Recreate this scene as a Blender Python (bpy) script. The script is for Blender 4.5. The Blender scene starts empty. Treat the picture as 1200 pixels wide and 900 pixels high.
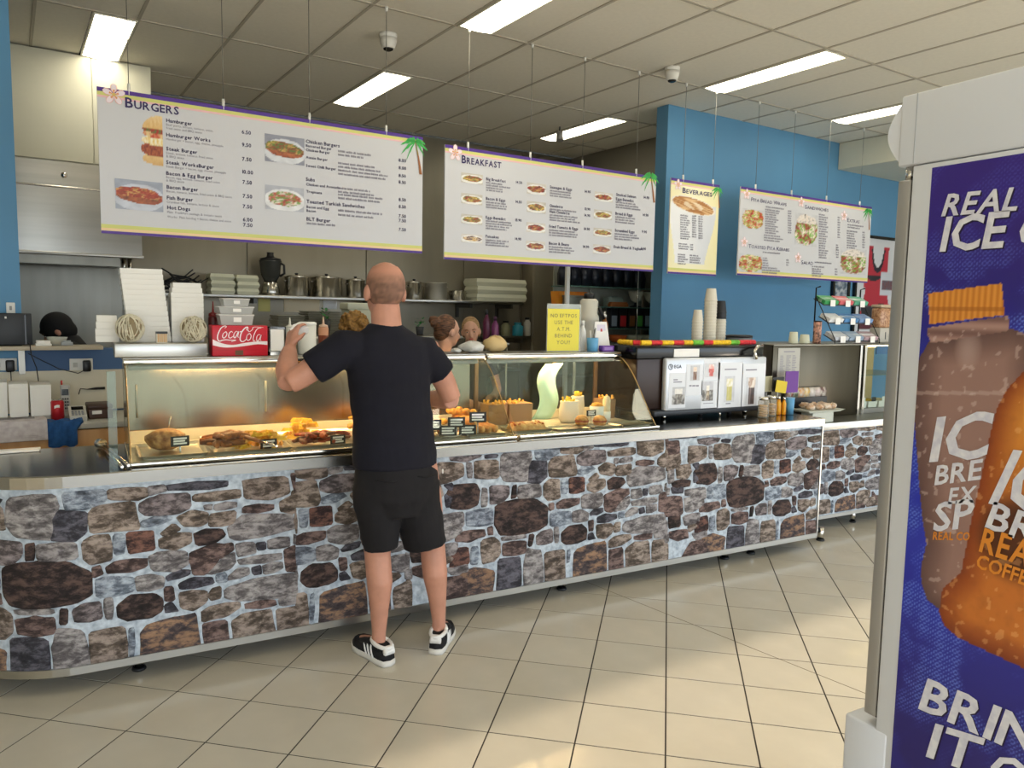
import bpy, bmesh, math, random
from mathutils import Vector, Matrix, noise as mnoise

# ------------------------------------------------------------------ camera
S = bpy.context.scene
COL = S.collection
FPX, PITCH, ROLL, HC, YAW = 893.53, .0953, .0186, 1.56, .5059
def _basis():
    F = Vector((0, math.cos(PITCH), -math.sin(PITCH))); R0 = Vector((1, 0, 0)); U0 = R0.cross(F)
    R = math.cos(ROLL)*R0 + math.sin(ROLL)*U0; U = -math.sin(ROLL)*R0 + math.cos(ROLL)*U0
    Z = Matrix.Rotation(-YAW, 3, 'Z')
    return Z @ R, Z @ U, Z @ F
CR, CU, CF = _basis()
CAMP = Vector((0, 0, HC))
cam_d = bpy.data.cameras.new('camera'); cam = bpy.data.objects.new('camera', cam_d); COL.objects.link(cam)
cam_d.sensor_fit = 'HORIZONTAL'; cam_d.sensor_width = 36; cam_d.lens = FPX/1200*36; cam_d.clip_start = .05; cam_d.clip_end = 200
M3 = Matrix((CR, CU, -CF)).transposed()
cam.matrix_world = Matrix.Translation(CAMP) @ M3.to_4x4()
S.camera = cam
BA = .0796                                  # the building runs at this angle to the counter

# ------------------------------------------------------------------ light and exposure
S.view_settings.view_transform = 'Standard'; S.view_settings.look = 'None'
S.view_settings.gamma = 1; S.view_settings.use_curve_mapping = False
S.view_settings.exposure = 0.66
W = bpy.data.worlds.new('sky'); S.world = W; W.use_nodes = True
nt = W.node_tree; nt.nodes.clear()
wo = nt.nodes.new('ShaderNodeOutputWorld'); wb = nt.nodes.new('ShaderNodeBackground')
wb.inputs['Color'].default_value = (.80, .90, 1.0, 1); wb.inputs['Strength'].default_value = 2.6
nt.links.new(wb.outputs[0], wo.inputs[0])
sun_d = bpy.data.lights.new('sun', 'SUN'); sun = bpy.data.objects.new('sun', sun_d); COL.objects.link(sun)
sun_d.energy = 3.0; sun_d.color = (1, .82, .62); sun_d.angle = math.radians(.6)
_az, _el = math.radians(50), math.radians(19.5)        # from the right, through the shopfront behind the camera
_dirb = Vector((-math.sin(_az)*math.cos(_el), math.cos(_az)*math.cos(_el), -math.sin(_el)))
_dir = Matrix.Rotation(BA, 3, 'Z') @ _dirb
sun.rotation_euler = _dir.to_track_quat('-Z', 'Y').to_euler()
CEIL_EMIT = 7.0
LAMP_EMIT = 95.0

# ------------------------------------------------------------------ pixel helpers (a pixel gives a direction only)
def ray(x, y): return CF + CR*((x-600)/FPX) + CU*((450-y)/FPX)
def onz(x, y, z): d = ray(x, y); return CAMP + d*((z-HC)/d.z)
def ony(x, y, Y): d = ray(x, y); return CAMP + d*(Y/d.y)
def onx(x, y, X): d = ray(x, y); return CAMP + d*(X/d.x)
RB = Matrix.Rotation(BA, 3, 'Z'); RBI = RB.inverted()
def B(x, y, z=0): return RB @ Vector((x, y, z))          # building -> world
def bony(x, y, Y):
    d = RBI @ ray(x, y); c = RBI @ CAMP; return c + d*(Y/d.y)
def bonz(x, y, z): return RBI @ onz(x, y, z)

# ------------------------------------------------------------------ materials
def lin(c):
    if isinstance(c, str): c = tuple(int(c[i:i+2], 16) for i in (0, 2, 4))
    return tuple(((v/255)/12.92 if v/255 <= .04045 else ((v/255+.055)/1.055)**2.4) for v in c)
MATS = {}
def mat(name, col, rough=.5, metal=0, var=.0, scale=8, stretch=None, bump=0, col2=None, emit=None, spec=None, trans=0, ior=1.45, coat=0, alpha=None, detail=4, sub=0):
    if name in MATS: return MATS[name]
    m = bpy.data.materials.new(name); m.use_nodes = True; MATS[name] = m
    n = m.node_tree.nodes; l = m.node_tree.links; b = n['Principled BSDF']
    c = lin(col)
    b.inputs['Base Color'].default_value = (*c, 1); b.inputs['Roughness'].default_value = rough; b.inputs['Metallic'].default_value = metal
    b.inputs['IOR'].default_value = ior
    if trans: b.inputs['Transmission Weight'].default_value = trans
    if coat: b.inputs['Coat Weight'].default_value = coat; b.inputs['Coat Roughness'].default_value = .08
    if spec is not None: b.inputs['Specular IOR Level'].default_value = spec
    if sub: b.inputs['Subsurface Weight'].default_value = sub; b.inputs['Subsurface Radius'].default_value = (.012, .005, .003)
    if emit: b.inputs['Emission Color'].default_value = (*lin(emit[0]), 1); b.inputs['Emission Strength'].default_value = emit[1]
    if alpha is not None: b.inputs['Alpha'].default_value = alpha
    if var or col2 or bump:
        tc = n.new('ShaderNodeTexCoord'); mp = n.new('ShaderNodeMapping'); ns = n.new('ShaderNodeTexNoise')
        l.new(tc.outputs['Object'], mp.inputs[0]); l.new(mp.outputs[0], ns.inputs['Vector'])
        if stretch: mp.inputs['Scale'].default_value = stretch
        ns.inputs['Scale'].default_value = scale; ns.inputs['Detail'].default_value = detail
        if var or col2:
            rp = n.new('ShaderNodeValToRGB'); l.new(ns.outputs['Fac'], rp.inputs[0])
            c2 = lin(col2) if col2 else tuple(min(1, v*(1+var)) for v in c)
            c1 = c if col2 else tuple(v*(1-var) for v in c)
            rp.color_ramp.elements[0].position = .34; rp.color_ramp.elements[1].position = .66
            rp.color_ramp.elements[0].color = (*c1, 1); rp.color_ramp.elements[1].color = (*c2, 1)
            l.new(rp.outputs[0], b.inputs['Base Color'])
        if bump:
            bp = n.new('ShaderNodeBump'); bp.inputs['Strength'].default_value = bump; bp.inputs['Distance'].default_value = .01
            l.new(ns.outputs['Fac'], bp.inputs['Height']); l.new(bp.outputs[0], b.inputs['Normal'])
    return m
def attr_mat(name, rough=.45, coat=0):
    if name in MATS: return MATS[name]
    m = bpy.data.materials.new(name); m.use_nodes = True; MATS[name] = m
    n = m.node_tree.nodes; l = m.node_tree.links; b = n['Principled BSDF']; b.inputs['Roughness'].default_value = rough
    if coat: b.inputs['Coat Weight'].default_value = coat
    a = n.new('ShaderNodeAttribute'); a.attribute_name = 'print'; l.new(a.outputs['Color'], b.inputs['Base Color'])
    return m
def thin_glass(name, tint='f2f6f2', refl=1.0, rough=.02):
    if name in MATS: return MATS[name]
    m = bpy.data.materials.new(name); m.use_nodes = True; MATS[name] = m
    n = m.node_tree.nodes; l = m.node_tree.links; n.remove(n['Principled BSDF']); o = n['Material Output']
    t = n.new('ShaderNodeBsdfTransparent'); g = n.new('ShaderNodeBsdfGlossy'); f = n.new('ShaderNodeLayerWeight'); x = n.new('ShaderNodeMixShader')
    p = n.new('ShaderNodeMath'); p.operation = 'POWER'; p.inputs[1].default_value = 4.5
    k = n.new('ShaderNodeMath'); k.operation = 'MULTIPLY_ADD'; k.inputs[1].default_value = .85; k.inputs[2].default_value = .03*refl; k.use_clamp = True
    f.inputs['Blend'].default_value = .5
    t.inputs[0].default_value = (*lin(tint), 1); g.inputs['Roughness'].default_value = rough
    l.new(f.outputs['Facing'], p.inputs[0]); l.new(p.outputs[0], k.inputs[0]); l.new(k.outputs[0], x.inputs[0]); l.new(t.outputs[0], x.inputs[1]); l.new(g.outputs[0], x.inputs[2]); l.new(x.outputs[0], o.inputs[0])
    return m
def plastic_film(name, col, clear=.6, rough=.3):
    if name in MATS: return MATS[name]
    m = bpy.data.materials.new(name); m.use_nodes = True; MATS[name] = m
    n = m.node_tree.nodes; l = m.node_tree.links; b = n['Principled BSDF']; o = n['Material Output']
    b.inputs['Base Color'].default_value = (*lin(col), 1); b.inputs['Roughness'].default_value = rough
    t = n.new('ShaderNodeBsdfTransparent'); x = n.new('ShaderNodeMixShader'); x.inputs[0].default_value = clear
    l.new(b.outputs[0], x.inputs[1]); l.new(t.outputs[0], x.inputs[2]); l.new(x.outputs[0], o.inputs[0])
    return m
def emis(name, col, s):
    if name in MATS: return MATS[name]
    m = bpy.data.materials.new(name); m.use_nodes = True; MATS[name] = m
    n = m.node_tree.nodes; l = m.node_tree.links; n.remove(n['Principled BSDF']); e = n.new('ShaderNodeEmission')
    e.inputs[0].default_value = (*lin(col), 1); e.inputs[1].default_value = s; l.new(e.outputs[0], n['Material Output'].inputs[0])
    return m

STEEL = mat('brushed_steel', 'b4b2ac', .32, 1, var=.10, scale=14, stretch=(1, 1, .04), bump=.02)
STEELH = mat('brushed_steel_long', 'b2b0aa', .28, 1, var=.08, scale=14, stretch=(.04, 1, 1), bump=.02)
STEELD = mat('dull_steel_sheet', '8f8d84', .38, 1, var=.12, scale=6, stretch=(1, 1, .15))
STEELK = mat('dark_kitchen_sheet', '8c8575', .36, .5, var=.10, scale=3, stretch=(1, 1, .2))
CHROME = mat('chrome', 'd6d4ce', .12, 1)
POT = mat('pot_steel', 'c2beb4', .22, 1)
BLK = mat('black_plastic', '15161a', .4)
BLKG = mat('black_gloss', '0d0d10', .15)
DKGREY = mat('dark_grey', '34363a', .5)
WHITE = mat('white_plastic', 'e6e5e0', .4)
FOAM = mat('foam_white', 'eceae4', .75)
FOAMG = mat('foam_cream', 'cfd0bb', .75)
PAPER = mat('paper_white', 'eeece8', .8)
GLASS = thin_glass('clear_glass')
GLASSE = mat('glass_edge', '8fb0a2', .15, spec=.6)
BLUEW = mat('blue_wall_paint', '5a8fb6', .6, var=.03, scale=2)
BLUEL = mat('blue_pony_paint', '44648f', .55, var=.03, scale=3)
CREAM = mat('cream_wall_paint', 'd2cfbd', .6, var=.03, scale=2)
WOOD = mat('light_wood_laminate', 'c08a4c', .45, col2='d09c5e', scale=3, stretch=(6, 6, .6))
SKIN = mat('skin', 'c08a74', .5, var=.06, scale=20, sub=.0)
SKINF = mat('skin_fair', 'd0a18a', .5, var=.05, scale=20)

# ------------------------------------------------------------------ mesh helpers
class MB:
    def __init__(s): s.v = []; s.f = []; s.sm = []
    def add(s, vs, fs, smooth=False):
        o = len(s.v); s.v += [Vector(v) for v in vs]; s.f += [tuple(i+o for i in f) for f in fs]; s.sm += [smooth]*len(fs); return s
    def box(s, x0, x1, y0, y1, z0, z1):
        return s.add([(x0,y0,z0),(x1,y0,z0),(x1,y1,z0),(x0,y1,z0),(x0,y0,z1),(x1,y0,z1),(x1,y1,z1),(x0,y1,z1)],
                     [(0,3,2,1),(4,5,6,7),(0,1,5,4),(1,2,6,5),(2,3,7,6),(3,0,4,7)])
    def rbox(s, x0, x1, y0, y1, z0, z1, r=.005, seg=2):
        bm = bmesh.new(); bmesh.ops.create_cube(bm, size=1)
        for v in bm.verts: v.co = Vector(((x0+x1)/2+v.co.x*(x1-x0), (y0+y1)/2+v.co.y*(y1-y0), (z0+z1)/2+v.co.z*(z1-z0)))
        r = min(r, .49*min(abs(x1-x0), abs(y1-y0), abs(z1-z0)))
        bmesh.ops.bevel(bm, geom=bm.edges[:], offset=r, segments=seg, affect='EDGES', profile=.5)
        bm.verts.index_update(); s.add([v.co.copy() for v in bm.verts], [[v.index for v in f.verts] for f in bm.faces], seg > 1); bm.free(); return s
    def frustum(s, x0, x1, y0, y1, z0, z1, dx, dy):
        """box whose top is inset by dx, dy (negative flares)"""
        return s.add([(x0,y0,z0),(x1,y0,z0),(x1,y1,z0),(x0,y1,z0),(x0+dx,y0+dy,z1),(x1-dx,y0+dy,z1),(x1-dx,y1-dy,z1),(x0+dx,y1-dy,z1)],
                     [(0,3,2,1),(4,5,6,7),(0,1,5,4),(1,2,6,5),(2,3,7,6),(3,0,4,7)])
    def loft(s, rings, cap=True, smooth=True, close=True):
        o = len(s.v); n = len(rings[0])
        for r in rings: s.v += [Vector(p) for p in r]
        m = n if close else n-1
        for i in range(len(rings)-1):
            for j in range(m):
                s.f.append((o+i*n+j, o+i*n+(j+1) % n, o+(i+1)*n+(j+1) % n, o+(i+1)*n+j)); s.sm.append(smooth)
        if cap and close:
            s.f.append(tuple(o+j for j in range(n-1, -1, -1))); s.sm.append(False)
            s.f.append(tuple(o+(len(rings)-1)*n+j for j in range(n))); s.sm.append(False)
        return s
    def lathe(s, prof, seg=20, c=(0,0,0), cap=True, smooth=True):
        c = Vector(c)
        return s.loft([[c+Vector((r*math.cos(2*math.pi*k/seg), r*math.sin(2*math.pi*k/seg), z)) for k in range(seg)] for r, z in prof], cap, smooth)
    def cyl(s, p0, p1, r0, r1=None, seg=12, smooth=True):
        return s.tube([p0, p1], [r0, r0 if r1 is None else r1], seg, smooth)
    def tube(s, pts, r, seg=8, smooth=True):
        pts = [Vector(p) for p in pts]; rs = r if isinstance(r, (list, tuple)) else [r]*len(pts)
        rings = []; up = None
        for i, p in enumerate(pts):
            a = pts[max(0, i-1)]; b = pts[min(len(pts)-1, i+1)]; t = (b-a).normalized()
            if up is None: up = Vector((0,0,1)) if abs(t.z) < .9 else Vector((1,0,0))
            x = t.cross(up)
            if x.length < 1e-4: up = Vector((1,0,0)) if abs(t.x) < .9 else Vector((0,1,0)); x = t.cross(up)
            x.normalize(); y = x.cross(t).normalized(); up = y
            rings.append([p + (x*math.cos(2*math.pi*k/seg) + y*math.sin(2*math.pi*k/seg))*rs[i] for k in range(seg)])
        return s.loft(rings, True, smooth)
    def ell(s, c, rx, ry, rz, seg=16, rings=9, rot=None):
        c = Vector(c); rr = []
        for i in range(rings+1):
            a = -math.pi/2 + math.pi*i/rings; a = max(-1.52, min(1.52, a))
            ring = []
            for k in range(seg):
                p = Vector((rx*math.cos(a)*math.cos(2*math.pi*k/seg), ry*math.cos(a)*math.sin(2*math.pi*k/seg), rz*math.sin(a)))
                if rot: p = rot @ p
                ring.append(c+p)
            rr.append(ring)
        return s.loft(rr)
    def prism(s, poly, d, ax='y', off=0):
        """polygon (a, b) extruded along an axis: 'y' -> (a, off..off+d, b); 'x' -> (off.., a, b); 'z' -> (a, b, off..)"""
        f = {'y': lambda a, b, t: (a, t, b), 'x': lambda a, b, t: (t, a, b), 'z': lambda a, b, t: (a, b, t)}[ax]
        n = len(poly); o = len(s.v)
        s.v += [Vector(f(a, b, off)) for a, b in poly] + [Vector(f(a, b, off+d)) for a, b in poly]
        s.f.append(tuple(o+i for i in range(n))); s.f.append(tuple(o+n+i for i in range(n-1, -1, -1)))
        for i in range(n): s.f.append((o+i, o+n+i, o+n+(i+1) % n, o+(i+1) % n))
        s.sm += [False]*(n+2); return s
    def xf(s, m):
        s.v = [m @ v for v in s.v]; return s
    def join(s, o, m=None):
        k = len(s.v); s.v += [(m @ v if m else v.copy()) for v in o.v]; s.f += [tuple(i+k for i in f) for f in o.f]; s.sm += o.sm; return s
    def mesh(s, name):
        me = bpy.data.meshes.new(name); me.from_pydata([tuple(v) for v in s.v], [], s.f)
        bm = bmesh.new(); bm.from_mesh(me); bmesh.ops.recalc_face_normals(bm, faces=bm.faces); bm.to_mesh(me); bm.free()
        if len(me.polygons) == len(s.sm): me.polygons.foreach_set('use_smooth', s.sm)
        return me
def link(o, parent=None, loc=None, rz=0):
    COL.objects.link(o)
    if parent: o.parent = parent
    if loc is not None: o.location = loc
    if rz: o.rotation_euler = (0, 0, rz)
    return o
def ob(name, mb, m, parent=None, loc=None, rz=0, label=None):
    me = mb.mesh(name) if isinstance(mb, MB) else mb
    if m is not None and not len(me.materials): me.materials.append(m)
    o = link(bpy.data.objects.new(name, me), parent, loc, rz)
    if label: o['label'] = label
    return o
def tag(o, label, cat, group=None):
    o['label'] = label; o['category'] = cat
    if group: o['group'] = group
    return o
def thing(name, label, cat, loc=(0,0,0), rz=0, group=None):
    return tag(link(bpy.data.objects.new(name, None), None, loc, rz), label, cat, group)
def solo(name, mb, m, label, cat, loc=(0,0,0), rz=0, group=None):
    return tag(ob(name, mb, m, None, loc, rz), label, cat, group)
def struct(name, mb, m, loc=(0,0,0), rz=0, label=None):
    o = ob(name, mb, m, None, loc, rz); o['kind'] = 'structure'
    if label: o['label'] = label
    return o
def dup(root, loc=None, rz=None, label=None, group=None, scale=None):
    r = root.copy(); COL.objects.link(r)
    if loc is not None: r.location = loc
    if rz is not None: r.rotation_euler = (0, 0, rz)
    if scale: r.scale = scale
    if label: r['label'] = label
    if group: r['group'] = group
    for ch in list(root.children):
        c = ch.copy(); COL.objects.link(c); c.parent = r
        for g in list(ch.children):
            d = g.copy(); COL.objects.link(d); d.parent = c
    return r
def bevel(o, w=.004, seg=2):
    md = o.modifiers.new('bevel', 'BEVEL'); md.width = w; md.segments = seg; md.limit_method = 'ANGLE'; return o

# ------------------------------------------------------------------ lettering: glyphs made once, set by hand
GL = {}
def make_glyphs():
    chars = 'ABCDEFGHIJKLMNOPQRSTUVWXYZabcdefghijklmnopqrstuvwxyz0123456789.,&!-+$/\'%'
    tmp = []
    for wt, off in (('n', 0), ('b', .022)):
        for ch in chars:
            c = bpy.data.curves.new('glyph', 'FONT'); c.body = ch; c.resolution_u = 2; c.offset = off; c.size = 1
            o = bpy.data.objects.new('glyph', c); COL.objects.link(o); tmp.append((wt, ch, o, c))
    bpy.context.view_layer.update(); dg = bpy.context.evaluated_depsgraph_get()
    for wt, ch, o, c in tmp:
        me = o.evaluated_get(dg).to_mesh()
        vs = [(v.co.x, v.co.y) for v in me.vertices]; fs = [tuple(p.vertices) for p in me.polygons]
        x0 = min(v[0] for v in vs); x1 = max(v[0] for v in vs)
        GL[wt, ch] = ([(x-x0, y) for x, y in vs], fs, x1-x0)
    for wt, ch, o, c in tmp: bpy.data.objects.remove(o); bpy.data.curves.remove(c)
make_glyphs()
def typeset(txt, wt='n', gap=.075):
    vs = []; fs = []; pen = 0
    for ch in txt:
        if ch == ' ': pen += .30; continue
        g = GL.get((wt, ch)) or GL[wt, '-']; o = len(vs)
        vs += [(x+pen, y) for x, y in g[0]]; fs += [tuple(i+o for i in f) for f in g[1]]; pen += g[2]+gap
    return vs, fs, max(pen-gap, .01)
CAPH = .69
def put_text(mb, txt, p0, ex, ey, wt='n', width=None, gap=.075, smallcaps=False):
    """set txt with its baseline start at p0; ex = unit vector along, ey = vector of one cap height up; width squeezes to fit"""
    p0, ex, ey = Vector(p0), Vector(ex), Vector(ey)
    if smallcaps:
        vs = []; fs = []; pen = 0
        for w_i, w_ in enumerate(txt.upper().split(' ')):
            for i, ch in enumerate(w_):
                k = 1 if i == 0 else .8; g = GL[wt, ch]; o = len(vs)
                vs += [(x*k+pen, y*k) for x, y in g[0]]; fs += [tuple(j+o for j in f) for f in g[1]]; pen += g[2]*k+gap*.9
            pen += .25
        wd = pen-.3
    else: vs, fs, wd = typeset(txt, wt, gap)
    u = ey.length/CAPH; sx = (width/wd) if width else u
    mb.add([p0 + ex*(x*sx) + ey*(y/CAPH) for x, y in vs], fs); return wd*sx

def hsh(*a): return (math.sin(sum(v*k for v, k in zip(a, (12.9898, 78.233, 37.719))))*43758.5453) % 1
def fbm(x, y, z=0): return mnoise.fractal(Vector((x, y, z)), 1.0, 2.0, 4)
def print_mesh(name, nx, ny, fn, place):
    """a flat print: fn(u, v) -> sRGB 0..255 colour, place(u, v) -> point"""
    vs = [place(i/nx, j/ny) for j in range(ny+1) for i in range(nx+1)]
    fs = [(j*(nx+1)+i, j*(nx+1)+i+1, (j+1)*(nx+1)+i+1, (j+1)*(nx+1)+i) for j in range(ny) for i in range(nx)]
    me = bpy.data.meshes.new(name); me.from_pydata([tuple(v) for v in vs], [], fs)
    ca = me.color_attributes.new('print', 'FLOAT_COLOR', 'POINT')
    buf = []
    for j in range(ny+1):
        for i in range(nx+1): buf += [*lin(tuple(max(0, min(255, c)) for c in fn(i/nx, j/ny))), 1]
    ca.data.foreach_set('color', buf); return me
def mix(a, b, t):
    t = max(0, min(1, t)); return tuple(p+(q-p)*t for p, q in zip(a, b))
def smooth(a, b, x):
    t = max(0, min(1, (x-a)/(b-a))); return t*t*(3-2*t)
random.seed(7)
ORD = ['lowest', 'second', 'third', 'fourth', 'fifth', 'sixth', 'seventh', 'eighth', 'ninth', 'tenth', 'eleventh', 'twelfth', 'thirteenth', 'fourteenth', 'fifteenth', 'sixteenth']
def stk(label, k, n):
    """which one of a pile, counted from below"""
    return label+', '+('topmost' if k == n-1 else 'lowest' if k == 0 else ORD[k]+' from below')

# ================================================================== THE ROOM
CZ = 3.497
def topx(P):
    d = Vector(P)-CAMP; z = d.dot(CF)
    return (600+FPX*d.dot(CR)/z, 450-FPX*d.dot(CU)/z, z)
def inview(P, m=40):
    x, y, z = topx(P); return z > .2 and -m < x < 1200+m and -m < y < 900+m

# floor: grout slab, tiles laid at 45 degrees to the building
GROUT = mat('dark_grout', '2b2622', .8)
def floor_tile_mat():
    m = mat('beige_floor_tile', 'c6bfaf', .22, var=.035, scale=5, coat=.25); n = m.node_tree.nodes; l = m.node_tree.links
    b = n['Principled BSDF']; src = b.inputs['Base Color'].links[0].from_socket
    oi = n.new('ShaderNodeObjectInfo'); hs = n.new('ShaderNodeHueSaturation'); mr = n.new('ShaderNodeMapRange')
    mr.inputs['To Min'].default_value = .965; mr.inputs['To Max'].default_value = 1.035
    l.new(oi.outputs['Random'], mr.inputs[0]); l.new(mr.outputs[0], hs.inputs['Value']); l.new(src, hs.inputs['Color']); l.new(hs.outputs[0], b.inputs['Base Color'])
    return m
FT = floor_tile_mat()
floor = struct('floor', MB().box(-3.2, 13, -2.6, 8.1, -.12, -.0012), GROUT, rz=BA, label='beige tiled floor with dark joints laid diagonally')
TA = BA-math.pi/4; E1 = Vector((math.cos(TA), math.sin(TA), 0)); E2 = Vector((-math.sin(TA), math.cos(TA), 0))
FO = Matrix.Rotation(-YAW, 3, 'Z') @ Vector((-.7593, 2.5343, 0)); TX, TY = .3237, .3001
tile_me = MB().frustum(.0028, TX-.0028, .0028, TY-.0028, -.0012, .0, .0004, .0004).mesh('floor_tile'); tile_me.materials.append(FT)
cand = []; rest = MB()
for i in range(-45, 46):
    for j in range(-45, 46):
        P = FO + E1*(TX*(i+.5)) + E2*(TY*(j+.5)); Q = RBI @ P
        if not (-3 < Q.x < 12.8 and -2.4 < Q.y < 7.9): continue
        vis = inview(P, 60) and P.y < 4.1 and not (P.x > -.4 and P.x < 4.2 and P.y > 3.62)
        cand.append((0 if vis else 1, P.length, i, j, P))
cand.sort(key=lambda c: c[:2]); nvis = 0
tm = Matrix.Rotation(TA, 4, 'Z')
for k, _, i, j, P in cand:
    o_ = FO + E1*(TX*i) + E2*(TY*j)
    if k == 0 and nvis < 298:
        nvis += 1; t = bpy.data.objects.new('floor_tile', tile_me); COL.objects.link(t); t.parent = floor
        t.location = RBI @ o_; t.rotation_euler = (0, 0, TA-BA)
    else:
        rest.join(MB().frustum(.0028, TX-.0028, .0028, TY-.0028, -.0012, .0, .0004, .0004), Matrix.Rotation(-BA, 4, 'Z') @ Matrix.Translation(o_) @ tm)
r_ = ob('floor_tile_field', rest, FT, floor); r_['kind'] = 'stuff'
ja, jb = onz(690, 683, 0), onz(1005, 809, 0); jd = (jb-ja).normalized(); jn = Vector((-jd.y, jd.x, 0))*.0016
ja -= jd*.3; jb += jd*2
struct('trim_1', MB().add([ja-jn+Vector((0,0,-.001)), ja+jn+Vector((0,0,-.001)), jb+jn+Vector((0,0,-.001)), jb-jn+Vector((0,0,-.001)), ja-jn+Vector((0,0,.0006)), ja+jn+Vector((0,0,.0006)), jb+jn+Vector((0,0,.0006)), jb-jn+Vector((0,0,.0006))],
       [(0,3,2,1),(4,5,6,7),(0,1,5,4),(1,2,6,5),(2,3,7,6),(3,0,4,7)]), mat('joint_sealant', '6a6152', .7), label='thin movement joint running across the floor tiles')
struct('pavement', MB().box(-25, 35, -40, -2.6, -.2, -.06), mat('pavement_concrete', 'd8d2c6', .85, var=.06, scale=1.5), rz=BA, label='concrete footpath outside the shopfront')

# ceiling: plasterboard tiles on a grid, light fittings let into it
CT = mat('ceiling_tile_board', 'e4ded0', .9, var=.02, scale=30)
CBAR = mat('ceiling_bar', 'b4ac9d', .7)
lights = [(.56, .83, 2, 'short fluorescent ceiling panel touching the cream wall over the range hood'), (2.64, 2.91, 2, 'fluorescent ceiling panel behind the burgers menu board'),
          (2.64, 2.91, 0, 'fluorescent ceiling panel between the two big menu boards'), (5.04, 5.31, 2, 'fluorescent ceiling panel behind the breakfast menu board'),
          (5.04, 5.31, 0, 'fluorescent ceiling panel in front of the blue feature wall'), (6.84, 7.11, 0, 'fluorescent ceiling panel beside the cream bulkhead'),
          (5.04, 5.31, -2, 'fluorescent ceiling panel over the ice coffee fridge'),
          (2.64, 2.91, -2, 'added unseen fluorescent ceiling panel over the shop floor by the entry'), (.56, .83, -2, 'added unseen fluorescent ceiling panel over the customer side of the shop'),  # this row and the next: unseen panels added for illumination
          (7.44, 7.71, -2, 'added unseen fluorescent ceiling panel over the far customer area'), (2.64, 2.91, -4, 'added unseen fluorescent ceiling panel just inside the shopfront'), (7.44, 7.71, -4, 'added unseen fluorescent ceiling panel inside the shopfront corner')]
def row_y(k): return 3.54+1.21*k
ceiling = struct('ceiling', MB().box(-3.2, 13, -2.6, 8.0, CZ+.02, CZ+.12), mat('ceiling_void', '3a3733', .9), rz=BA, label='grey white suspended tile ceiling')
bars = MB()
for c in range(-9, 19): x = 2.03+.6*c; bars.box(x-.010, x+.010, -2.5, 7.85, CZ-.004, CZ+.01)
for r in range(-5, 4): y = row_y(r); bars.box(-3, 12.9, y-.010, y+.010, CZ-.005, CZ+.009)
ob('ceiling_grid_bars', bars, CBAR, ceiling)
crest = MB(); cache = {}
for c in range(-9, 18):
    for r in range(-5, 4):
        x0 = 2.03+.6*c; x1 = x0+.6; y0 = row_y(r); y1 = min(y0+1.21, 7.85)
        for lx0, lx1, lr, _ in lights:
            if lr == r and lx0 < x1-.02 and lx1 > x0+.02:
                if lx0-x0 < .1: x0 = lx1
                else: x1 = lx0
        y0 = max(y0, -2.5); cx, cy = (x0+x1)/2, (y0+y1)/2
        if y1-y0 < .05: continue
        w, d = x1-x0-.02, y1-y0-.02
        if inview(B(cx, cy, CZ), 60) and B(cx, cy, 0).dot(CF) > 0:
            k = (round(w, 3), round(d, 3))
            if k not in cache: cache[k] = MB().box(-w/2, w/2, -d/2, d/2, 0, .014).mesh('ceiling_tile'); cache[k].materials.append(CT)
            o = bpy.data.objects.new('ceiling_tile', cache[k]); COL.objects.link(o); o.parent = ceiling; o.location = (cx, cy, CZ+.001+.002*hsh(c, r))
        else: crest.box(cx-w/2, cx+w/2, cy-d/2, cy+d/2, CZ+.001, CZ+.015)
o = ob('ceiling_tile_field', crest, CT, ceiling); o['kind'] = 'stuff'
DIFF = emis('light_diffuser', 'fff6dc', CEIL_EMIT); LFR = mat('light_frame', 'dcd8c8', .5)
for x0, x1, r, lab in lights:
    y0 = row_y(r)+.015; y1 = y0+1.18 if not x0 < 1 or r < 0 else 7.03
    t = thing('ceiling_light', lab, 'ceiling light', B((x0+x1)/2, (y0+y1)/2, CZ), BA, 'fluorescent panels in the tile ceiling')
    w, d = (x1-x0)/2, (y1-y0)/2
    fr = MB().box(-w, -w+.012, -d, d, -.012, .012).box(w-.012, w, -d, d, -.012, .012).box(-w+.012, w-.012, -d, -d+.012, -.012, .012).box(-w+.012, w-.012, d-.012, d, -.012, .012)
    ob('frame', fr, LFR, t)
    n = 10; prof = [(-w+.012 + (2*w-.024)*k/n, -.006-.012*math.sin(math.pi*k/n)) for k in range(n+1)]
    ob('diffuser', MB().loft([[(a, -d+.012, b) for a, b in prof]+[(w-.012, -d+.012, .004), (-w+.012, -d+.012, .004)], [(a, d-.012, b) for a, b in prof]+[(w-.012, d-.012, .004), (-w+.012, d-.012, .004)]]), DIFF, t)

# walls
struct('wall_front', MB().box(-3.2, 13, -2.6, -2.5, 2.7, CZ+.02).box(-3.2, -2.6, -2.6, -2.5, -.1, 2.7).box(12.4, 13, -2.6, -2.5, -.1, 2.7), CREAM, rz=BA, label='shopfront header wall over the open glazed front')
struct('wall_left', MB().box(-3.2, -3.0, -2.5, 7.95, -.1, CZ), CREAM, rz=BA, label='side wall of the shop beyond the counter end')
struct('wall_right', MB().box(12.8, 13.0, -2.5, 7.95, -.1, CZ), CREAM, rz=BA, label='far side wall of the shop')
wb_ = struct('wall_back', MB().box(-3, 12.8, 7.87, 7.97, -.1, CZ), STEELD, rz=BA, label='kitchen back wall clad in dull steel sheets')
xs = [-1.6, -.4, .9, 2.02, 3.28, 4.5, 5.3, 6.03]
for a, b_ in zip(xs, xs[1:]): ob('wall_panel', MB().rbox(a+.004, b_-.004, 7.855, 7.872, .0, CZ-.02, .003, 1), STEELD if b_ < 1 else STEELK, wb_)
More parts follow.
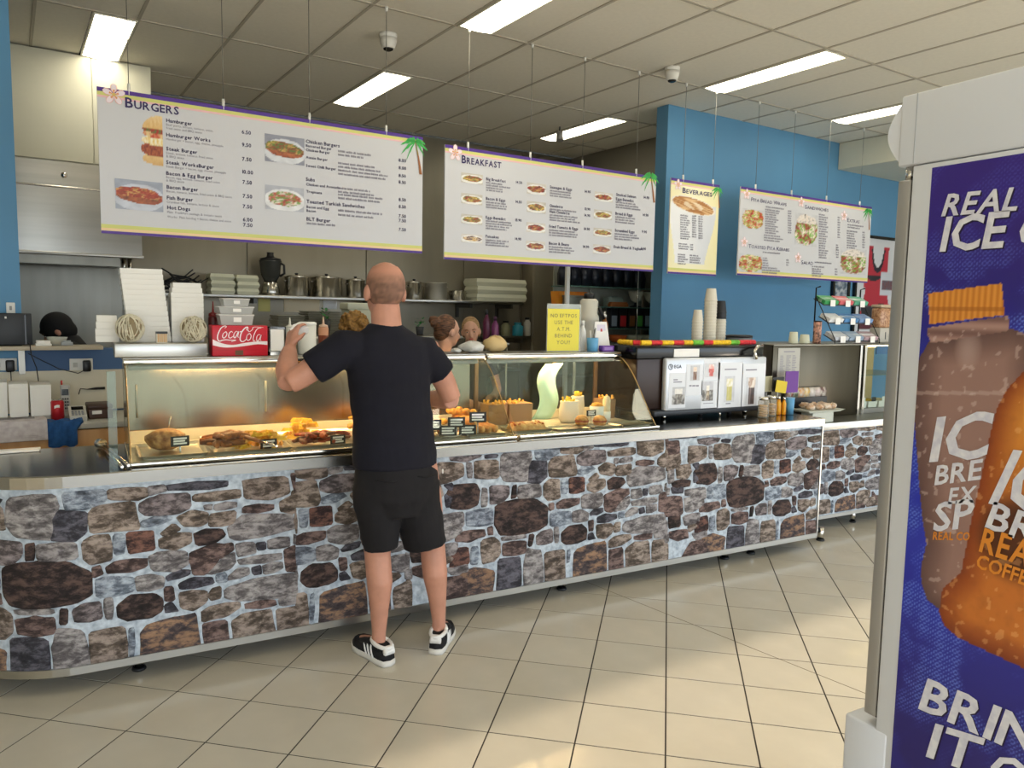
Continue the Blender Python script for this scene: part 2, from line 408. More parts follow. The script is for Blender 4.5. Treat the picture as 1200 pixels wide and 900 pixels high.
struct('wall_kitchen_side', MB().box(6.05, 6.15, 5.46, 7.86, 0, CZ), mat('dim_kitchen_wall', '6d685c', .6, var=.04, scale=2), rz=BA, label='dark kitchen side wall behind the blue wall')
struct('wall_feature', MB().box(5.2, 12.8, 5.30, 5.45, 0, CZ), BLUEW, rz=BA, label='blue painted feature wall behind the drinks end of the counter')
struct('trim_2', MB().rbox(7.84, 12.8, 2.9, 5.295, 3.205, CZ-.004, .004, 1), CREAM, rz=BA, label='cream ceiling bulkhead at the end of the blue wall')
wl = struct('wall_bulkhead', MB().box(-3, 1.06, 7.05, 7.85, 2.66, CZ-.005), CREAM, rz=BA, label='cream wall over the steel range hood')
ob('wall_panel', MB().rbox(-.6, .627, 7.035, 7.05, 2.665, CZ-.008, .003, 1), CREAM, wl); ob('wall_panel', MB().rbox(.633, 1.06, 7.035, 7.05, 2.665, CZ-.008, .003, 1), CREAM, wl)
struct('wall_blue', MB().box(-3, .075, 5.3, 5.42, 0, CZ), BLUEW, rz=BA, label='blue painted wall ending beside the kitchen')
struct('wall_pass', MB().box(.075, .60, 5.3, 5.42, 0, 1.285), BLUEL, rz=BA, label='low blue wall below the serving ledge')
struct('trim_3', MB().box(-.75, .60, 5.288, 5.3, .91, 1.155), mat('cream_splashback', 'd6d0bd', .5, var=.02, scale=3), rz=BA, label='cream splashback behind the service bench')

# ceiling gadgets
def dome(px, py, lab, s=1.0):
    p = bonz(px, py, CZ); t = thing('security_camera', lab, 'camera', B(p.x, p.y, CZ), BA, 'dome cameras on the ceiling')
    ob('mount', MB().lathe([(.062*s, 0), (.062*s, -.02), (.055*s, -.03)], 20), WHITE, t)
    ob('housing', MB().lathe([(.062*s, -.03), (.058*s, -.06), (.045*s, -.095), (.04*s, -.1)], 20), mat('camera_white', 'd8d6d0', .35), t)
    ob('lens', MB().lathe([(.036*s, -.1), (.033*s, -.108), (.02*s, -.114)], 16), BLKG, t)
dome(455, 40, 'white dome camera on the ceiling over the burgers board')
dome(788, 79, 'white dome camera on the ceiling next to the blue wall', .95)
p = bonz(656, 148, CZ); t = thing('ceiling_sensor', 'small grey spot sensor hanging below the light behind the breakfast board', 'sensor', B(p.x, p.y, CZ), BA)
ob('bracket', MB().cyl((0, 0, -.004), (0, 0, -.06), .008), DKGREY, t); ob('body', MB().cyl((0, 0, -.06), (-.01, -.02, -.15), .034, .04, 14), mat('sensor_grey', '8d8b88', .4), t)

# range hood, splashback rail
t = thing('range_hood', 'large stainless steel range hood under the cream wall', 'range hood', B(-.5, 7.03, 1.955), BA)
hd = MB().prism([(0, 0), (0, .46), (.0, .685), (.8, .685), (.8, 0)], 3.95, 'x', -2.4); hd = MB().box(-2.4, 1.46, 0, .8, 0, .50)
ob('canopy', hd, STEELH, t)
ob('collar', MB().box(-2.4, 1.46, .012, .8, .512, .703), STEELH, t); ob('seam_rail', MB().rbox(-2.4, 1.462, -.008, .02, .498, .514, .003), CHROME, t)
ob('gutter', MB().rbox(-2.4, 1.47, -.012, .03, -.02, .004, .004), STEELH, t); ob('filter_frame', MB().box(-2.4, 1.30, .06, .5, -.09, -.02), STEELD, t)
ob('rivet', MB().ell((.92, -.004, .60), .022, .01, .022, 12, 6), CHROME, t)
ob('support_post', MB().cyl((1.34, .15, 0), (1.34, .15, -.16), .018), POT, t); ob('support_post', MB().cyl((1.42, .45, 0), (1.42, .45, -.16), .018), POT, t)

# ================================================================== COUNTER WITH STONE FACING
YC = 3.39; RC = .5; XC = -.05; YB = 4.06
def front(X, out=0.0):
    """point on the counter front at flattened distance X (wraps round the left corner); out = towards the customer"""
    if X >= XC: return Vector((X, YC-out, 0))
    a = min((XC-X)/RC, math.pi/2); ex = max(0, (XC-X)-RC*math.pi/2)
    r = RC+out
    return Vector((XC-r*math.sin(a), YC+RC-r*math.cos(a)+ex, 0))
XL = XC-RC*math.pi/2-.17; XR = 4.235
MORTAR = mat('pale_mortar', 'c6d0d9', .8, col2='98a3b0', scale=40, bump=.3)
ROCK = {}
def rock(name, dark, light):
    m = bpy.data.materials.new(name); m.use_nodes = True; n = m.node_tree.nodes; l = m.node_tree.links; b = n['Principled BSDF']; b.inputs['Roughness'].default_value = .88
    tc = n.new('ShaderNodeTexCoord'); mp = n.new('ShaderNodeMapping'); mp.inputs['Scale'].default_value = (1, 1, 2.0); mp.inputs['Rotation'].default_value = (0, .35, 0); l.new(tc.outputs['Object'], mp.inputs[0])
    n1 = n.new('ShaderNodeTexNoise'); n1.inputs['Scale'].default_value = 17; n1.inputs['Detail'].default_value = 10; n1.inputs['Roughness'].default_value = .68; n1.inputs['Distortion'].default_value = .25; l.new(mp.outputs[0], n1.inputs['Vector'])
    n2 = n.new('ShaderNodeTexNoise'); n2.inputs['Scale'].default_value = 4.5; n2.inputs['Detail'].default_value = 3; l.new(mp.outputs[0], n2.inputs['Vector'])
    rp = n.new('ShaderNodeValToRGB'); e = rp.color_ramp.elements; d, g = lin(dark), lin(light)
    e[0].position = .33; e[0].color = (*[v*.35 for v in d], 1); e[1].position = .70; e[1].color = (*[min(1, v*1.25) for v in g], 1)
    k = e.new(.46); k.color = (*d, 1); k = e.new(.58); k.color = (*g, 1); l.new(n1.outputs['Fac'], rp.inputs[0])
    mx = n.new('ShaderNodeMix'); mx.data_type = 'RGBA'; mx.blend_type = 'MULTIPLY'; mx.inputs[0].default_value = .55; r2 = n.new('ShaderNodeValToRGB'); r2.color_ramp.elements[0].position = .4; r2.color_ramp.elements[0].color = (.6, .57, .6, 1); r2.color_ramp.elements[1].position = .6; l.new(n2.outputs['Fac'], r2.inputs[0])
    l.new(rp.outputs[0], mx.inputs[6]); l.new(r2.outputs[0], mx.inputs[7]); l.new(mx.outputs[2], b.inputs['Base Color'])
    bp = n.new('ShaderNodeBump'); bp.inputs['Strength'].default_value = .9; bp.inputs['Distance'].default_value = .012; l.new(n1.outputs['Fac'], bp.inputs['Height']); l.new(bp.outputs[0], b.inputs['Normal']); return m
for k_, (nm_, a_, b_) in dict(g=('grey', '6c6768', 'a8a3a2'), t=('tan', '5f5349', 'a4958a'), b=('dark_brown', '2a2020', '5e4a44'), r=('brown', '473836', '86706a'), R=('rust', '3a2828', '7e5a4e'), l=('blue_grey', '69727f', 'aab4c0'), d=('charcoal', '33323a', '63616b'), p=('mauve', '585051', '988d8e'), O=('orange', '4c4244', '98785f')).items():
    ROCK[k_] = rock('rock_'+nm_, a_, b_)
def cv(px, py, plane=YC): q = ony(px, py, plane); return (q.x, q.z)
SH = []     # (kind, [(u, z)...]) of one printed sheet, 1.61 m wide
def c1(kind, pts): SH.append((kind, [(a-1.306, b) for a, b in (cv(480+x/4.2833, 500+y/4.2857) for x, y in pts)]))
def c4(kind, pts): SH.append((kind, [(a-1.306, b) for a, b in (cv(600+x/4.5, 500+y/4.5) for x, y in pts)]))
def c5(kind, pts): SH.append((kind, [(a-2.92, b+.028) for a, b in (cv(780+x/4.444, 470+y/4.444) for x, y in pts)]))
for k_, p_ in [('p', [(205,140),(365,128),(350,155),(280,172),(210,168)]), ('d', [(378,145),(440,138),(430,158),(385,158)]), ('t', [(140,185),(268,185),(270,245),(225,265),(150,290),(140,280)]),
    ('g', [(285,185),(312,185),(312,255),(290,250)]), ('t', [(325,175),(440,168),(447,255),(330,260)]), ('g', [(460,150),(480,128),(608,108),(612,165),(596,200),(590,276),(480,272),(455,235)]), ('d', [(614,172),(690,180),(685,255),(650,282),(592,277),(598,205)]),
    ('b', [(190,330),(225,295),(330,288),(350,330),(340,390),(290,410),(205,408),(185,370)]), ('g', [(362,312),(388,312),(386,395),(360,400)]), ('p', [(405,300),(498,298),(495,345),(460,380),(405,388)]),
    ('b', [(515,302),(538,298),(535,355),(508,360)]), ('g', [(548,300),(655,290),(660,350),(545,358)]), ('b', [(430,410),(455,385),(540,368),(630,365),(690,400),(690,490),(640,520),(520,545),(455,540),(430,500)]),
    ('g', [(172,445),(270,432),(272,498),(175,490)]), ('l', [(285,430),(412,408),(415,490),(290,498)]), ('r', [(235,535),(370,515),(378,550),(300,575),(235,580)]), ('r', [(392,510),(415,505),(418,540),(395,542)]),
    ('t', [(362,575),(420,558),(450,580),(452,640),(420,675),(365,685)]), ('R', [(205,620),(290,605),(298,685),(205,710)]), ('l', [(310,610),(345,605),(342,685),(310,690)]), ('g', [(462,555),(575,542),(580,558),(470,572)]),
    ('r', [(468,590),(520,578),(582,575),(580,630),(530,645),(470,645)]), ('b', [(600,545),(622,542),(615,595),(597,598)]), ('d', [(445,670),(555,655),(562,750),(440,780)]), ('g', [(590,615),(660,625),(672,720),(575,755),(575,680)]),
    ('O', [(255,735),(330,712),(422,725),(415,790),(265,820)])]: c1(k_, p_)
for k_, p_ in [('r', [(0,215),(68,208),(70,250),(5,265)]), ('t', [(0,280),(75,270),(72,310),(0,345)]), ('g', [(8,360),(38,355),(42,395),(12,405)]), ('t', [(55,340),(125,328),(135,370),(115,400),(60,402)]), ('d', [(140,330),(172,325),(168,360)]),
    ('d', [(145,372),(170,370),(168,420),(145,420)]), ('b', [(30,420),(128,408),(125,440),(45,455)]), ('g', [(100,465),(160,455),(158,480),(105,492)]), ('g', [(98,505),(195,490),(198,540),(150,570),(105,575)]), ('b', [(15,600),(72,592),(74,650),(20,660)]),
    ('g', [(90,600),(178,580),(175,630),(100,648)]), ('r', [(18,680),(110,668),(118,710),(60,725),(20,715)]), ('t', [(115,650),(165,635),(168,650),(125,680)]), ('g', [(135,690),(212,670),(215,705),(160,720)]), ('r', [(85,755),(130,735),(215,718),(215,750),(90,768)]), ('d', [(0,180),(165,172),(160,190),(60,198),(0,200)])]: c5(k_, p_)
for k_, p_ in [('l', [(120,110),(245,100),(248,140),(190,172),(128,172)]), ('t', [(255,98),(365,92),(368,130),(345,140),(258,138)]), ('g', [(375,92),(425,88),(425,110),(380,125)]), ('d', [(432,85),(610,72),(610,95),(560,105),(440,108)]),
    ('t', [(195,195),(215,165),(325,150),(340,240),(330,258),(200,265)]), ('p', [(345,155),(400,130),(490,122),(495,180),(450,200),(365,203),(345,190)]), ('l', [(350,225),(420,208),(438,222),(390,245),(350,252)]), ('t', [(505,128),(645,110),(648,145),(600,152),(510,155)]),
    ('g', [(570,170),(632,162),(630,182),(570,190)]), ('g', [(540,172),(558,170),(555,188),(540,188)]), ('t', [(660,75),(795,65),(797,130),(740,155),(665,145)]), ('r', [(810,85),(880,78),(880,120),(815,128)]), ('r', [(655,182),(745,175),(745,198),(655,205)]),
    ('t', [(770,170),(800,145),(885,138),(888,165),(860,190),(800,212),(770,200)]), ('t', [(455,215),(500,192),(545,205),(540,240),(520,255),(470,248)]), ('t', [(552,210),(628,198),(625,248),(550,258)]), ('g', [(605,270),(630,235),(660,215),(800,215),(808,275),(760,290),(630,318),(610,300)]),
    ('g', [(820,225),(850,220),(850,265),(825,275)]), ('t', [(405,275),(440,245),(460,265),(415,288)]), ('t', [(400,300),(440,282),(488,278),(488,320),(440,345),(398,335)]), ('b', [(502,290),(530,268),(580,270),(595,295),(560,322),(510,328)]),
    ('t', [(170,305),(200,282),(250,280),(250,375),(190,388),(172,365)]), ('l', [(262,282),(292,280),(290,350),(265,352)]), ('R', [(302,275),(378,268),(380,340),(305,352)]), ('r', [(488,360),(560,332),(615,328),(616,356),(575,385),(530,445),(495,445),(488,400)]), ('g', [(618,366),(620,400),(600,430),(555,445),(537,445),(580,392)]),
    ('g', [(628,335),(680,328),(685,368),(632,378)]), ('d', [(690,332),(715,330),(712,355),(692,358)]), ('g', [(725,320),(790,310),(790,345),(728,355)]), ('g', [(805,305),(828,302),(825,330),(805,332)]), ('d', [(840,295),(898,285),(898,325),(845,325)]), ('g', [(632,392),(760,372),(762,398),(700,410),(635,415)]),
    ('g', [(365,375),(385,358),(475,352),(478,405),(440,432),(370,425)]), ('r', [(235,405),(270,385),(352,375),(350,410),(300,425),(240,432)]), ('r', [(195,408),(215,405),(220,430),(198,440)]), ('l', [(205,460),(230,448),(310,450),(312,505),(205,525)]), ('g', [(322,448),(365,442),(400,455),(395,495),(322,505)]),
    ('d', [(412,455),(440,435),(480,428),(475,450),(420,468)]), ('d', [(450,480),(490,465),(545,462),(550,485),(500,500),(452,508)]), ('r', [(402,500),(428,498),(428,545),(405,548)]), ('d', [(402,570),(420,560),(440,590),(405,595)]), ('b', [(262,560),(300,525),(370,520),(390,545),(390,590),(350,612),(285,620),(262,600)]),
    ('t', [(445,520),(525,515),(525,560),(490,588),(450,580)]), ('t', [(535,530),(545,510),(570,505),(570,545),(540,555)]), ('l', [(562,455),(590,450),(590,478),(565,480)]), ('g', [(600,460),(625,435),(660,428),(660,455),(600,475)]), ('d', [(672,432),(695,425),(697,450),(675,455)]), ('g', [(708,420),(760,410),(762,440),(710,455)]),
    ('r', [(775,365),(800,348),(890,345),(898,430),(870,450),(775,445)]), ('g', [(585,520),(600,500),(680,478),(790,458),(815,480),(815,540),(760,555),(620,562),(588,550)]), ('t', [(510,605),(540,580),(620,568),(628,590),(580,620),(515,640)]), ('r', [(645,575),(735,562),(735,588),(648,596)]), ('g', [(748,560),(820,540),(822,580),(755,588)]),
    ('t', [(740,605),(820,592),(820,650),(740,668)]), ('t', [(600,645),(640,615),(720,605),(728,670),(605,695)]), ('r', [(512,650),(583,642),(585,685),(515,695)]), ('O', [(328,670),(350,645),(430,620),(490,605),(498,690),(400,705),(325,712)]), ('t', [(175,665),(275,648),(280,720),(178,740)]), ('l', [(290,660),(305,655),(300,710),(288,712)]),
    ('p', [(130,575),(160,555),(210,542),(212,608),(135,620)]), ('g', [(222,535),(245,530),(245,605),(225,608)])]: c4(k_, p_)
def clip(poly, ax, lim, keep_greater):
    out = []
    for i in range(len(poly)):
        a, b = poly[i-1], poly[i]; ia = (a[ax] >= lim) == keep_greater; ib = (b[ax] >= lim) == keep_greater
        if ia != ib:
            t = (lim-a[ax])/(b[ax]-a[ax]); out.append((a[0]+(b[0]-a[0])*t, a[1]+(b[1]-a[1])*t))
        if ib: out.append(b)
    return out
def area(p): return .5*abs(sum(p[i-1][0]*p[i][1]-p[i][0]*p[i-1][1] for i in range(len(p))))
def stone_mesh(poly, fr, seed, zl=(0, 9)):
    pts = []
    for i in range(len(poly)):      # soften the corners
        a, b = poly[i], poly[(i+1) % len(poly)]
        for t in ((.09, .5, .91) if (Vector(a)-Vector(b)).length > .07 else (.15, .85)): pts.append((a[0]+(b[0]-a[0])*t, a[1]+(b[1]-a[1])*t))
    cx = sum(p[0] for p in pts)/len(pts); cz = sum(p[1] for p in pts)/len(pts)
    def grow(x, z, e=.0085):
        L = math.hypot(x-cx, z-cz)+1e-6; return (x+(x-cx)/L*e, min(max(z+(z-cz)/L*e, zl[0]), zl[1]))
    pts = [grow(*p) for p in pts]
    j = lambda k, s: (hsh(seed, k, s)-.5)*.006
    pts = [(x+j(k, 1), min(max(z+j(k, 2), zl[0]), zl[1])) for k, (x, z) in enumerate(pts)]
    g = min(.004, .1*math.sqrt(area(poly)))
    def ring(s, out): 
        r = []
        for k, (x, z) in enumerate(pts):
            dx, dz = cx-x, cz-z; L = math.hypot(dx, dz)+1e-6; f = min(.9, s/L)
            P = fr(x+dx*f, out + (hsh(seed, k, out*99)-.5)*.0015 if out > .001 else out); r.append((P.x, P.y, z+dz*f))
        return r
    n = len(pts); mb = MB(); mb.loft([ring(g*.2, .0005), ring(g*1.2, .005), ring(g*3.5, .0075)], cap=False, smooth=False)
    P = fr(cx, .0075 + .002*hsh(seed, 3)); mb.v.append(Vector((P.x, P.y, cz))); c = len(mb.v)-1
    for k in range(n): mb.f.append((2*n+k, 2*n+(k+1) % n, c)); mb.sm.append(False)
    return mb
def lay_stones(parent, fr, ranges, z0, z1, seed0=0):
    s = seed0; made = []
    for X0, X1, off, dz in ranges:
        for rep in (-1, 0, 1):
            for kind, poly in SH:
                s += 1
                q = [(u+off+1.61*rep, z+dz) for u, z in poly]
                for ax, lim, kg in ((0, X0, True), (0, X1, False), (1, z0, True), (1, z1, False)):
                    q = clip(q, ax, lim, kg)
                    if len(q) < 3: break
                if len(q) < 3 or area(q) < .00018: continue
                zmn = min(p[1] for p in q)
                if zmn < z0+.09: q = [(a, z0+(b-zmn)*.25 if b < zmn+.03 else b) for a, b in q]      # bottom course reaches the trim
                made.append((area(q), kind, stone_mesh(q, fr, s*.37, (z0, z1))))
    made.sort(key=lambda t: -t[0])
    for _, kind, mb in made[:295]: ob('stone', mb, ROCK[kind], parent)
    if made[295:]:                      # the smallest chips, past the count of single stones
        ks = sorted({k for _, k, _ in made[295:]}); allm = MB(); idx = []
        for _, kind, mb in made[295:]: allm.join(mb); idx += [ks.index(kind)]*len(mb.f)
        me = allm.mesh('stone_chips')
        for k in ks: me.materials.append(ROCK[k])
        me.polygons.foreach_set('material_index', idx); o = ob('stone_chips', me, None, parent); o['kind'] = 'stuff'
ZB, ZT = .095, .842
cb = thing('service_counter', 'long counter faced with grey and brown stonework under the glass food case', 'counter', (1.85, YC+.3, 0))
def obw(name, mb, m, t, label=None):
    return ob(name, mb, m, t, -Vector(t.location), 0, label)
body = MB()
Xs = [XL+(XC-XL)*k/16 for k in range(17)]+[XR]
ring0 = [front(X, -.012) for X in Xs]+[Vector((XR, YB-.03, 0)), Vector((front(XL, -.012).x, YB-.03, 0))]
body.loft([[p+Vector((0, 0, ZB)) for p in ring0], [p+Vector((0, 0, ZT)) for p in ring0]], smooth=False)
obw('carcass', body, DKGREY, cb)
pan = MB()
pan.loft([[Vector((*front(X, o).xy, z)) for o, z in ((-.012, ZB), (0, ZB), (0, ZT), (-.012, ZT))] for X in Xs], smooth=False)
sp = obw('stone_panel', pan, MORTAR, cb)
lay_stones(sp, front, [(XL, .78, -.83, -.031), (.78, 1.306, -.09, -.01), (1.306, 2.92, 1.306, 0), (2.92, XR-.01, 2.92, -.028)], ZB+.012, ZT-.003)
kt = MB(); kt.loft([[Vector((*front(X, o).xy, z)) for o, z in ((.0, ZB-.012), (.011, ZB-.012), (.011, ZB+.02), (0, ZB+.02))] for X in Xs], smooth=False)
obw('kick_trim', kt, STEELH, cb)
obw('end_trim', MB().box(XR-.004, XR+.006, YC-.011, YC+.02, ZB, ZT), STEEL, cb)
for px_, py_ in ((163, 784), (647, 684), (838, 650), (870, 645), (945, 628)):
    q = onz(px_, py_, 0); x = q.x
    ft = obw('foot', MB().lathe([(.022, .012), (.022, .095)], 14, (x, YC+.12, 0)), CHROME, cb); 
    ob('foot_pad', MB().lathe([(.026, 0), (.03, .004), (.026, .014)], 14, (x, YC+.12, 0)), BLK, ft)
# worktop: one steel sheet with a turned-down front edge
wt = thing('steel_worktop', 'continuous polished steel worktop along the stone faced counter', 'worktop', (1.85, YC+.3, ZT))
top = MB(); ringt = [front(X, .012) for X in Xs[:-1]]+[Vector((XR+.01, YC-.012, 0)), Vector((XR+.01, YB, 0)), Vector((front(XL, .012).x, YB, 0))]
top.loft([[p+Vector((0, 0, .886)) for p in ringt], [p+Vector((0, 0, .892)) for p in ringt]], smooth=False)
obw('sheet', top, mat('dark_polished_steel', '7d786c', .16, 1), wt)
ed = MB(); ed.loft([[Vector((*front(X, o).xy, z)) for o, z in ((.0, ZT), (.014, ZT), (.016, .888), (.012, .8925), (.0, .8925))] for X in Xs[:-1]+[XR+.01]], smooth=False)
obw('front_edge', ed, mat('edge_steel', '9d9c98', .26, 1, var=.06, scale=10, stretch=(.1, 1, 1)), wt)

# lower counter beyond, on legs
Y2, Z2 = 3.66, .80
c2 = thing('low_counter', 'lower stone faced counter on tall steel legs beyond the long one', 'counter', (5.0, Y2+.3, 0))
def fr2(X, out=0): return Vector((X, Y2-out, 0))
obw('carcass', MB().box(4.30, 6.6, Y2+.012, Y2+.68, .105, Z2-.05), DKGREY, c2)
sp2 = obw('stone_panel', MB().box(4.30, 6.6, Y2, Y2+.012, .105, Z2-.05), MORTAR, c2)
lay_stones(sp2, fr2, [(4.31, 6.59, 3.79, -.045)], .125, Z2-.055, 900)
obw('kick_trim', MB().box(4.30, 6.6, Y2-.01, Y2+.004, .095, .12), STEELH, c2)
for x in (4.34, 5.07, 6.4):
    ft = obw('leg', MB().lathe([(.02, .012), (.02, .105)], 14, (x, Y2+.07, 0)), CHROME, c2); ob('foot_pad', MB().lathe([(.024, 0), (.026, .01)], 12, (x, Y2+.07, 0)), BLK, ft)
w2 = thing('low_worktop', 'dull steel worktop of the lower counter', 'worktop', (5.0, Y2+.3, Z2-.05))
obw('sheet', MB().box(4.262, 6.6, Y2-.008, Y2+.70, Z2-.006, Z2), STEELD, w2); obw('front_edge', MB().rbox(4.262, 6.6, Y2-.014, Y2-.004, Z2-.05, Z2, .003), STEELH, w2)

# ================================================================== CURVED GLASS FOOD CASES
GP = [(3.455, .9), (3.505, .955), (3.56, 1.025), (3.625, 1.11), (3.69, 1.19), (3.75, 1.245), (3.80, 1.277), (3.842, 1.291)]
def spl2(P, n=4):
    out = []
    for i in range(len(P)-1):
        a, b, c, d = (Vector(P[max(0, i-1)]), Vector(P[i]), Vector(P[i+1]), Vector(P[min(len(P)-1, i+2)]))
        for k in range(n): s_ = k/n; out.append(tuple(.5*((2*b)+(c-a)*s_+(2*a-5*b+4*c-d)*s_*s_+(3*b-a-3*c+d)*s_**3)))
    return out+[tuple(P[-1])]
def glass_case(name, label, x0, x1, left_end, back, lamps):
    t = thing(name, label, 'display case', ((x0+x1)/2, 3.76, .892))
    obw('deck', MB().box(x0, x1, 3.44, 4.045, .8935, .902), mat('deck_glow_cream', 'cfc8b8', .4, .3), t); obw('rear_upstand', MB().box(x0+.01, x1-.01, 3.995, 4.008, .902, .958), mat('upstand_glow_cream', 'e2d9c2', .5), t)  # lit look of deck and upstand put into their cream colours
    obw('front_rail', MB().rbox(x0, x1, 3.432, 3.452, .8935, .912, .004), CHROME, t)
    gl = MB(); gl.loft([[(x, y, z) for y, z in spl2(GP)] for x in (x0+.008, x1-.008)], cap=False, close=False); gl.loft([[(x, y+.004, z-.003) for y, z in spl2(GP)] for x in (x0+.008, x1-.008)], cap=False, close=False)
    obw('curved_glass', gl, GLASS, t)
    poly = [(y+.005, z-.004) for y, z in GP]+[(4.03, 1.291), (4.03, .902), (3.46, .902)]
    for x in ([x0+.003] if left_end else [])+[x1-.005]:
        e = obw('end_glass', MB().prism(poly, .004, 'x', x-.002), GLASS, t)
        ob('glass_edge', MB().tube([(x, y, z) for y, z in GP], .0035, 6), mat('glass_edge_gold', 'a98f62', .25, .6), e)
    obw('top_shelf', MB().rbox(x0-.005, x1+.0, 3.825, 4.06, 1.306, 1.319, .003), STEELH, t)
    obw('top_rail', MB().rbox(x0-.005, x1, 3.812, 3.850, 1.288, 1.314, .007), CHROME, t)
    if back == 'steel':
        n = 3; w = (x1-x0-.02)/n
        for k in range(n):
            d = obw('sliding_door', MB().rbox(x0+.01+w*k-.01, x0+.01+w*(k+1)+.01, 4.012+.011*(k % 2), 4.02+.011*(k % 2), .96, 1.296, .002, 1), mat('case_back_steel', '8e8578', .24, 1, var=.08, scale=5), t)
            ob('finger_pull', MB().rbox(x0+.05+w*k, x0+.06+w*k, 4.006+.011*(k % 2), 4.013+.011*(k % 2), 1.02, 1.18, .002), STEELD, d)
    else:
        for x in (x0+.03, (x0+x1)/2+.1, x1-.05): obw('back_post', MB().box(x-.011, x+.011, 4.015, 4.035, .902, 1.30), mat('bronze_post', '8c6b4c', .4, .7), t)
        for a, b_ in ((x0+.045, (x0+x1)/2+.09), ((x0+x1)/2+.11, x1-.06)): obw('back_glass', MB().box(a, b_, 4.023, 4.027, .905, 1.30), GLASS, t)
    obw('lamp_housing', MB().box(x0+.08, x1-.08, 3.88, 4.0, 1.278, 1.304), mat('lamp_housing_steel', 'c9b08a', .35, .9), t)
    L = emis('heat_lamp_glow', 'ffd296', LAMP_EMIT)
    obw('lamp_shield', MB().box(x0+.02, x1-.02, 3.868, 3.872, 1.260, 1.298), mat('shield_steel', '84827a', .35, .9), t)
    n = lamps; w = (x1-x0-.24)/n
    for k in range(n): obw('heat_lamp', MB().cyl((x0+.12+w*k+.03, 3.90, 1.270), (x0+.12+w*(k+1)-.03, 3.90, 1.270), .009, seg=8), L, t)
    return t
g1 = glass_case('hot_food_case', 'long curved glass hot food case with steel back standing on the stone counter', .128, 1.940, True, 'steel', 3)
obw('top_box', MB().rbox(-.0+.092, .482, 3.832, 4.058, 1.319, 1.384, .004), STEELH, g1)
obw('glass_fin', MB().box(.052, .084, 3.425, 3.431, .893, 1.29), thin_glass('greenish_glass', 'd4e2da', 2.2), g1)
g2 = glass_case('takeaway_case', 'shorter curved glass case with clear back next to the coffee machine', 1.956, 2.892, False, 'glass', 2)

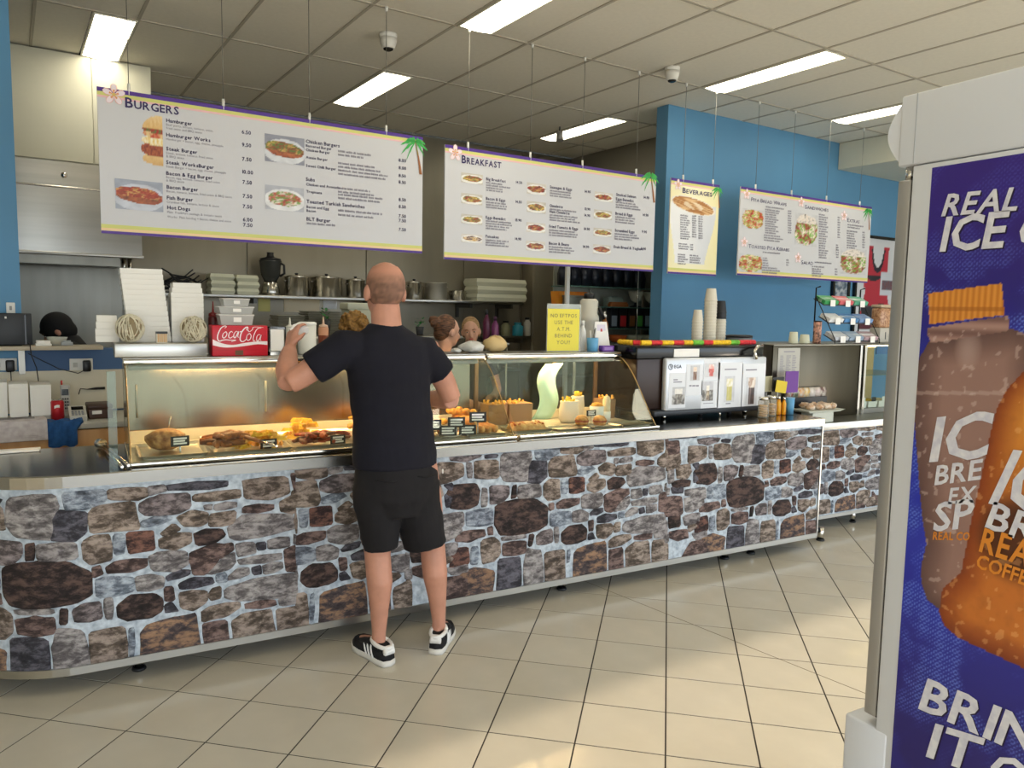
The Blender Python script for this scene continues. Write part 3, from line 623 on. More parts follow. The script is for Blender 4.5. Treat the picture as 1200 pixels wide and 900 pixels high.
# ================================================================== HANGING MENU BOARDS
PURPLE = mat('print_purple', '51308f', .4); LIME = mat('print_lime', 'd5d67c', .45); PINKS = mat('print_pink', 'eebfc0', .45); PEACH = mat('print_peach', 'f0cf9f', .45)
INK = mat('print_ink', '3b3558', .6); INKG = mat('print_grey_ink', '8a8794', .6); HEADC = mat('print_heading', '352a5e', .5)
BOARDW = mat('board_white', 'd0d0d4', .4); PETAL = mat('print_petal', 'f3e3ea', .5); PETALC = mat('print_petal_heart', 'e8a060', .5); PETALP = mat('print_petal_pink', 'e9b3a8', .5)
PALMG = mat('print_palm_green', '3fae52', .45); PALMT = mat('print_palm_trunk', '9a6238', .5)
PRINT = attr_mat('photo_print', .4)
WIRE = mat('wire_steel', '77756f', .4, .8)
YBD = 4.72
def food_fn(kind, seed):
    def fn(u, v):
        n = fbm(u*4+seed*7.3, v*4+seed*3.1); n2 = fbm(u*11+seed, v*11-seed*2.3, 3)
        if kind == 'burger':
            x = (u-1.0)/.95; c = (208, 208, 212)
            def blob(v0, v1, rx): return abs((v-(v0+v1)/2)/((v1-v0)/2))**2.5 + abs(x/rx)**2.6 < 1
            if blob(.02, .25, .95): c = mix((226, 190, 130), (200, 150, 88), (.2-v)*3+n2*.3)
            if blob(.18, .46, 1.02): c = mix((128, 52, 34), (184, 96, 50), .5+n2)
            if blob(.40, .58, .98): c = mix((246, 238, 214), (232, 196, 110), .4+n2*1.2)
            if blob(.54, .70, .9): c = mix((226, 196, 140), (196, 70, 42), .5+n*1.4)
            if blob(.64, .78, .93): c = mix((176, 50, 34), (92, 120, 50), .5+n2*1.3)
            if v > .72 and (x/.92)**2+((v-.72)/.27)**2 < 1: c = mix((222, 178, 112), (240, 212, 160), (v-.72)*3+n2*.5)
            return c
        bg, plate, f1, f2, f3 = {
            'dog': ((168, 174, 190), (206, 210, 222), (178, 72, 44), (214, 160, 88), (150, 50, 34)),
            'sub': ((150, 152, 166), (220, 222, 228), (140, 84, 44), (206, 168, 88), (86, 120, 52)),
            'salad': ((186, 188, 198), (236, 236, 238), (196, 92, 66), (232, 226, 206), (104, 150, 62)),
            'egg': ((206, 200, 190), (240, 238, 232), (226, 190, 96), (168, 84, 60), (94, 120, 58)),
            'toast': ((214, 208, 200), (240, 238, 234), (200, 160, 90), (120, 66, 48), (180, 50, 44)),
            'cake': ((220, 214, 208), (242, 240, 238), (216, 176, 108), (90, 48, 48), (228, 214, 190)),
            'wrap': ((208, 208, 212), (208, 208, 212), (236, 218, 178), (206, 74, 52), (150, 178, 70)),
            'sand': ((208, 208, 212), (208, 208, 212), (170, 78, 62), (236, 224, 206), (110, 176, 60))}[kind]
        c = mix(bg, tuple(v_-14 for v_ in bg), .5+n)
        if ((u-.5)/.54)**2+((v-.42)/.46)**2 < 1: c = mix(plate, tuple(v_-22 for v_ in plate), .4+n*.8)
        a = ((u-.5)/.44)**2+((v-.48)/.30)**2
        if kind in ('dog', 'sub'): a = abs((u-.5)/.49)**2.4+abs((v-.50+(u-.5)*.12)/.27)**2.2
        if kind in ('wrap', 'sand'): a = abs((u-.5)/.5)**2.5+abs((v-.5)/.47)**2.5
        if a < 1+n*.25:
            c = mix(f1, f2, .5+n*2.4)
            if n2 > .12: c = mix(c, f3, .8)
            if kind in ('dog', 'sub') and v < .42-(u-.5)*.12: c = mix((190, 110, 62), (150, 76, 44), .5+n)
            if kind == 'sand' and v > .68: c = mix((240, 236, 232), (222, 208, 196), .5+n2)
            if kind == 'wrap' and u > .72-.2*v and seed > 40: c = mix((232, 220, 190), (214, 196, 160), .5+n)
            c = mix(c, (40, 25, 18), max(0, -n2)*.6)
        return c
    return fn
class Board:
    def __init__(s, name, label, corners, wires):
        (ax, ay), (bx, by), (cx, cy), (dx, dy) = corners          # tl, bl, tr, br in photo pixels
        P = [bony(*c, YBD) for c in corners]
        s.x0 = (P[0].x+P[1].x)/2; s.x1 = (P[2].x+P[3].x)/2; s.z1 = (P[0].z+P[2].z)/2; s.z0 = (P[1].z+P[3].z)/2
        s.t = thing(name, label, 'menu board', B((s.x0+s.x1)/2, YBD, s.z0), BA, 'menu boards hung from the ceiling')
        s.w = (s.x1-s.x0)/2; s.h = s.z1-s.z0; w, h = s.w, s.h
        ob('panel', MB().box(-w, w, 0, .012, 0, h), BOARDW, s.t)
        def strip(n, m, z0, z1): ob(n, MB().box(-w, w, -.0012, 0, z0, z1), m, s.t)
        strip('purple_band', PURPLE, h-.022, h); strip('lime_band', LIME, h-.041, h-.022); strip('pink_band', PINKS, h-.052, h-.041)
        strip('lime_band', LIME, .030, .050); strip('peach_band', PEACH, .015, .030); strip('purple_band', PURPLE, 0, .015)
        for px, py in wires:
            q = s.at(px, py); x = q[0]; zc = CZ-s.z0
            wr = ob('hanging_wire', MB().tube([(x, .006, h-.01), (x, .006, zc-.004)], .0022, 5), WIRE, s.t)
            ob('wire_clip', MB().cyl((x, .006, h-.02), (x, .006, h+.04), .008, seg=8), WHITE, wr); ob('ceiling_cap', MB().cyl((x, .006, zc-.035), (x, .006, zc-.005), .009, seg=8), WHITE, wr)
        s.lay = {}
    def at(s, px, py):
        q = bony(px, py, YBD); return (q.x-(s.x0+s.x1)/2, q.z-s.z0)
    def text(s, layer, m, items, cap, wt='b', smallcaps=False):
        mb = s.lay.setdefault(layer, (MB(), m))[0]
        for it in items:
            txt, px, py = it[:3]; x, z = s.at(px, py); k = s.at(px, py-cap)[1]-z
            wid = None
            if len(it) > 3 and it[3]: wid = s.at(it[3], py)[0]-x
            put_text(mb, txt, (x, -.0026, z), (1, 0, 0), (0, 0, k), wt, wid, smallcaps=smallcaps)
    def bars(s, layer, m, px0, py0, px1, rows, dpy, cap=1.6, seed=0, price=False):
        """print too small to read: broken strokes"""
        mb = s.lay.setdefault(layer, (MB(), m))[0]
        for r in range(rows):
            x, z = s.at(px0, py0+dpy*r); x1 = s.at(px1, py0+dpy*r)[0]; k = s.at(px0, py0+dpy*r-cap)[1]-z
            x1 = x+(x1-x)*(1 if price else .62+.38*hsh(seed, r, 5)); n = 0
            while x < x1:
                wl = k*(1.2+2.6*hsh(seed, r, n)); c = x
                while c < min(x+wl, x1):
                    cw = k*(.26+.3*hsh(seed+n, r, c)); mb.add([(c, -.0026, z), (c+cw, -.0026, z), (c+cw, -.0026, z+k*(.7+.5*hsh(c, n))), (c, -.0026, z+k*(.7+.4*hsh(n, c)))], [(0, 1, 2, 3)]); c += cw+k*.16
                x += wl+k*.6; n += 1
    def photo(s, kind, px0, py0, px1, py1, seed, n=26):
        x0, z1 = s.at(px0, py0); x1, z0 = s.at(px1, py1)
        # the lower right pixel sits on a sloping line: keep the print upright
        xm, zb = s.at(px0, py0+(py1-py0)-(px1-px0)*s.slope); z0 = zb
        me = print_mesh('food_photo', n, n, food_fn(kind, seed), lambda u, v: (x0+(x1-x0)*u, -.002, z0+(z1-z0)*v)); ob('food_photo', me, PRINT, s.t)
    slope = .14
    def flower(s, px, py, r=8):
        x, z = s.at(px, py); k = abs(s.at(px, py-r)[1]-z)
        pet = MB(); ed = MB(); ht = MB()
        for i in range(5):
            a = math.pi/2+i*2*math.pi/5; d = Vector((math.cos(a), math.sin(a))); n = Vector((-d.y, d.x))
            def ring(sc, yy): return [(x+(d*(k*t)+n*(k*.30*sc*wd))[0], yy, z+(d*(k*t*1.0)+n*(k*.30*sc*wd))[1]) for t, wd in ((.08, 0), (.35, .8), (.62, 1), (.86, .75), (1.0*(.9+.1*sc), 0), (.86, -.75), (.62, -1), (.35, -.8))]
            ed.add(ring(1.0, -.0030), [tuple(range(8))]); pet.add(ring(.78, -.0034), [tuple(range(8))])
            ht.add([(x, -.0038, z), (x+(d*k*.42+n*k*.1).x, -.0038, z+(d*k*.42+n*k*.1).y), (x+(d*k*.42-n*k*.1).x, -.0038, z+(d*k*.42-n*k*.1).y)], [(0, 1, 2)])
        o = ob('flower_emblem', ed, PETALP, s.t); ob('petal_fill', pet, PETAL, o); ob('flower_heart', ht, PETALC, o)
    def palm(s, px, py, px2, py2, k=1.0):
        """crown centre and trunk foot"""
        x, z = s.at(px, py); x2, z2 = s.at(px2, py2); g = MB(); L = (z-z2)*.52*k
        for a, l in ((175, 1.0), (150, .75), (205, 1.05), (232, 1.0), (115, .6), (60, .55), (25, .75), (-5, .85), (-35, .75), (-70, .5)):
            a = math.radians(a); pts = []; n = 6
            for i in range(n+1):
                t = i/n; cx = x+math.cos(a)*L*l*t; cz = z+math.sin(a)*L*l*t-L*.42*t*t; wd = L*.13*math.sin(math.pi*min(1, t*.95+.05))*(1 if i % 2 else .65)
                pts.append((cx, cz, wd))
            g.add([(c, -.0042, d+w_) for c, d, w_ in pts]+[(c, -.0042, d-w_) for c, d, w_ in reversed(pts)], [tuple(range(2*n+2))])
        o = ob('palm_emblem', g, PALMG, s.t); w = (z-z2)*.035
        ob('palm_trunk', MB().add([(x-w*.6, -.0038, z), (x+w*.6, -.0038, z), ((x+x2)/2+w*1.2, -.0038, (z+z2)/2), (x2+w*1.5, -.0038, z2), (x2-w*1.3, -.0038, z2), ((x+x2)/2-w*.4, -.0038, (z+z2)/2)], [(0, 1, 2, 3, 4, 5)]), PALMT, o)
    def done(s):
        for k, (mb, m) in s.lay.items():
            o = ob(k, mb, m, s.t)
            if k != 'heading_lettering': o['kind'] = 'stuff'
def cr(ox, oy, sc): return lambda x, y: (ox+x/sc, oy+y/sc)

# burgers
b = Board('menu_board', 'wide white menu board headed Burgers', [(115, 96), (117, 268), (495, 165), (495, 301)], [(151, 102), (262, 120), (363, 137), (453, 153)])
q = cr(100, 80, 4.2857)
b.text('heading_lettering', HEADC, [('Burgers', *q(200, 195), 209.7)], 11.5, 'b', True); b.flower(*q(143, 132), 13)
b.photo('burger', *q(270, 222), *q(392, 500), 1, 34); b.photo('dog', *q(147, 552), *q(392, 738), 2, 34)
b.text('item_lettering', INK, [('Hamburger', *q(406, 270)), ('Hamburger Works', *q(406, 342)), ('Steak Burger', *q(406, 412)), ('Steak WorksBurger', *q(406, 480)), ('Bacon & Egg Burger', *q(406, 535)), ('Bacon Burger', *q(408, 604)), ('Fish Burger', *q(409, 658)), ('Hot Dogs', *q(411, 707))], 4.1)
b.text('price_lettering', INK, [(a, *q(x, y)) for a, x, y in (('6.50', 785, 328), ('9.50', 786, 392), ('7.50', 787, 464), ('10.00', 788, 528), ('7.50', 789, 580), ('7.50', 790, 650), ('7.50', 790, 702), ('6.00', 791, 768), ('7.50', 792, 795))], 4.2)
b.text('small_lettering', INKG, [('Beef patty, lettuce, tomato, onion,', *q(406, 288)), ('fried onion and BBQ sauce', *q(406, 305)), ('Hamburger + bacon, egg, cheese, pineapple', *q(406, 360)), ('Steak, lettuce, tomato, fried onion', *q(406, 430)), ('& BBQ sauce', *q(406, 447)), ('Steak Burger + bacon, egg, cheese, pineapple', *q(406, 498)), ('Bacon, egg, lettuce, tomato, fried onion', *q(406, 552)), ('& BBQ sauce', *q(406, 568)), ('Bacon, tomato, lettuce, fried onion & BBQ sauce', *q(408, 622)), ('Crumbed fish, tomato, lettuce & sauce', *q(409, 676)), ('Plain  Frankfurt sausage & tomato sauce', *q(411, 727)), ('Works  Plain hotdog + bacon, cheese and onion', *q(411, 750))], 2.6, 'n')
q = cr(300, 110, 4.2857)
b.photo('sub', *q(43, 198), *q(243, 365), 3, 30); b.photo('salad', *q(45, 455), *q(240, 605), 4, 30)
b.text('item_lettering', INK, [('Chicken Burgers', *q(250, 246)), ('Subs', *q(250, 436)), ('Toasted Turkish Sandwiches', *q(253, 548)), ('BLT Burger', *q(253, 636))], 4.0)
b.text('item_lettering', INK, [('Battered Burger', *q(250, 266)), ('Chicken Burger', *q(250, 287)), ('Aussie Burger', *q(250, 324)), ('Sweet Chilli Burger', *q(250, 366)), ('Chicken and Avocado', *q(251, 460)), ('Tropicana', *q(252, 496)), ('Bacon and Egg', *q(253, 573)), ('Bacon', *q(253, 592))], 3.0)
b.text('price_lettering', INK, [(a, *q(716, y)) for a, y in (('8.00', 340), ('8.00', 378), ('8.50', 417), ('8.50', 450), ('8.50', 538), ('8.50', 573), ('7.50', 620), ('7.50', 643), ('7.50', 688))], 3.6)
for k, (x, y, x1, n) in enumerate(((412, 292, 600, 2), (412, 352, 640, 2), (412, 388, 660, 2), (412, 478, 640, 2), (412, 510, 670, 2), (412, 590, 690, 1), (412, 612, 680, 1), (255, 655, 440, 1))): b.bars('small_lettering', INKG, *q(x, y), q(x1, 0)[0], n, 4.2, 2.4, k+1)
b.palm(*q(800, 240), *q(826, 405)); b.done()

# breakfast
b = Board('menu_board', 'wide white menu board headed Breakfast', [(521, 168), (521, 303), (768, 208), (766, 319)], [(549, 173), (622, 185), (683, 194), (746, 204)])
q = cr(510, 150, 4.2857); b.slope = .12
b.text('heading_lettering', HEADC, [('Breakfast', *q(132, 175), q(332, 0)[0])], 9.0, 'b', True); b.flower(*q(100, 125), 10)
for k, (kd, x0, y0, x1, y1) in enumerate((('egg', 130, 222, 238, 285), ('egg', 130, 325, 236, 390), ('egg', 130, 430, 236, 490), ('cake', 130, 530, 236, 585), ('toast', 460, 272, 556, 340), ('egg', 460, 365, 554, 432), ('toast', 458, 472, 552, 532), ('toast', 456, 565, 550, 625), ('toast', 800, 318, 890, 375), ('egg', 797, 408, 886, 465), ('egg', 795, 500, 885, 552), ('toast', 792, 583, 880, 640))):
    b.photo(kd, *q(x0, y0), *q(x1, y1), 10+k, 18)
b.text('item_lettering', INK, [(a, *q(x, y)) for a, x, y in (('Big Breakfast', 255, 262), ('Bacon & Eggs', 254, 360), ('Eggs Benedict', 253, 455), ('Pancakes', 252, 550), ('Sausages & Eggs', 575, 302), ('Omelette', 574, 396), ('Ham Omelette', 573, 425), ('Fried Tomato & Eggs', 571, 500), ('Bacon & Beans', 570, 585), ('Smoked Salmon', 908, 340), ('Eggs Benedict', 907, 362), ('Bread & Eggs', 904, 435), ('Scrambled Eggs', 901, 520), ('Fruit Bread & Yoghurt', 896, 603))], 3.2)
b.text('price_lettering', INK, [(a, *q(x, y)) for a, x, y in (('14.50', 405, 278), ('14.50', 403, 376), ('15.90', 402, 468), ('14.90', 400, 562), ('14.90', 750, 324), ('13.90', 750, 412), ('14.90', 748, 444), ('14.90', 746, 512), ('14.90', 742, 602), ('14.90', 1046, 354), ('14.90', 1042, 442), ('9.90', 1037, 527), ('8.90', 1032, 612))], 3.0)
for k, (x, y, x1, n) in enumerate(((255, 278, 375, 4), (254, 376, 370, 3), (253, 470, 390, 4), (252, 566, 390, 3), (575, 318, 725, 3), (574, 411, 730, 1), (573, 440, 730, 3), (571, 516, 725, 3), (570, 600, 700, 3), (906, 376, 1045, 3), (903, 450, 1030, 3), (900, 535, 1025, 3))): b.bars('small_lettering', INKG, *q(x, y), q(x1, 0)[0], n, 2.9, 1.9, 20+k)
b.palm(*q(1082, 240), *q(1098, 375)); b.done()

# beverages
def bev(u, v):
    c = mix((246, 240, 206), (238, 226, 170), abs(u-.4)*1.5-.1)
    cup = .46-.34*(1-min(1, max(0, (v-.06)/.8)))**2.2
    cxx = .46+.06*(v-.5)
    if .06 < v < .80 and abs(u-cxx) < (.30+.17*smooth(.0, .7, v)): c = mix((238, 238, 240), (214, 216, 222), smooth(.2, .9, u))
    x, y = (u-.47), (v-.775)+(u-.47)*.10
    e = (x/.46)**2+(y/.095)**2
    if e < 1: c = (236, 228, 214)
    if e < .86:
        s_ = math.sin(14*x+9*math.sin(y*30))+.6*math.sin(40*y+6*x); c = mix((176, 118, 62), (226, 188, 138), smooth(-.6, 1.2, s_)); 
        if (x/.2)**2+(y/.045)**2 < 1: c = mix(c, (240, 226, 202), .75*smooth(.2, .8, abs(math.sin(9*x+20*y))))
    return c
b = Board('menu_board', 'narrow cream menu board headed Beverages with a coffee cup', [(787, 208), (782, 321), (842, 217), (840, 323)], [(801, 210), (836, 215)])
q = cr(770, 190, 4.0); b.slope = .12
ob('printed_face', print_mesh('printed_face', 60, 90, bev, lambda u, v: (-b.w+2*b.w*u, -.0008, .05+(b.h-.102)*v)), PRINT, b.t)
b.text('heading_lettering', HEADC, [('Beverages', *q(118, 143), q(258, 0)[0])], 6.0, 'b', True); b.flower(*q(98, 106), 7)
b.bars('small_lettering', INKG, *q(108, 252), q(152, 0)[0], 11, 2.7, 1.7, 41); b.bars('small_lettering', INKG, *q(163, 255), q(182, 0)[0], 10, 2.7, 1.7, 42, True); b.bars('small_lettering', INKG, *q(193, 258), q(212, 0)[0], 10, 2.8, 1.7, 43, True)
b.bars('small_lettering', INKG, *q(100, 385), q(150, 0)[0], 3, 2.8, 1.7, 44); b.bars('small_lettering', INKG, *q(154, 390), q(168, 0)[0], 3, 2.8, 1.7, 45, True); b.bars('small_lettering', INKG, *q(96, 435), q(145, 0)[0], 5, 2.7, 1.7, 46); b.bars('small_lettering', INKG, *q(152, 440), q(208, 0)[0], 4, 2.7, 1.7, 47)
b.palm(*q(284, 128), *q(290, 215)); b.done()

# wraps, sandwiches, extras
b = Board('menu_board', 'white menu board headed Pita Bread Wraps and Sandwiches', [(868, 219), (864, 323), (1021, 242), (1017, 331)], [(886, 221), (928, 228), (969, 234), (1008, 240)])
b.text('heading_lettering', HEADC, [('Pita Bread Wraps', *q(440, 183), q(607, 0)[0]), ('Toasted Pita Kebabs', *q(427, 402), q(620, 0)[0]), ('Sandwiches', *q(692, 218), q(803, 0)[0]), ('Extras', *q(891, 280), q(948, 0)[0]), ('Salad', *q(675, 478), q(730, 0)[0])], 4.6, 'n', True)
for x, y in ((420, 150), (408, 375), (675, 188), (876, 252), (660, 449)): b.flower(*q(x, y), 6.5)
for k, (kd, x0, y0, x1, y1) in enumerate((('wrap', 400, 215, 495, 322), ('wrap', 385, 425, 490, 528), ('sand', 650, 236, 747, 402), ('sand', 862, 400, 975, 538))): b.photo(kd, *q(x0, y0), *q(x1, y1), 30+k*9, 28)
for k, (x, y, x1, n, d) in enumerate(((508, 212, 632, 1, 3), (505, 225, 575, 11, 2.7), (612, 232, 628, 10, 2.8), (500, 345, 600, 3, 2.9), (494, 425, 612, 1, 3), (494, 452, 525, 4, 2.9), (604, 462, 616, 3, 2.9), (490, 497, 582, 3, 2.9), (757, 248, 800, 19, 2.8), (845, 262, 856, 9, 2.9), (838, 392, 849, 6, 2.8), (737, 472, 828, 1, 3), (725, 492, 785, 5, 2.7), (832, 505, 843, 3, 3), (892, 296, 982, 2, 2.9), (888, 325, 938, 8, 2.8), (961, 332, 973, 7, 2.9))):
    b.bars('small_lettering', INKG, *q(x, y), q(x1, 0)[0], n, d, 1.7, 60+k, x1-x < 20)
b.palm(*q(990, 228), *q(993, 318)); b.done()

# ================================================================== KITCHEN BEHIND, SERVICE BENCH ON THE LEFT
def bx(px0, px1, pyb, pyt, Y):
    a = bony(px0, pyb, Y); b = bony(px1, pyb, Y); c = bony((px0+px1)/2, pyt, Y); d = bony((px0+px1)/2, pyb, Y)
    return a.x, b.x, d.z, c.z
def bthing(name, label, cat, x, y, z, group=None, rz=0): return thing(name, label, cat, B(x, y, z), BA+rz, group)
def bsolo(name, mb, m, label, cat, x, y, z, group=None, rz=0): return solo(name, mb, m, label, cat, B(x, y, z), BA+rz, group)

# long wall shelf
SZ = 1.668
t = bthing('pot_shelf', 'long steel shelf of pots along the kitchen back wall', 'shelf', 3.45, 7.62, SZ-.03)
ob('board', MB().rbox(-2.35, .05, -.2, .22, 0, .03, .004), STEELH, t); ob('board', MB().rbox(.06, 1.62, -.2, .22, 0, .03, .004), STEELH, t)
for x in (-1.45, -.2, .95, 1.5): ob('bracket', MB().box(x-.015, x+.015, -.12, .225, -.05, 0).box(x-.015, x+.015, .19, .225, -.16, 0), mat('bracket_steel', '5c5a55', .4, .9), t)
def takeaway_stack(px0, px1, pyb, pyt, Y, n, label, group, m=FOAMG, zb=None, dep=.2):
    x0, x1, z0, z1 = bx(px0, px1, pyb, pyt, Y)
    if zb is not None: z1 += zb-z0; z0 = zb
    h = (z1-z0)/n; w = (x1-x0)/2; first = None
    for k in range(n):
        if first is None:
            first = bthing('takeaway_box', stk(label, 0, n), 'takeaway box', (x0+x1)/2, Y, z0, group)
            ob('base', MB().frustum(-w+.012, w-.012, -dep/2+.012, dep/2-.012, 0.0005, h*.5, -.012, -.012), m, first); ob('lid', MB().frustum(-w, w, -dep/2, dep/2, h*.5, h*.98, .012, .012), m, first)
        else: dup(first, B((x0+x1)/2+.004*math.sin(k*2.1), Y+.004*math.cos(k*3), z0+h*k), BA, label=stk(label, k, n))
takeaway_stack(244, 273, 340, 316, 7.6, 3, 'cream foam box in the pile beside the wire utensils', 'foam boxes next to the utensils', zb=SZ)
takeaway_stack(274.5, 301, 341, 318, 7.6, 3, 'cream foam box in the pile beside the blender', 'foam boxes next to the blender', zb=SZ)
takeaway_stack(551, 609, 353, 327, 7.6, 3, 'large cream foam box in the pile ending the pot shelf', 'large foam boxes on the pot shelf', zb=SZ, dep=.3)
# tangle of black utensils
u = bthing('utensil_heap', 'heap of black wire utensils lying on the kitchen shelf', 'utensils', 1.33, 7.62, SZ)
rnd = random.Random(3)
for k in range(11):
    a = rnd.uniform(-1.2, 1.2); x0 = rnd.uniform(-.12, .12); L = rnd.uniform(.10, .24); z = .02+.012*k
    s = 1 if rnd.random() < .6 else -1
    ob('utensil', MB().tube([(x0-s*L*.5, -.1+.02*k, z*.6+.012), (x0, -.08+.018*k, z+.012), (x0+s*L*.6, -.08+.016*k+.03*a, z+.03), (x0+s*L, -.08+.016*k+.05*a, z+.06+.04*rnd.random())], [.012, .01, .008, .007], 6), BLK, u)
ob('tray', MB().frustum(-.16, .16, -.12, .14, 0, .012, -.01, -.01), BLK, u)
# blender
x0, x1, z0, z1 = bx(306, 333, 341, 299, 7.62); w = (x1-x0)/2
t = bthing('blender', 'kitchen blender with smoky jug on the pot shelf', 'blender', (x0+x1)/2-.02, 7.62, SZ)
ob('base', MB().lathe([(.085, 0), (.09, .03), (.075, .12), (.06, .14)], 18), POT, t); ob('jug', MB().lathe([(.06, .14), (.09, .20), (.105, .33), (.108, .34)], 18), mat('smoky_plastic', '3b3d3c', .25), t)
ob('lid', MB().lathe([(.10, .34), (.1, .36), (.04, .375), (.03, .40), (.035, .42)], 18), BLK, t); ob('handle', MB().tube([(.095, -.02, .32), (.125, -.03, .30), (.128, -.03, .22), (.085, -.02, .19)], .012, 8), BLK, t)
# pots
def pot(px0, px1, pyb, pyt, label, Y=7.62, lid=True, m=POT):
    x0, x1, z0, z1 = bx(px0, px1, pyb, pyt, Y); r = (x1-x0)/2; h = z1-z0
    t = bthing('stock_pot', label, 'pot', (x0+x1)/2, Y, SZ)
    ob('body', MB().lathe([(r*.94, 0), (r, .012), (r, h*.9), (r*1.04, h*.92), (r*1.02, h*.95)], 24), m, t)
    if lid:
        l = ob('lid', MB().lathe([(r*1.0, h*.95), (r*.6, h*1.02), (.02, h*1.05)], 24), m, t); ob('knob', MB().lathe([(.012, h*1.05), (.02, h*1.12), (.012, h*1.14)], 10), BLK, l)
    for s in (-1, 1): ob('handle', MB().tube([(s*r*.98, -.035, h*.72), (s*(r+.006), -.03, h*.74), (s*(r+.006), .03, h*.74), (s*r*.98, .035, h*.72)], .005, 6), m, t)
pot(334, 361, 343, 319, 'steel stock pot next to the blender on the shelf')
pot(365, 400, 345, 321, 'widest steel stock pot with a lid on the shelf', Y=7.66)
pot(406, 427, 347, 325, 'steel pot with black lid knob on the shelf by the bald head')
pot(476, 494, 349, 328, 'slim polished pot on the shelf right of the bald man')
pot(499, 522, 349, 328, 'pale matt aluminium pot on the kitchen shelf', lid=False, m=mat('matt_aluminium', 'c9c7bf', .5, 1))
pot(527, 545, 351, 339, 'low small saucepan on the kitchen shelf', lid=False)
# pale flat panels on the wall below the shelf
for k, (a, c, d, e, col, lab) in enumerate(((303, 317, 365, 347, 'e6dc8e', 'pale yellow panel on the wall under the pot shelf'), (333, 375, 366, 347, 'f2e3c4', 'cream panel on the wall under the pot shelf'), (379, 395, 362, 348, 'eef0f2', 'small white panel on the wall under the pot shelf'))):
    x0, x1, z0, z1 = bx(a, c, d, e, 7.84); bsolo('pale_panel', MB().box(-(x1-x0)/2, (x1-x0)/2, 0, .004, 0, z1-z0), mat('pale_panel_'+str(col), col, .7), lab, 'note', (x0+x1)/2, 7.848, z0)
# prep bench with an over-shelf in the middle of the kitchen
pb = bthing('prep_bench', 'steel prep bench with a shelf in the middle of the kitchen', 'bench', 2.45, 6.3, 0)
ob('top', MB().rbox(-1.1, 1.1, -.3, .35, .88, .91, .004), STEELH, pb); ob('over_shelf', MB().rbox(-1.1, 1.1, -.16, .30, 1.30, 1.32, .003), STEELH, pb)
for x in (-1.05, 1.05):
    for y in (-.26, .3): ob('leg', MB().cyl((x, y, .0), (x, y, .88), .02), POT, pb)
    ob('shelf_post', MB().cyl((x, .14, .91), (x, .14, 1.30), .014), POT, pb)
# stacks of trays on it
TRAY = mat('tray_beige', 'a9a697', .6)
def plates(px0, px1, pyt, n, label, Y, h=.019):
    x0, x1, _, z1 = bx(px0, px1, 380, pyt, Y); w = (x1-x0)/2; m = MB().frustum(-w*.86, w*.86, -.1, .1, 0, h*.9, -w*.14, -.03).mesh('serving_tray'); m.materials.append(TRAY)
    for k in range(n):
        o = tag(link(bpy.data.objects.new('serving_tray', m), None, B((x0+x1)/2+.006*math.sin(k*1.9), Y, 1.321+h*k), BA), stk(label, k, n), 'tray', 'trays stacked in the kitchen')
plates(355, 396, 362, int((bony(375, 362, 6.42).z-1.321)/.019), 'beige tray in the taller kitchen stack', 6.42)
plates(320, 352, 368, int((bony(335, 368, 6.42).z-1.321)/.019), 'beige tray in the shorter kitchen stack', 6.42)
x0, x1, z0, z1 = bx(400, 436, 368, 355, 6.44); t = bthing('foam_tub', 'open cream foam tub on the prep shelf behind the bald man', 'tub', (x0+x1)/2, 6.44, 1.321)
ob('body', MB().frustum(-.09, .09, -.08, .08, 0, z1-1.321-.06, -.02, -.015), FOAMG, t); ob('lid', MB().rbox(-.125, .125, -.1, .1, z1-1.321-.06, z1-1.321, .01), FOAMG, t)
def herb(px, py, lab, Y=6.44):
    q_ = bony(px, py, Y); t = bthing('herb_bunch', lab, 'herbs', q_.x, Y, 1.321); h = q_.z-1.321
    ob('cup', MB().lathe([(.03, 0), (.04, max(.05, h-.03))], 14), DKGREY, t); g = MB(); rr = random.Random(px)
    for k in range(26):
        a = rr.uniform(0, 6.28); r = rr.uniform(.0, .035); z = h+rr.uniform(-.04, .05); c = Vector((r*math.cos(a), r*math.sin(a), z)); d = Vector((math.cos(a), math.sin(a), rr.uniform(-.2, .9))).normalized()*.035; n_ = d.cross(Vector((0, 0, 1))).normalized()*.014
        g.add([c, c+d*.5+n_, c+d, c+d*.5-n_], [(0, 1, 2, 3)])
    o = ob('leaves', g, mat('herb_green', '2f7a3a', .6, var=.3, scale=20), t); o['kind'] = 'stuff'
herb(382, 370, 'green herbs in a cup next to the tray stacks', 6.20); herb(492, 379, 'green herbs in a cup behind the woman with a bun')
# lower shelf with bits, tall dark cabinet
lz = bony(600, 394, 7.5).z
t = bthing('low_shelf', 'short dark shelf of jars near the tall steel cabinet', 'shelf', 5.05, 7.62, lz-.025); ob('board', MB().rbox(-.45, .12, -.12, .22, 0, .025, .003), STEELD, t); ob('bracket', MB().box(-.3, -.27, -.1, .22, -.06, 0), STEELD, t); ob('bracket', MB().box(.05, .08, -.1, .22, -.06, 0), STEELD, t)
def jarb(px0, px1, pyt, m, lab, cap=None, Y=7.6):
    x0, x1, z0, z1 = bx(px0, px1, 393, pyt, Y); r = (x1-x0)/2; h = z1-lz
    t = bthing('storage_jar', lab, 'jar', (x0+x1)/2, Y, lz); ob('body', MB().lathe([(r*.9, 0), (r, .01), (r, h*.72), (r*.6, h*.82), (r*.6, h*.88)], 16), m, t); ob('cap', MB().lathe([(r*.65, h*.88), (r*.65, h)], 14), cap or BLK, t)
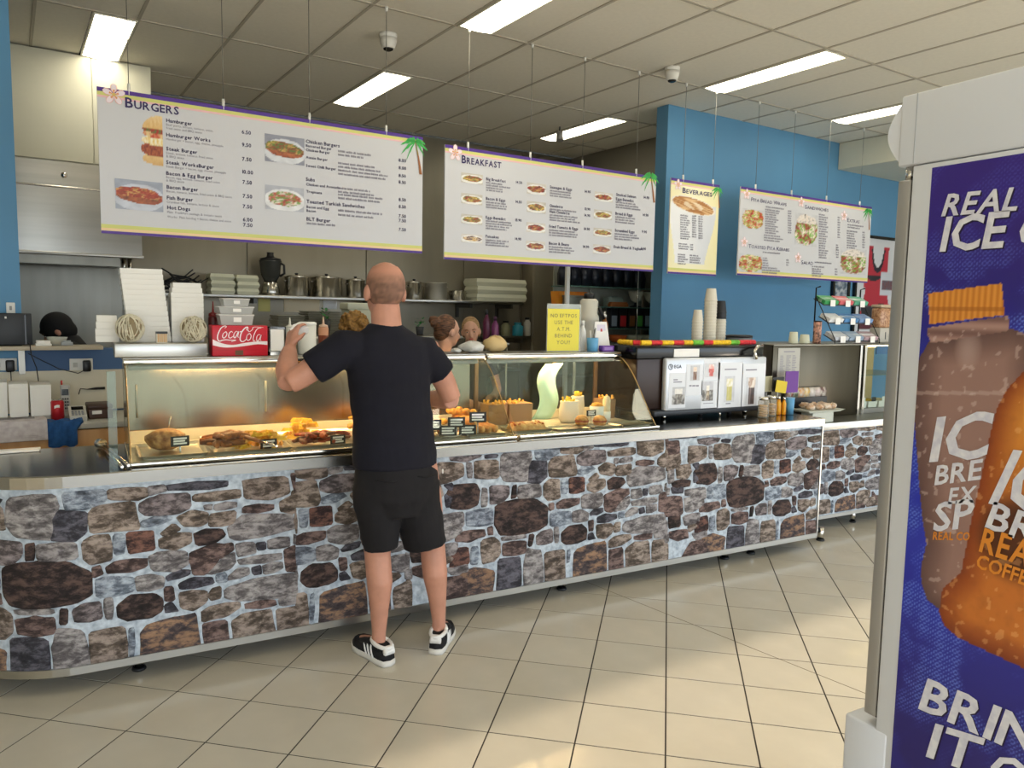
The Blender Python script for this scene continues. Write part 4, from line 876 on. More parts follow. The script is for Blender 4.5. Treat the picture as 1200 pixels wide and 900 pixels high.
jarb(588, 597, 376, mat('jar_olive', '8b8a6a', .3), 'olive coloured jar on the low shelf'); jarb(601, 612, 378, mat('jar_teal', '2f8fa8', .35), 'bright teal jar on the low shelf', mat('jar_teal', '2f8fa8', .35)); jarb(614, 621, 372, mat('jar_clear', 'b9b7ae', .25), 'pale slim jar at the end of the low shelf')
def bottle(name, lab, x, y, z, r, h, m, capm, neck=.35, building=True, group=None, cat='bottle', nozzle=False):
    t = bthing(name, lab, cat, x, y, z, group) if building else thing(name, lab, cat, (x, y, z), 0, group)
    ob('body', MB().lathe([(r*.92, 0), (r, .006), (r, h*.62), (r*.9, h*.68), (r*neck, h*.80), (r*neck, h*.84)], 18), m, t)
    ob('cap', MB().lathe([(r*.5, h*.84), (r*.5, h*.9), (r*.18, h*.93), (r*.1, h)] if nozzle else [(r*neck*1.15, h*.84), (r*neck*1.15, h)], 14), capm, t)
    return t
q_ = bony(580, 400, 6.3); 
x0, x1, z0, z1 = bx(623, 650, 414, 300, 7.58)
t = bthing('tall_cabinet', 'tall dark steel cabinet standing at the back of the kitchen', 'cabinet', (x0+x1)/2+.01, 7.7, 0); w = (x1-x0)/2
ob('body', MB().rbox(-w, w, -.1, .14, 0, 2.35, .006), STEELK, t)
d = ob('door', MB().rbox(-w+.01, w-.01, -.12, -.101, .12, 2.3, .004), STEELK, t); ob('handle', MB().cyl((w-.06, -.135, 1.0), (w-.06, -.135, 1.4), .008), POT, d)
t = bthing('back_bench', 'long steel bench along the kitchen back wall', 'bench', 2.7, 7.5, 0)
ob('top', MB().rbox(-1.3, 2.2, -.28, .33, .88, .91, .004), STEELH, t); ob('cupboard', MB().box(-1.28, 2.18, -.24, .33, .1, .88), STEELK, t); ob('plinth', MB().box(-1.25, 2.15, -.2, .33, 0, .1), DKGREY, t)
t = bthing('cooking_range', 'steel cooking range under the range hood', 'range', -.55, 7.35, 0)
ob('body', MB().rbox(-1.3, 1.35, -.35, .48, .1, .9, .006), STEELH, t); ob('splashback', MB().box(-1.3, 1.35, .48, .495, .9, 1.94), STEELD, t)
for x in (-1.2, 1.25):
    for y in (-.28, .4): ob('leg', MB().cyl((x, y, 0), (x, y, .1), .025), POT, t)

# drinks shelf behind the coffee machine
DY = 6.25
t = bthing('drinks_shelf', 'mirror backed drinks shelf behind the coffee machine', 'shelf', 5.4, DY, 0)
zr = [bony(700, y, DY).z for y in (401, 384, 359, 336)]
ob('back_panel', MB().box(-.62, .62, .2, .22, .1, 2.3), mat('mirror_back', 'b4b6a8', .3, .2), t)
for x in (-.68, .64): ob('side_post', MB().box(x-.02, x+.02, -.12, -.09, 0, 2.3), WHITE, t)
for x in (.28, .52): ob('upright', MB().cyl((x, -.1, .9), (x, -.1, 2.25), .007, seg=6), CHROME, t)
for z in zr: ob('glass_shelf', MB().box(-.66, .62, -.11, .2, z-.014, z-.002), mat('shelf_glass_green', '5e7f74', .12, spec=.6, alpha=.75), t)
ob('top', MB().box(-.70, .66, -.12, .22, 2.3, 2.33), WHITE, t); ob('base_unit', MB().box(-.66, .62, -.12, .2, 0, .9), STEELK, t)
BAG = mat('dark_foil_bag', '2c2f3a', .28, .4, var=.3, scale=14)
for k in range(9):
    x0, x1, z0, z1 = bx(656.5+12.5*k, 667.5+12.5*k, 336, 316, DY); w = (x1-x0)/2
    if (x0+x1)/2 > 5.93: break
    o = bthing('coffee_bag', 'dark foil coffee bag on the drinks shelf, '+('next to the white post' if k == 0 else ORD[k]+' from the white post'), 'bag', (x0+x1)/2, DY+.02, zr[3], 'foil bags on the drinks shelf')
    hh = .26; ob('pouch', MB().loft([[(-w, -.03, .0), (w, -.03, 0), (w, .03, 0), (-w, .03, 0)], [(-w*.95, -.04, hh*.45), (w*.95, -.04, hh*.45), (w*.95, .04, hh*.45), (-w*.95, .04, hh*.45)], [(-w*.8, -.008, hh*.85), (w*.8, -.008, hh*.85), (w*.8, .008, hh*.85), (-w*.8, .008, hh*.85)]]), BAG, o)
    ob('seal', MB().box(-w*.8, w*.8, -.004, .004, hh*.85, hh), BAG, o)
x0, x1, z0, z1 = bx(656, 688, 358, 340, DY); bsolo('orange_crate', MB().frustum(-(x1-x0)/2, (x1-x0)/2, -.06, .06, 0, .145, -.01, -.01).frustum(-(x1-x0)/2+.01, (x1-x0)/2-.01, -.05, .05, .02, .146, -.01, -.01), mat('orange_crate', 'f0a030', .4, col2='e2622a', scale=4), 'glossy orange crate on the drinks shelf', 'crate', (x0+x1)/2, DY+.08, zr[2])
x0, x1, z0, z1 = bx(658, 680, 362, 350, DY); bsolo('tea_tin', MB().rbox(-(x1-x0)/2, (x1-x0)/2, -.04, .04, 0, .10, .006).rbox(-(x1-x0)/2-.004, (x1-x0)/2+.004, -.044, .044, .085, .105, .004), mat('tin_grey', '77776c', .4, .5), 'grey lidded tin in front of the orange crate', 'tin', (x0+x1)/2, DY-.05, zr[2])
bsolo('tissue_box', MB().rbox(-.10, .10, -.05, .05, 0, .10, .008).rbox(-.05, .05, -.02, .02, .1, .112, .005), mat('box_sage', '8c9a90', .6), 'sage green box in the middle of the drinks shelf', 'box', bony(722, 350, DY).x, DY+.05, zr[2]+.03*0)
bsolo('wooden_tray', MB().rbox(-.12, .12, -.03, .03, 0, .035, .004).rbox(-.11, .11, -.024, .024, .02, .05, .003), mat('tray_wood', '9c5a2c', .5), 'low brown wooden tray under the sage green box', 'tray', bony(720, 357, DY).x, DY-.06, zr[2])
for k, (a, c, d) in enumerate(((738, 751, 337), (756, 769, 337))):
    x0, x1, z0, z1 = bx(a, c, 358, d, DY); r = (x1-x0)/2
    o = bthing('glass_bowl', 'pale glass sundae bowl on a dark stand, '+('next to the brown tray' if k == 0 else 'next to the blue wall'), 'bowl', (x0+x1)/2, DY, zr[2], 'sundae bowls on the drinks shelf')
    ob('stand', MB().lathe([(r*.8, 0), (r*.8, .01), (.012, .02), (.012, .05)], 14), BLK, o); ob('bowl', MB().lathe([(.02, .05), (r*.7, .08), (r, .15), (r*1.02, .17)], 16), mat('milky_glass', 'd8d6c4', .2), o)
for k, (a, c, m_, col, lab) in enumerate(((713, 721, '15161c', '8f99a5', 'grey'), (723, 732, '1a1214', 'c22c34', 'red'), (734, 742, '1b1614', '8a5a34', 'brown'), (743, 751, '10161a', '58a84e', 'green'), (752, 761, '14171c', '7d93a0', 'blue grey'))):
    x0, x1, z0, z1 = bx(a, c, 384, 361, DY); w = (x1-x0)/2; h = z1-zr[1]
    o = bthing('drink_carton', 'black drink carton with a '+lab+' label on the drinks shelf', 'carton', (x0+x1)/2, DY, zr[1], 'black cartons on the drinks shelf')
    ob('box', MB().rbox(-w, w, -.035, .035, 0, h, .004), mat('carton_'+lab.replace(' ', '_'), m_, .4), o); ob('label', MB().box(-w*.75, w*.75, -.0365, -.035, h*.08, h*.62), mat('carton_label_'+lab.replace(' ', '_'), col, .5), o)
for k, (a, c) in enumerate(((714, 732), (736, 750), (753, 768))):
    x0, x1, z0, z1 = bx(a, c, 401, 388, DY); r = (x1-x0)/2
    o = bsolo('mixing_bowl', MB().lathe([(r*.5, 0), (r*.9, .03), (r, .075), (r*.97, .075), (r*.85, .032), (r*.45, .01)], 18), mat('bowl_orange', 'c9602a', .4) if k == 0 else mat('bowl_pale', 'cfd0bd', .3), ('terracotta bowl on the bottom row of the drinks shelf' if k == 0 else ('pale bowl beside the terracotta bowl on the drinks shelf' if k == 1 else 'pale bowl closest to the blue wall on the bottom row')), 'bowl', (x0+x1)/2, DY, zr[0], None if k == 0 else 'pale bowls on the drinks shelf')

# ------------------------------------------------------------------ left service bench and ledge
lt = bthing('serving_ledge', 'pale serving ledge on the low blue wall', 'ledge', -.15, 5.22, 1.286)
ob('board', MB().rbox(-.7, .625, -.10, .076, 0.0005, .024, .003), mat('ledge_laminate', 'b5aa96', .5), lt); ob('bracket', MB().box(.20, .232, .05, .078, -.145, 0), mat('aluminium_bar', 'a9a59c', .4, .8), lt)
LZ = 1.3105
x0, x1, z0, z1 = bx(-16, 38, 401, 367, 5.2)
t = bthing('till_monitor', 'black till monitor seen from behind on the serving ledge', 'monitor', (x0+x1)/2, 5.2, LZ); w = (x1-x0)/2; h = z1-LZ
ob('screen', MB().rbox(-w, w, -.02, .012, .004, h, .005), mat('monitor_black', '23262b', .45), t); ob('stand', MB().rbox(-.06, .06, .012, .08, 0, .03, .004), BLK, t); ob('side_rail', MB().box(w-.035, w-.028, -.022, -.02, .01, h-.01), BLKG, t); ob('sticker', MB().box(-w+.09, -w+.10, -.0212, -.02, h-.03, h-.018), WHITE, t)
ob('cable', MB().tube([(w-.02, -.021, .02), (w-.015, -.115, .012), (w-.01, -.122, -.05), (w+.012, -.11, -.12), (w+.02, -.06, -.2)], .003, 6), BLK, t)
x0, x1, z0, z1 = bx(39, 62, 402, 391, 5.2); bsolo('docket_pad', MB().rbox(-.04, .04, -.05, .05, 0, .012, .002).rbox(-.036, .035, -.045, .05, .012, .03, .003), PAPER, 'pad of white dockets on the serving ledge', 'pad', (x0+x1)/2, 5.18, LZ)
q_ = bony(67, 397, 5.2); t = bthing('plastic_bowl', 'small clear plastic bowl on the serving ledge', 'bowl', q_.x, 5.2, LZ); ob('bowl', MB().lathe([(.03, 0), (.05, .035), (.056, .05), (.053, .05), (.046, .035), (.028, .004)], 18), mat('frosted_plastic', 'c9cdc6', .25, alpha=.6), t); ob('contents', MB().lathe([(.026, .005), (.04, .02), (.01, .03)], 12), mat('bowl_contents', 'c7a14a', .6), t)
q_ = bony(78, 399, 5.2); bsolo('receipt_clip', MB().rbox(-.03, .03, -.012, .012, 0, .02, .003).rbox(-.02, .02, -.008, .008, .02, .03, .002), mat('clip_grey', '9aa0a4', .4), 'small grey receipt clip beside the plastic bowl', 'clip', q_.x, 5.17, LZ)
def outlet(px, py, lab, w=.062, h=.036, plug=None, switch=False):
    p_ = bony(px, py, 5.3); y = 5.298
    t = bthing('wall_switch' if switch else 'power_outlet', lab, 'switch' if switch else 'outlet', p_.x, y, p_.z)
    ob('plate', MB().rbox(-w, w, -.008, .0, -h, h, .004), WHITE, t)
    if switch: ob('rocker', MB().rbox(-.006, .006, -.012, -.008, -.012, .012, .002), mat('switch_grey', '8f8f8c', .4), t)
    else:
        for s in (-1, 1): ob('socket', MB().rbox(s*w*.5-.012, s*w*.5+.012, -.0095, -.008, -.016, .012, .002), mat('socket_grey', 'c2c1bb', .4), t)  # sockets slightly greyer than the plate
    if plug:
        pl = ob('plug', MB().rbox(w*.1, w*.8, -.045, -.009, -.042, .026, .008), BLK, t); ob('plug_cable', MB().tube(plug, .0028, 6), BLK, pl)
    return t
outlet(12.5, 361, 'white light switch on the blue wall', .022, .032, switch=True)
outlet(5, 427, 'double power outlet with a round black plug by the blue wall end', plug=[(.03, -.04, -.03), (.03, -.05, -.1), (.028, -.045, -.16)])
outlet(95, 427, 'double power outlet with a black adapter beside the food case', plug=[(.02, -.04, -.03), (-.02, -.045, -.05), (-.12, -.05, -.02), (-.2, -.06, .03), (-.27, -.09, .075)])
# bench
bt = bthing('service_bench', 'low service bench with light wood doors under the ledge', 'bench', -.1, 5.03, 0)
ob('carcass', MB().box(-1.1, .86, -.22, .254, .08, .865), mat('bench_carcass', '8c6a40', .6), bt); ob('bench_top', MB().rbox(-1.12, .88, -.252, .256, .868, .9, .004), mat('bench_laminate', 'b9b6ac', .35), bt); ob('plinth', MB().box(-1.08, .84, -.18, .25, 0, .08), DKGREY, bt)
ds = [-1.09, -.62, -.06, .37, .85]
for a, c in zip(ds, ds[1:]): ob('door', MB().rbox(a+.003, c-.003, -.24, -.221, .1, .862, .003), WOOD, bt)
BZ = .9005
def bench_box(px0, px1, pyb, pyt, Y): x0, x1, z0, z1 = bx(px0, px1, pyb, pyt, Y); return (x0+x1)/2, (x1-x0)/2, z1-BZ
# stack of foam trays lying across
for k, (a, c) in enumerate(((-14, 9.5), (11.5, 33.5), (36, 60))):
    xc, w, h = bench_box(a, c, 487, 447+1.5*k, 5.0)
    o = bthing('foam_tray_stack', ('white foam tray bundle on the bench at the blue wall end', 'white foam tray bundle in the middle of the bench row', 'white foam tray bundle next to the drink can')[k], 'foam trays', xc, 5.02, BZ+.036)
    ob('nested_trays', MB().frustum(-w, w, -.10, .12, 0.0, h-.036, -.001, 0).frustum(-w*.98, w*.98, -.104, -.1, .02, h-.056, .01, 0), FOAM, o); ob('base_tray', MB().frustum(-w*.8, w*.8, -.08, .1, -.034, 0, -w*.12, -.015), FOAM, o)
q_ = bony(67.5, 488, 4.94); t = bthing('drink_can', 'red drink can standing on the service bench', 'can', q_.x, 4.92, BZ); ob('body', MB().lathe([(.026, 0), (.033, .008), (.033, .108), (.027, .118)], 20), mat('can_red', 'b3202a', .3, .3), t); ob('rim', MB().lathe([(.027, .118), (.028, .121), (.024, .121), (.023, .117)], 20), CHROME, t); ob('logo_band', MB().loft([[(.0334*math.cos(a), .0334*math.sin(a), .03+.05*abs(math.sin(a))) for a in [4.2+.1*k for k in range(9)]], [(.0334*math.cos(a), .0334*math.sin(a), .045+.05*abs(math.sin(a))) for a in [4.2+.1*k for k in range(9)]]], cap=False, close=False), WHITE, t)
q_ = bony(78, 489, 5.0); t = bthing('cordless_phone', 'grey cordless phone upright in its cradle on the bench', 'phone', q_.x, 5.06, BZ)
ob('cradle', MB().rbox(-.034, .034, -.05, .05, 0, .03, .008), mat('phone_grey', 'b6b5b0', .4), t); hs = ob('handset', MB().rbox(-.024, .024, -.012, .016, .025, .19, .008), mat('phone_grey', 'b6b5b0', .4), t); ob('screen', MB().box(-.017, .017, -.0135, -.0122, .13, .165), BLKG, hs); ob('aerial', MB().cyl((-.015, .005, .19), (-.015, .005, .215), .005), mat('phone_light', 'd8564e', .4), hs)
for r in range(4):
    for c in range(3): ob('key', MB().box(-.016+.012*c, -.008+.012*c, -.0135, -.0122, .05+.018*r, .06+.018*r), DKGREY, hs)
q_ = bony(91, 490, 4.93); t = bthing('card_terminal', 'white card payment terminal on the bench by the brown box', 'card terminal', q_.x, 4.91, BZ); t.scale = (.85, .85, 1)
ob('body', MB().add([(-.05,-.06,0),(.05,-.06,0),(.05,.08,0),(-.05,.08,0),(-.05,-.06,.03),(.05,-.06,.03),(.05,.08,.075),(-.05,.08,.075)], [(0,3,2,1),(4,5,6,7),(0,1,5,4),(1,2,6,5),(2,3,7,6),(3,0,4,7)]), mat('terminal_white', 'cfcdc4', .4), t); ob('screen', MB().add([(-.035,.02,.058),(.035,.02,.058),(.035,.065,.0725),(-.035,.065,.0725)], [(0,1,2,3)]), BLKG, t)
for r in range(3):
    for c in range(4): ob('key', MB().box(-.036+.019*c, -.024+.019*c, -.05+.02*r, -.037+.02*r, .034+.006*r, .041+.0065*r), mat('key_grey', '8d8f92', .5), t)
xc, w, h = bench_box(103, 131, 494, 473, 4.98); t = bthing('brown_tin', 'dark brown cash tin with a white label on the bench', 'tin', xc, 5.0, BZ); ob('body', MB().rbox(-w, w, -.08, .1, 0, h*.72, .006), mat('tin_brown', '4a3228', .45), t); ob('lid', MB().rbox(-w-.003, w+.003, -.083, .103, h*.72, h, .006), mat('tin_brown', '4a3228', .45), t); ob('label', MB().box(-w*.7, w*.1, -.0815, -.08, h*.35, h*.6), PAPER, t)
# newspapers hanging over the bench edge
NEWS = mat('newsprint', 'b9aeb0', .8, col2='cfc8c6', scale=30)
t = bthing('newspaper', 'folded newspapers spilling over the bench edge', 'newspaper', bony(20, 495, 4.85).x, 4.88, BZ)
for k in range(4):
    a = .12*(k-1.5); sh = MB(); n = 8; pr = [(-.03, .012), (-.02, .010), (0, .011), (.09, .013), (.115, .008), (.123, -.02), (.126, -.05-.015*k)]
    sh.loft([[(x, -y, z+.006*k) for y, z in pr]+[(x, -y-.003, z+.006*k+.004) for y, z in reversed(pr)] for x in (-.19+.02*k, .10+.01*k)], smooth=False)
    o = ob('sheet', sh.xf(Matrix.Rotation(a*.25, 4, 'Z')), NEWS, t)
tx = MB()
for r in range(5): tx.box(-.15, .08, -.085+.018*r, -.08+.018*r, .0385, .0392)
o = ob('print_lines', tx, mat('news_ink', '4a4648', .8), t); o['kind'] = 'stuff'
# blue cloth over the edge
cl = MB(); n = 12; rows = []
for j, (y, z) in enumerate([(.02, .012), (0, .016), (-.03, .018), (-.06, .018), (-.085, .02), (-.098, -.02), (-.102, -.07), (-.10, -.115)]):
    rows.append([(-.085+.17*i/n*(1 if z > 0 else .82), y-.008*math.sin(i*1.7+j*.4)*(0 if j < 3 else 1), z+.008*math.sin(i*1.1+j)) for i in range(n+1)])
cl.loft([r+[(x, y+.006, z-.008) for x, y, z in reversed(r)] for r in rows])
q_ = bony(76, 492, 4.83); bsolo('blue_cloth', cl, mat('cloth_blue', '1f4f86', .85, var=.15, scale=40), 'dark blue cleaning cloth hung over the bench edge', 'cloth', q_.x, 4.862, BZ)
# loose wall cable above the tin
p0 = bony(92, 462, 5.285); p1 = bony(112, 455, 5.28); solo('loose_cable', MB().tube([B(p0.x, 5.275, p0.z), B(p0.x+.01, 5.27, p0.z+.035), B((p0.x+p1.x)/2, 5.27, p0.z+.03), B(p1.x, 5.272, p1.z), B(p1.x+.05, 5.272, p1.z)], [.003, .003, .003, .008, .009], 6), BLK, 'black cable tacked to the cream splashback', 'cable')

# ================================================================== THINGS ON AND IN THE FOOD CASES
def wx(px0, px1, pyb, pyt, Y):
    a = ony(px0, pyb, Y); b = ony(px1, pyb, Y); c = ony((px0+px1)/2, pyt, Y); d = ony((px0+px1)/2, pyb, Y)
    return a.x, b.x, d.z, c.z
TB, TS = 1.3845, 1.3195       # top of the raised box, top of the shelf
TY = 3.94
# foam clamshell stacks on the raised box: nested boxes standing on end
def clam_stack(px0, px1, pyt, n, lab, grp, lean=0, Y=TY, zb=TB, taper=.0012, dep=.16):
    x0, x1, _, z1 = wx(px0, px1, 400, pyt, Y); w = (x1-x0)/2; h = (z1-zb)/n; first = None
    for k in range(n):
        dx = -lean*(n-1-k)*h
        if first is None:
            first = thing('foam_clamshell', stk(lab, 0, n), 'foam box', ((x0+x1)/2+lean*0, Y, zb), 0, grp)
            ob('base', MB().frustum(-w+taper*.5, w-taper*.5, -dep/2+taper*.5, dep/2-taper*.5, .0005, h*.55, -taper*.5, -taper*.5), FOAM, first); ob('lid', MB().frustum(-w, w, -dep/2, dep/2, h*.55, h*.998, taper*.2, taper*.2), FOAM, first)
        else: dup(first, ((x0+x1)/2-lean*k*h, Y, zb+h*k), 0, label=stk(lab, k, n), scale=(1-.07*max(0, k-n+3), 1, 1) if not lean else None)
clam_stack(112, 139, 369.5, 4, 'white foam tray in the short pile by the leaning stack', 'foam boxes at the case end', Y=4.03, zb=TB)
clam_stack(151, 199, 316, 14, 'white foam clamshell in the tall leaning stack', 'clamshells in the leaning stack', lean=.10, Y=4.03)
clam_stack(200, 237, 332, 12, 'white foam clamshell in the straight stack', 'clamshells in the straight stack', lean=.0, Y=4.03)
# rattan globes
def globe(px, py, lab, r, Y=3.872):
    q_ = ony(px, py, Y); t = thing('rattan_globe', lab, 'ornament', (q_.x, Y, TB)); rr = random.Random(int(px))
    cane = mat('pale_cane', 'd6cfb8', .6, var=.15, scale=30)
    ob('core', MB().ell((0, 0, r*1.02), r*.92, r*.92, r*.98, 18, 10), mat('globe_core', '8a7c60', .8), t)
    for k in range(85):
        a = rr.uniform(0, math.pi); tilt = rr.uniform(-.55, .55); pts = []
        ax = Vector((math.cos(a), math.sin(a), tilt)).normalized(); u1 = ax.orthogonal().normalized(); u2 = ax.cross(u1)
        s0 = rr.uniform(0, 6.28)
        for i in range(9):
            th = s0+i/8*rr.uniform(2.0, 2.6); p = (u1*math.cos(th)+u2*math.sin(th))*r*(.94+.03*math.sin(k)); p.z *= 1.06; pts.append(p+Vector((0, 0, r*1.02+.002)))
        ob('cane_strand', MB().tube(pts, .0028, 4), cane, t)
globe(152.5, 398, 'round cane globe in front of the leaning foam stack', .062); globe(227, 400, 'round cane globe beside the red drink sign box', .060)
x0, x1, _, z1 = wx(183, 196, 400, 384, 3.86); t = thing('stick_box', 'small box of wooden stirrers between the two cane globes', 'stirrer box', ((x0+x1)/2, 3.86, TB))
w = (x1-x0)/2; ob('box', MB().frustum(-w, w, -.02, .02, .0005, .05, 0, 0), mat('stirrer_box', 'c9c4b4', .6), t); ob('band', MB().box(-w-.001, w+.001, -.021, .021, .042, .052), BLK, t)
for k in range(5): ob('stirrer', MB().box(-w*.7+k*w*.35-.002, -w*.7+k*w*.35+.003, -.021, -.0205, .004, .042), mat('stirrer_wood', 'c79b62', .6), t)
# red drink box with the white script
x0, x1, _, z1 = wx(249, 314, 416, 381.5, 3.855); w = (x1-x0)/2; h = z1-TS
CKX = (x0+x1)/2
t = thing('drink_sign_box', 'bright red counter box with white script lettering', 'box', (CKX, 3.915, TS)); CRED = mat('cola_red', 'c5182c', .35)
ob('body', MB().rbox(-w, w, -.06, .06, .0005, h, .003), CRED, t)
def ribbon(mb, pts, wd, y):
    """flat stroke, width per point"""
    L = []; R_ = []
    for i, p in enumerate(pts):
        a = Vector(pts[max(0, i-1)]); b = Vector(pts[min(len(pts)-1, i+1)]); d = (b-a).normalized(); n = Vector((-d.y, d.x))*(wd[i] if isinstance(wd, list) else wd)
        L.append((p[0]+n.x, y, p[1]+n.y)); R_.append((p[0]-n.x, y, p[1]-n.y))
    n = len(pts); mb.add(L+R_, [(i, i+1, n+i+1, n+i) for i in range(n-1)])
def spl(P, n=5):
    out = []
    for i in range(len(P)-1):
        a, b, c, d = (Vector(P[max(0, i-1)]), Vector(P[i]), Vector(P[i+1]), Vector(P[min(len(P)-1, i+2)]))
        for k in range(n):
            s_ = k/n; out.append(tuple(.5*((2*b)+(c-a)*s_+(2*a-5*b+4*c-d)*s_*s_+(3*b-a-3*c+d)*s_**3)))
    out.append(tuple(P[-1])); return out
sc = MB(); U = lambda x, y: ((x-185)/635*2*w-w, h-(y-410)/345*h)     # from the enlarged photo crop
strokes = [([(325,440),(345,425),(330,415),(285,440),(250,510),(245,560),(265,585),(300,575),(340,570),(390,575),(450,575),(400,590)], 9),
    ([(335,480),(310,500),(300,535),(315,550),(340,530),(350,500),(338,478),(330,495)], 7), ([(415,490),(400,475),(375,500),(370,540),(390,550),(420,530)], 7),
    ([(475,485),(455,475),(430,505),(428,540),(445,545),(470,500),(485,478),(472,530),(485,545)], 7), ([(496,484),(508,478),(522,482)], 9),
    ([(600,470),(575,455),(590,430),(560,435),(515,490),(498,560),(515,590),(545,585),(570,560)], 10),
    ([(600,440),(590,460),(605,480),(640,455),(650,430),(690,425),(770,430)], 5), ([(600,500),(580,520),(572,560),(590,578),(615,560),(625,525),(608,498),(600,515)], 7),
    ([(745,435),(700,445),(665,500),(648,560),(655,585),(675,575)], 7), ([(735,520),(715,510),(692,535),(690,575),(705,585),(728,550),(745,515),(732,565),(742,582)], 7)]
for P, wd in strokes:
    pts = spl([U(*p) for p in P]); n = len(pts); base = wd/635*2*w*.62
    ribbon(sc, pts, [base*(.55+.6*math.sin(math.pi*i/(n-1))) for i in range(n)], -.0612)
o = ob('script_lettering', sc, mat('script_white', 'f3e8ea', .4), t); o['kind'] = 'stuff'
wv = MB(); P1 = spl([U(*p) for p in [(190,565),(300,612),(420,628),(560,605),(700,590),(815,588)]], 4); P2 = spl([U(*p) for p in [(190,630),(300,655),(420,655),(560,640),(700,622),(815,630)]], 4); n = len(P1)
wv.add([(x, -.0608, z) for x, z in P1]+[(x, -.0608, z) for x, z in P2], [(i, i+1, n+i+1, n+i) for i in range(n-1)]); ob('wave_band', wv, mat('script_white', 'f3e8ea', .4), t)
ob('fold_line', MB().box(-w, w, -.0606, -.06, h*.20, h*.205), mat('dark_red', '8c1020', .5), t); ob('tab_slot', MB().box(-.025, .012, -.0608, -.06, h*.03, h*.19), mat('slot_brown', '6a4a34', .6), t)
# clear lidded tubs stacked on the red box
CLR = plastic_film('clear_tub', 'dcdcd8', .45, .2); CLID = plastic_film('clear_lid', 'eceae6', .25, .25)
zt = TS+h
for k, (a, b_, p0, p1, lab) in enumerate(((255, 296, 381, 368, 'bottom clear plastic tub on top of the red box'), (254, 296, 368.5, 359.5, 'middle clear plastic tub of the stack on the red box'), (259, 291, 359.5, 350, 'smallest clear plastic tub topmost on the red box'))):
    x0, x1, z0, z1 = wx(a, b_, p0, p1, 3.92); w_ = (x1-x0)/2; hh = z1-z0
    o = thing('plastic_tub', lab, 'tub', ((x0+x1)/2, 3.925, zt), 0, 'clear tubs on the red box')
    ob('tub', MB().frustum(-w_*.86, w_*.86, -.05, .05, .001, hh*.85, -w_*.1, -.008), CLR, o); ob('lid', MB().rbox(-w_, w_, -.06, .06, hh*.85, hh*.99, .003), CLID, o); ob('label', MB().box(-w_*.2, w_*.25, -.0605, -.0595, hh*.3, hh*.72), PAPER, o); zt += hh
def squeeze(px, pyt, r, lab, m, capm, Y, zb=TS, liq=None):
    q_ = ony(px, 415, Y); z1 = ony(px, pyt, Y).z; h_ = z1-zb
    t = thing('squeeze_bottle', lab, 'bottle', (q_.x, Y, zb), 0)
    ob('body', MB().lathe([(r*.95, .0005), (r, .006), (r, h_*.68), (r*.85, h_*.72)], 18), m, t)
    ob('nozzle', MB().lathe([(r*.9, h_*.72), (r*.85, h_*.77), (r*.25, h_*.8), (r*.1, h_)], 14), capm, t)
    if liq: ob('sauce', MB().lathe([(r*1.005, .01), (r*1.005, h_*.5)], 18), liq, t)
squeeze(250.5, 353, .024, 'dark red squeeze bottle behind the red box', mat('sauce_dark_red', '4a1210', .3), mat('sauce_nozzle_red', '6e1a16', .35), 4.02)
# napkin dispenser, bottles
x0, x1, _, z1 = wx(315, 335, 416, 383, 3.87); w = (x1-x0)/2; h = z1-TS
t = thing('napkin_dispenser', 'chrome napkin dispenser with white napkins next to the red box', 'napkin dispenser', ((x0+x1)/2, 3.90, TS))
ob('case', MB().box(-w, -w+.006, -.04, .05, .0005, h).box(w-.006, w, -.04, .05, .0005, h).box(-w, w, -.04, .05, h-.006, h).box(-w, w, .044, .05, .0005, h).box(-w, w, -.04, .05, .0005, .02), CHROME, t); ob('napkins', MB().rbox(-w*.8, w*.8, -.034, .04, .022, h-.012, .002), PAPER, t)
SQW = mat('squeeze_milky', 'd9d8cc', .35); squeeze(340, 372, .026, 'milky white squeeze bottle beside the napkin dispenser', SQW, SQW, 3.92)
x0, x1, _, z1 = wx(350, 371, 416, 377, 3.95); r = (x1-x0)/2; t = thing('straw_tub', 'frosted white plastic canister by the raised hand', 'canister', ((x0+x1)/2, 3.96, TS)); h = z1-TS
ob('body', MB().lathe([(r*.95, .0005), (r, .005), (r, h*.9)], 20), mat('frosted_white', 'dddcd4', .4), t); ob('lid', MB().lathe([(r*1.04, h*.9), (r*1.04, h*.97), (r*.8, h)], 20), WHITE, t)
squeeze(379, 371, .027, 'brown sauce squeeze bottle by the man shoulder', mat('sauce_clear', 'c08a6a', .3), mat('nozzle_tan', 'd0b09a', .4), 3.97, liq=mat('sauce_brown', '6b2f16', .3))
# foil parcel, paper bag, sign and small things on the second case
def lump(name, lab, cat, px0, px1, pyb, pyt, Y, m, zb=TS, dep=.08, seed=1, knots=.25):
    x0, x1, _, z1 = wx(px0, px1, pyb, pyt, Y); w = (x1-x0)/2; h = z1-zb; mb = MB(); rings = []
    for i in range(8):
        a = -math.pi/2+math.pi*i/7; ring = []
        for k in range(18):
            th = 2*math.pi*k/18; f = 1+knots*mnoise.noise(Vector((math.cos(th)*1.7+seed, math.sin(th)*1.7, i*.6)))
            ring.append((w*f*max(.03, math.cos(a))*math.cos(th), dep*f*max(.03, math.cos(a))*math.sin(th), max(.0005, h/2+h/2*math.sin(a)*(1+.15*math.sin(3*th+seed)))))
        rings.append(ring)
    return solo(name, mb.loft(rings), m, lab, cat, ((x0+x1)/2, Y, zb))
lump('foil_parcel', 'crumpled white foil parcel on the food case top', 'parcel', 540, 566, 415, 400, 3.93, mat('white_foil', 'd3d3cf', .45, bump=1.0, scale=30), seed=3, knots=.4)
lump('foil_scrap', 'small crumpled wrapper beside the foil parcel', 'wrapper', 529.5, 540, 415, 408, 3.92, mat('white_foil', 'd3d3cf', .45), dep=.03, seed=6, knots=.4)
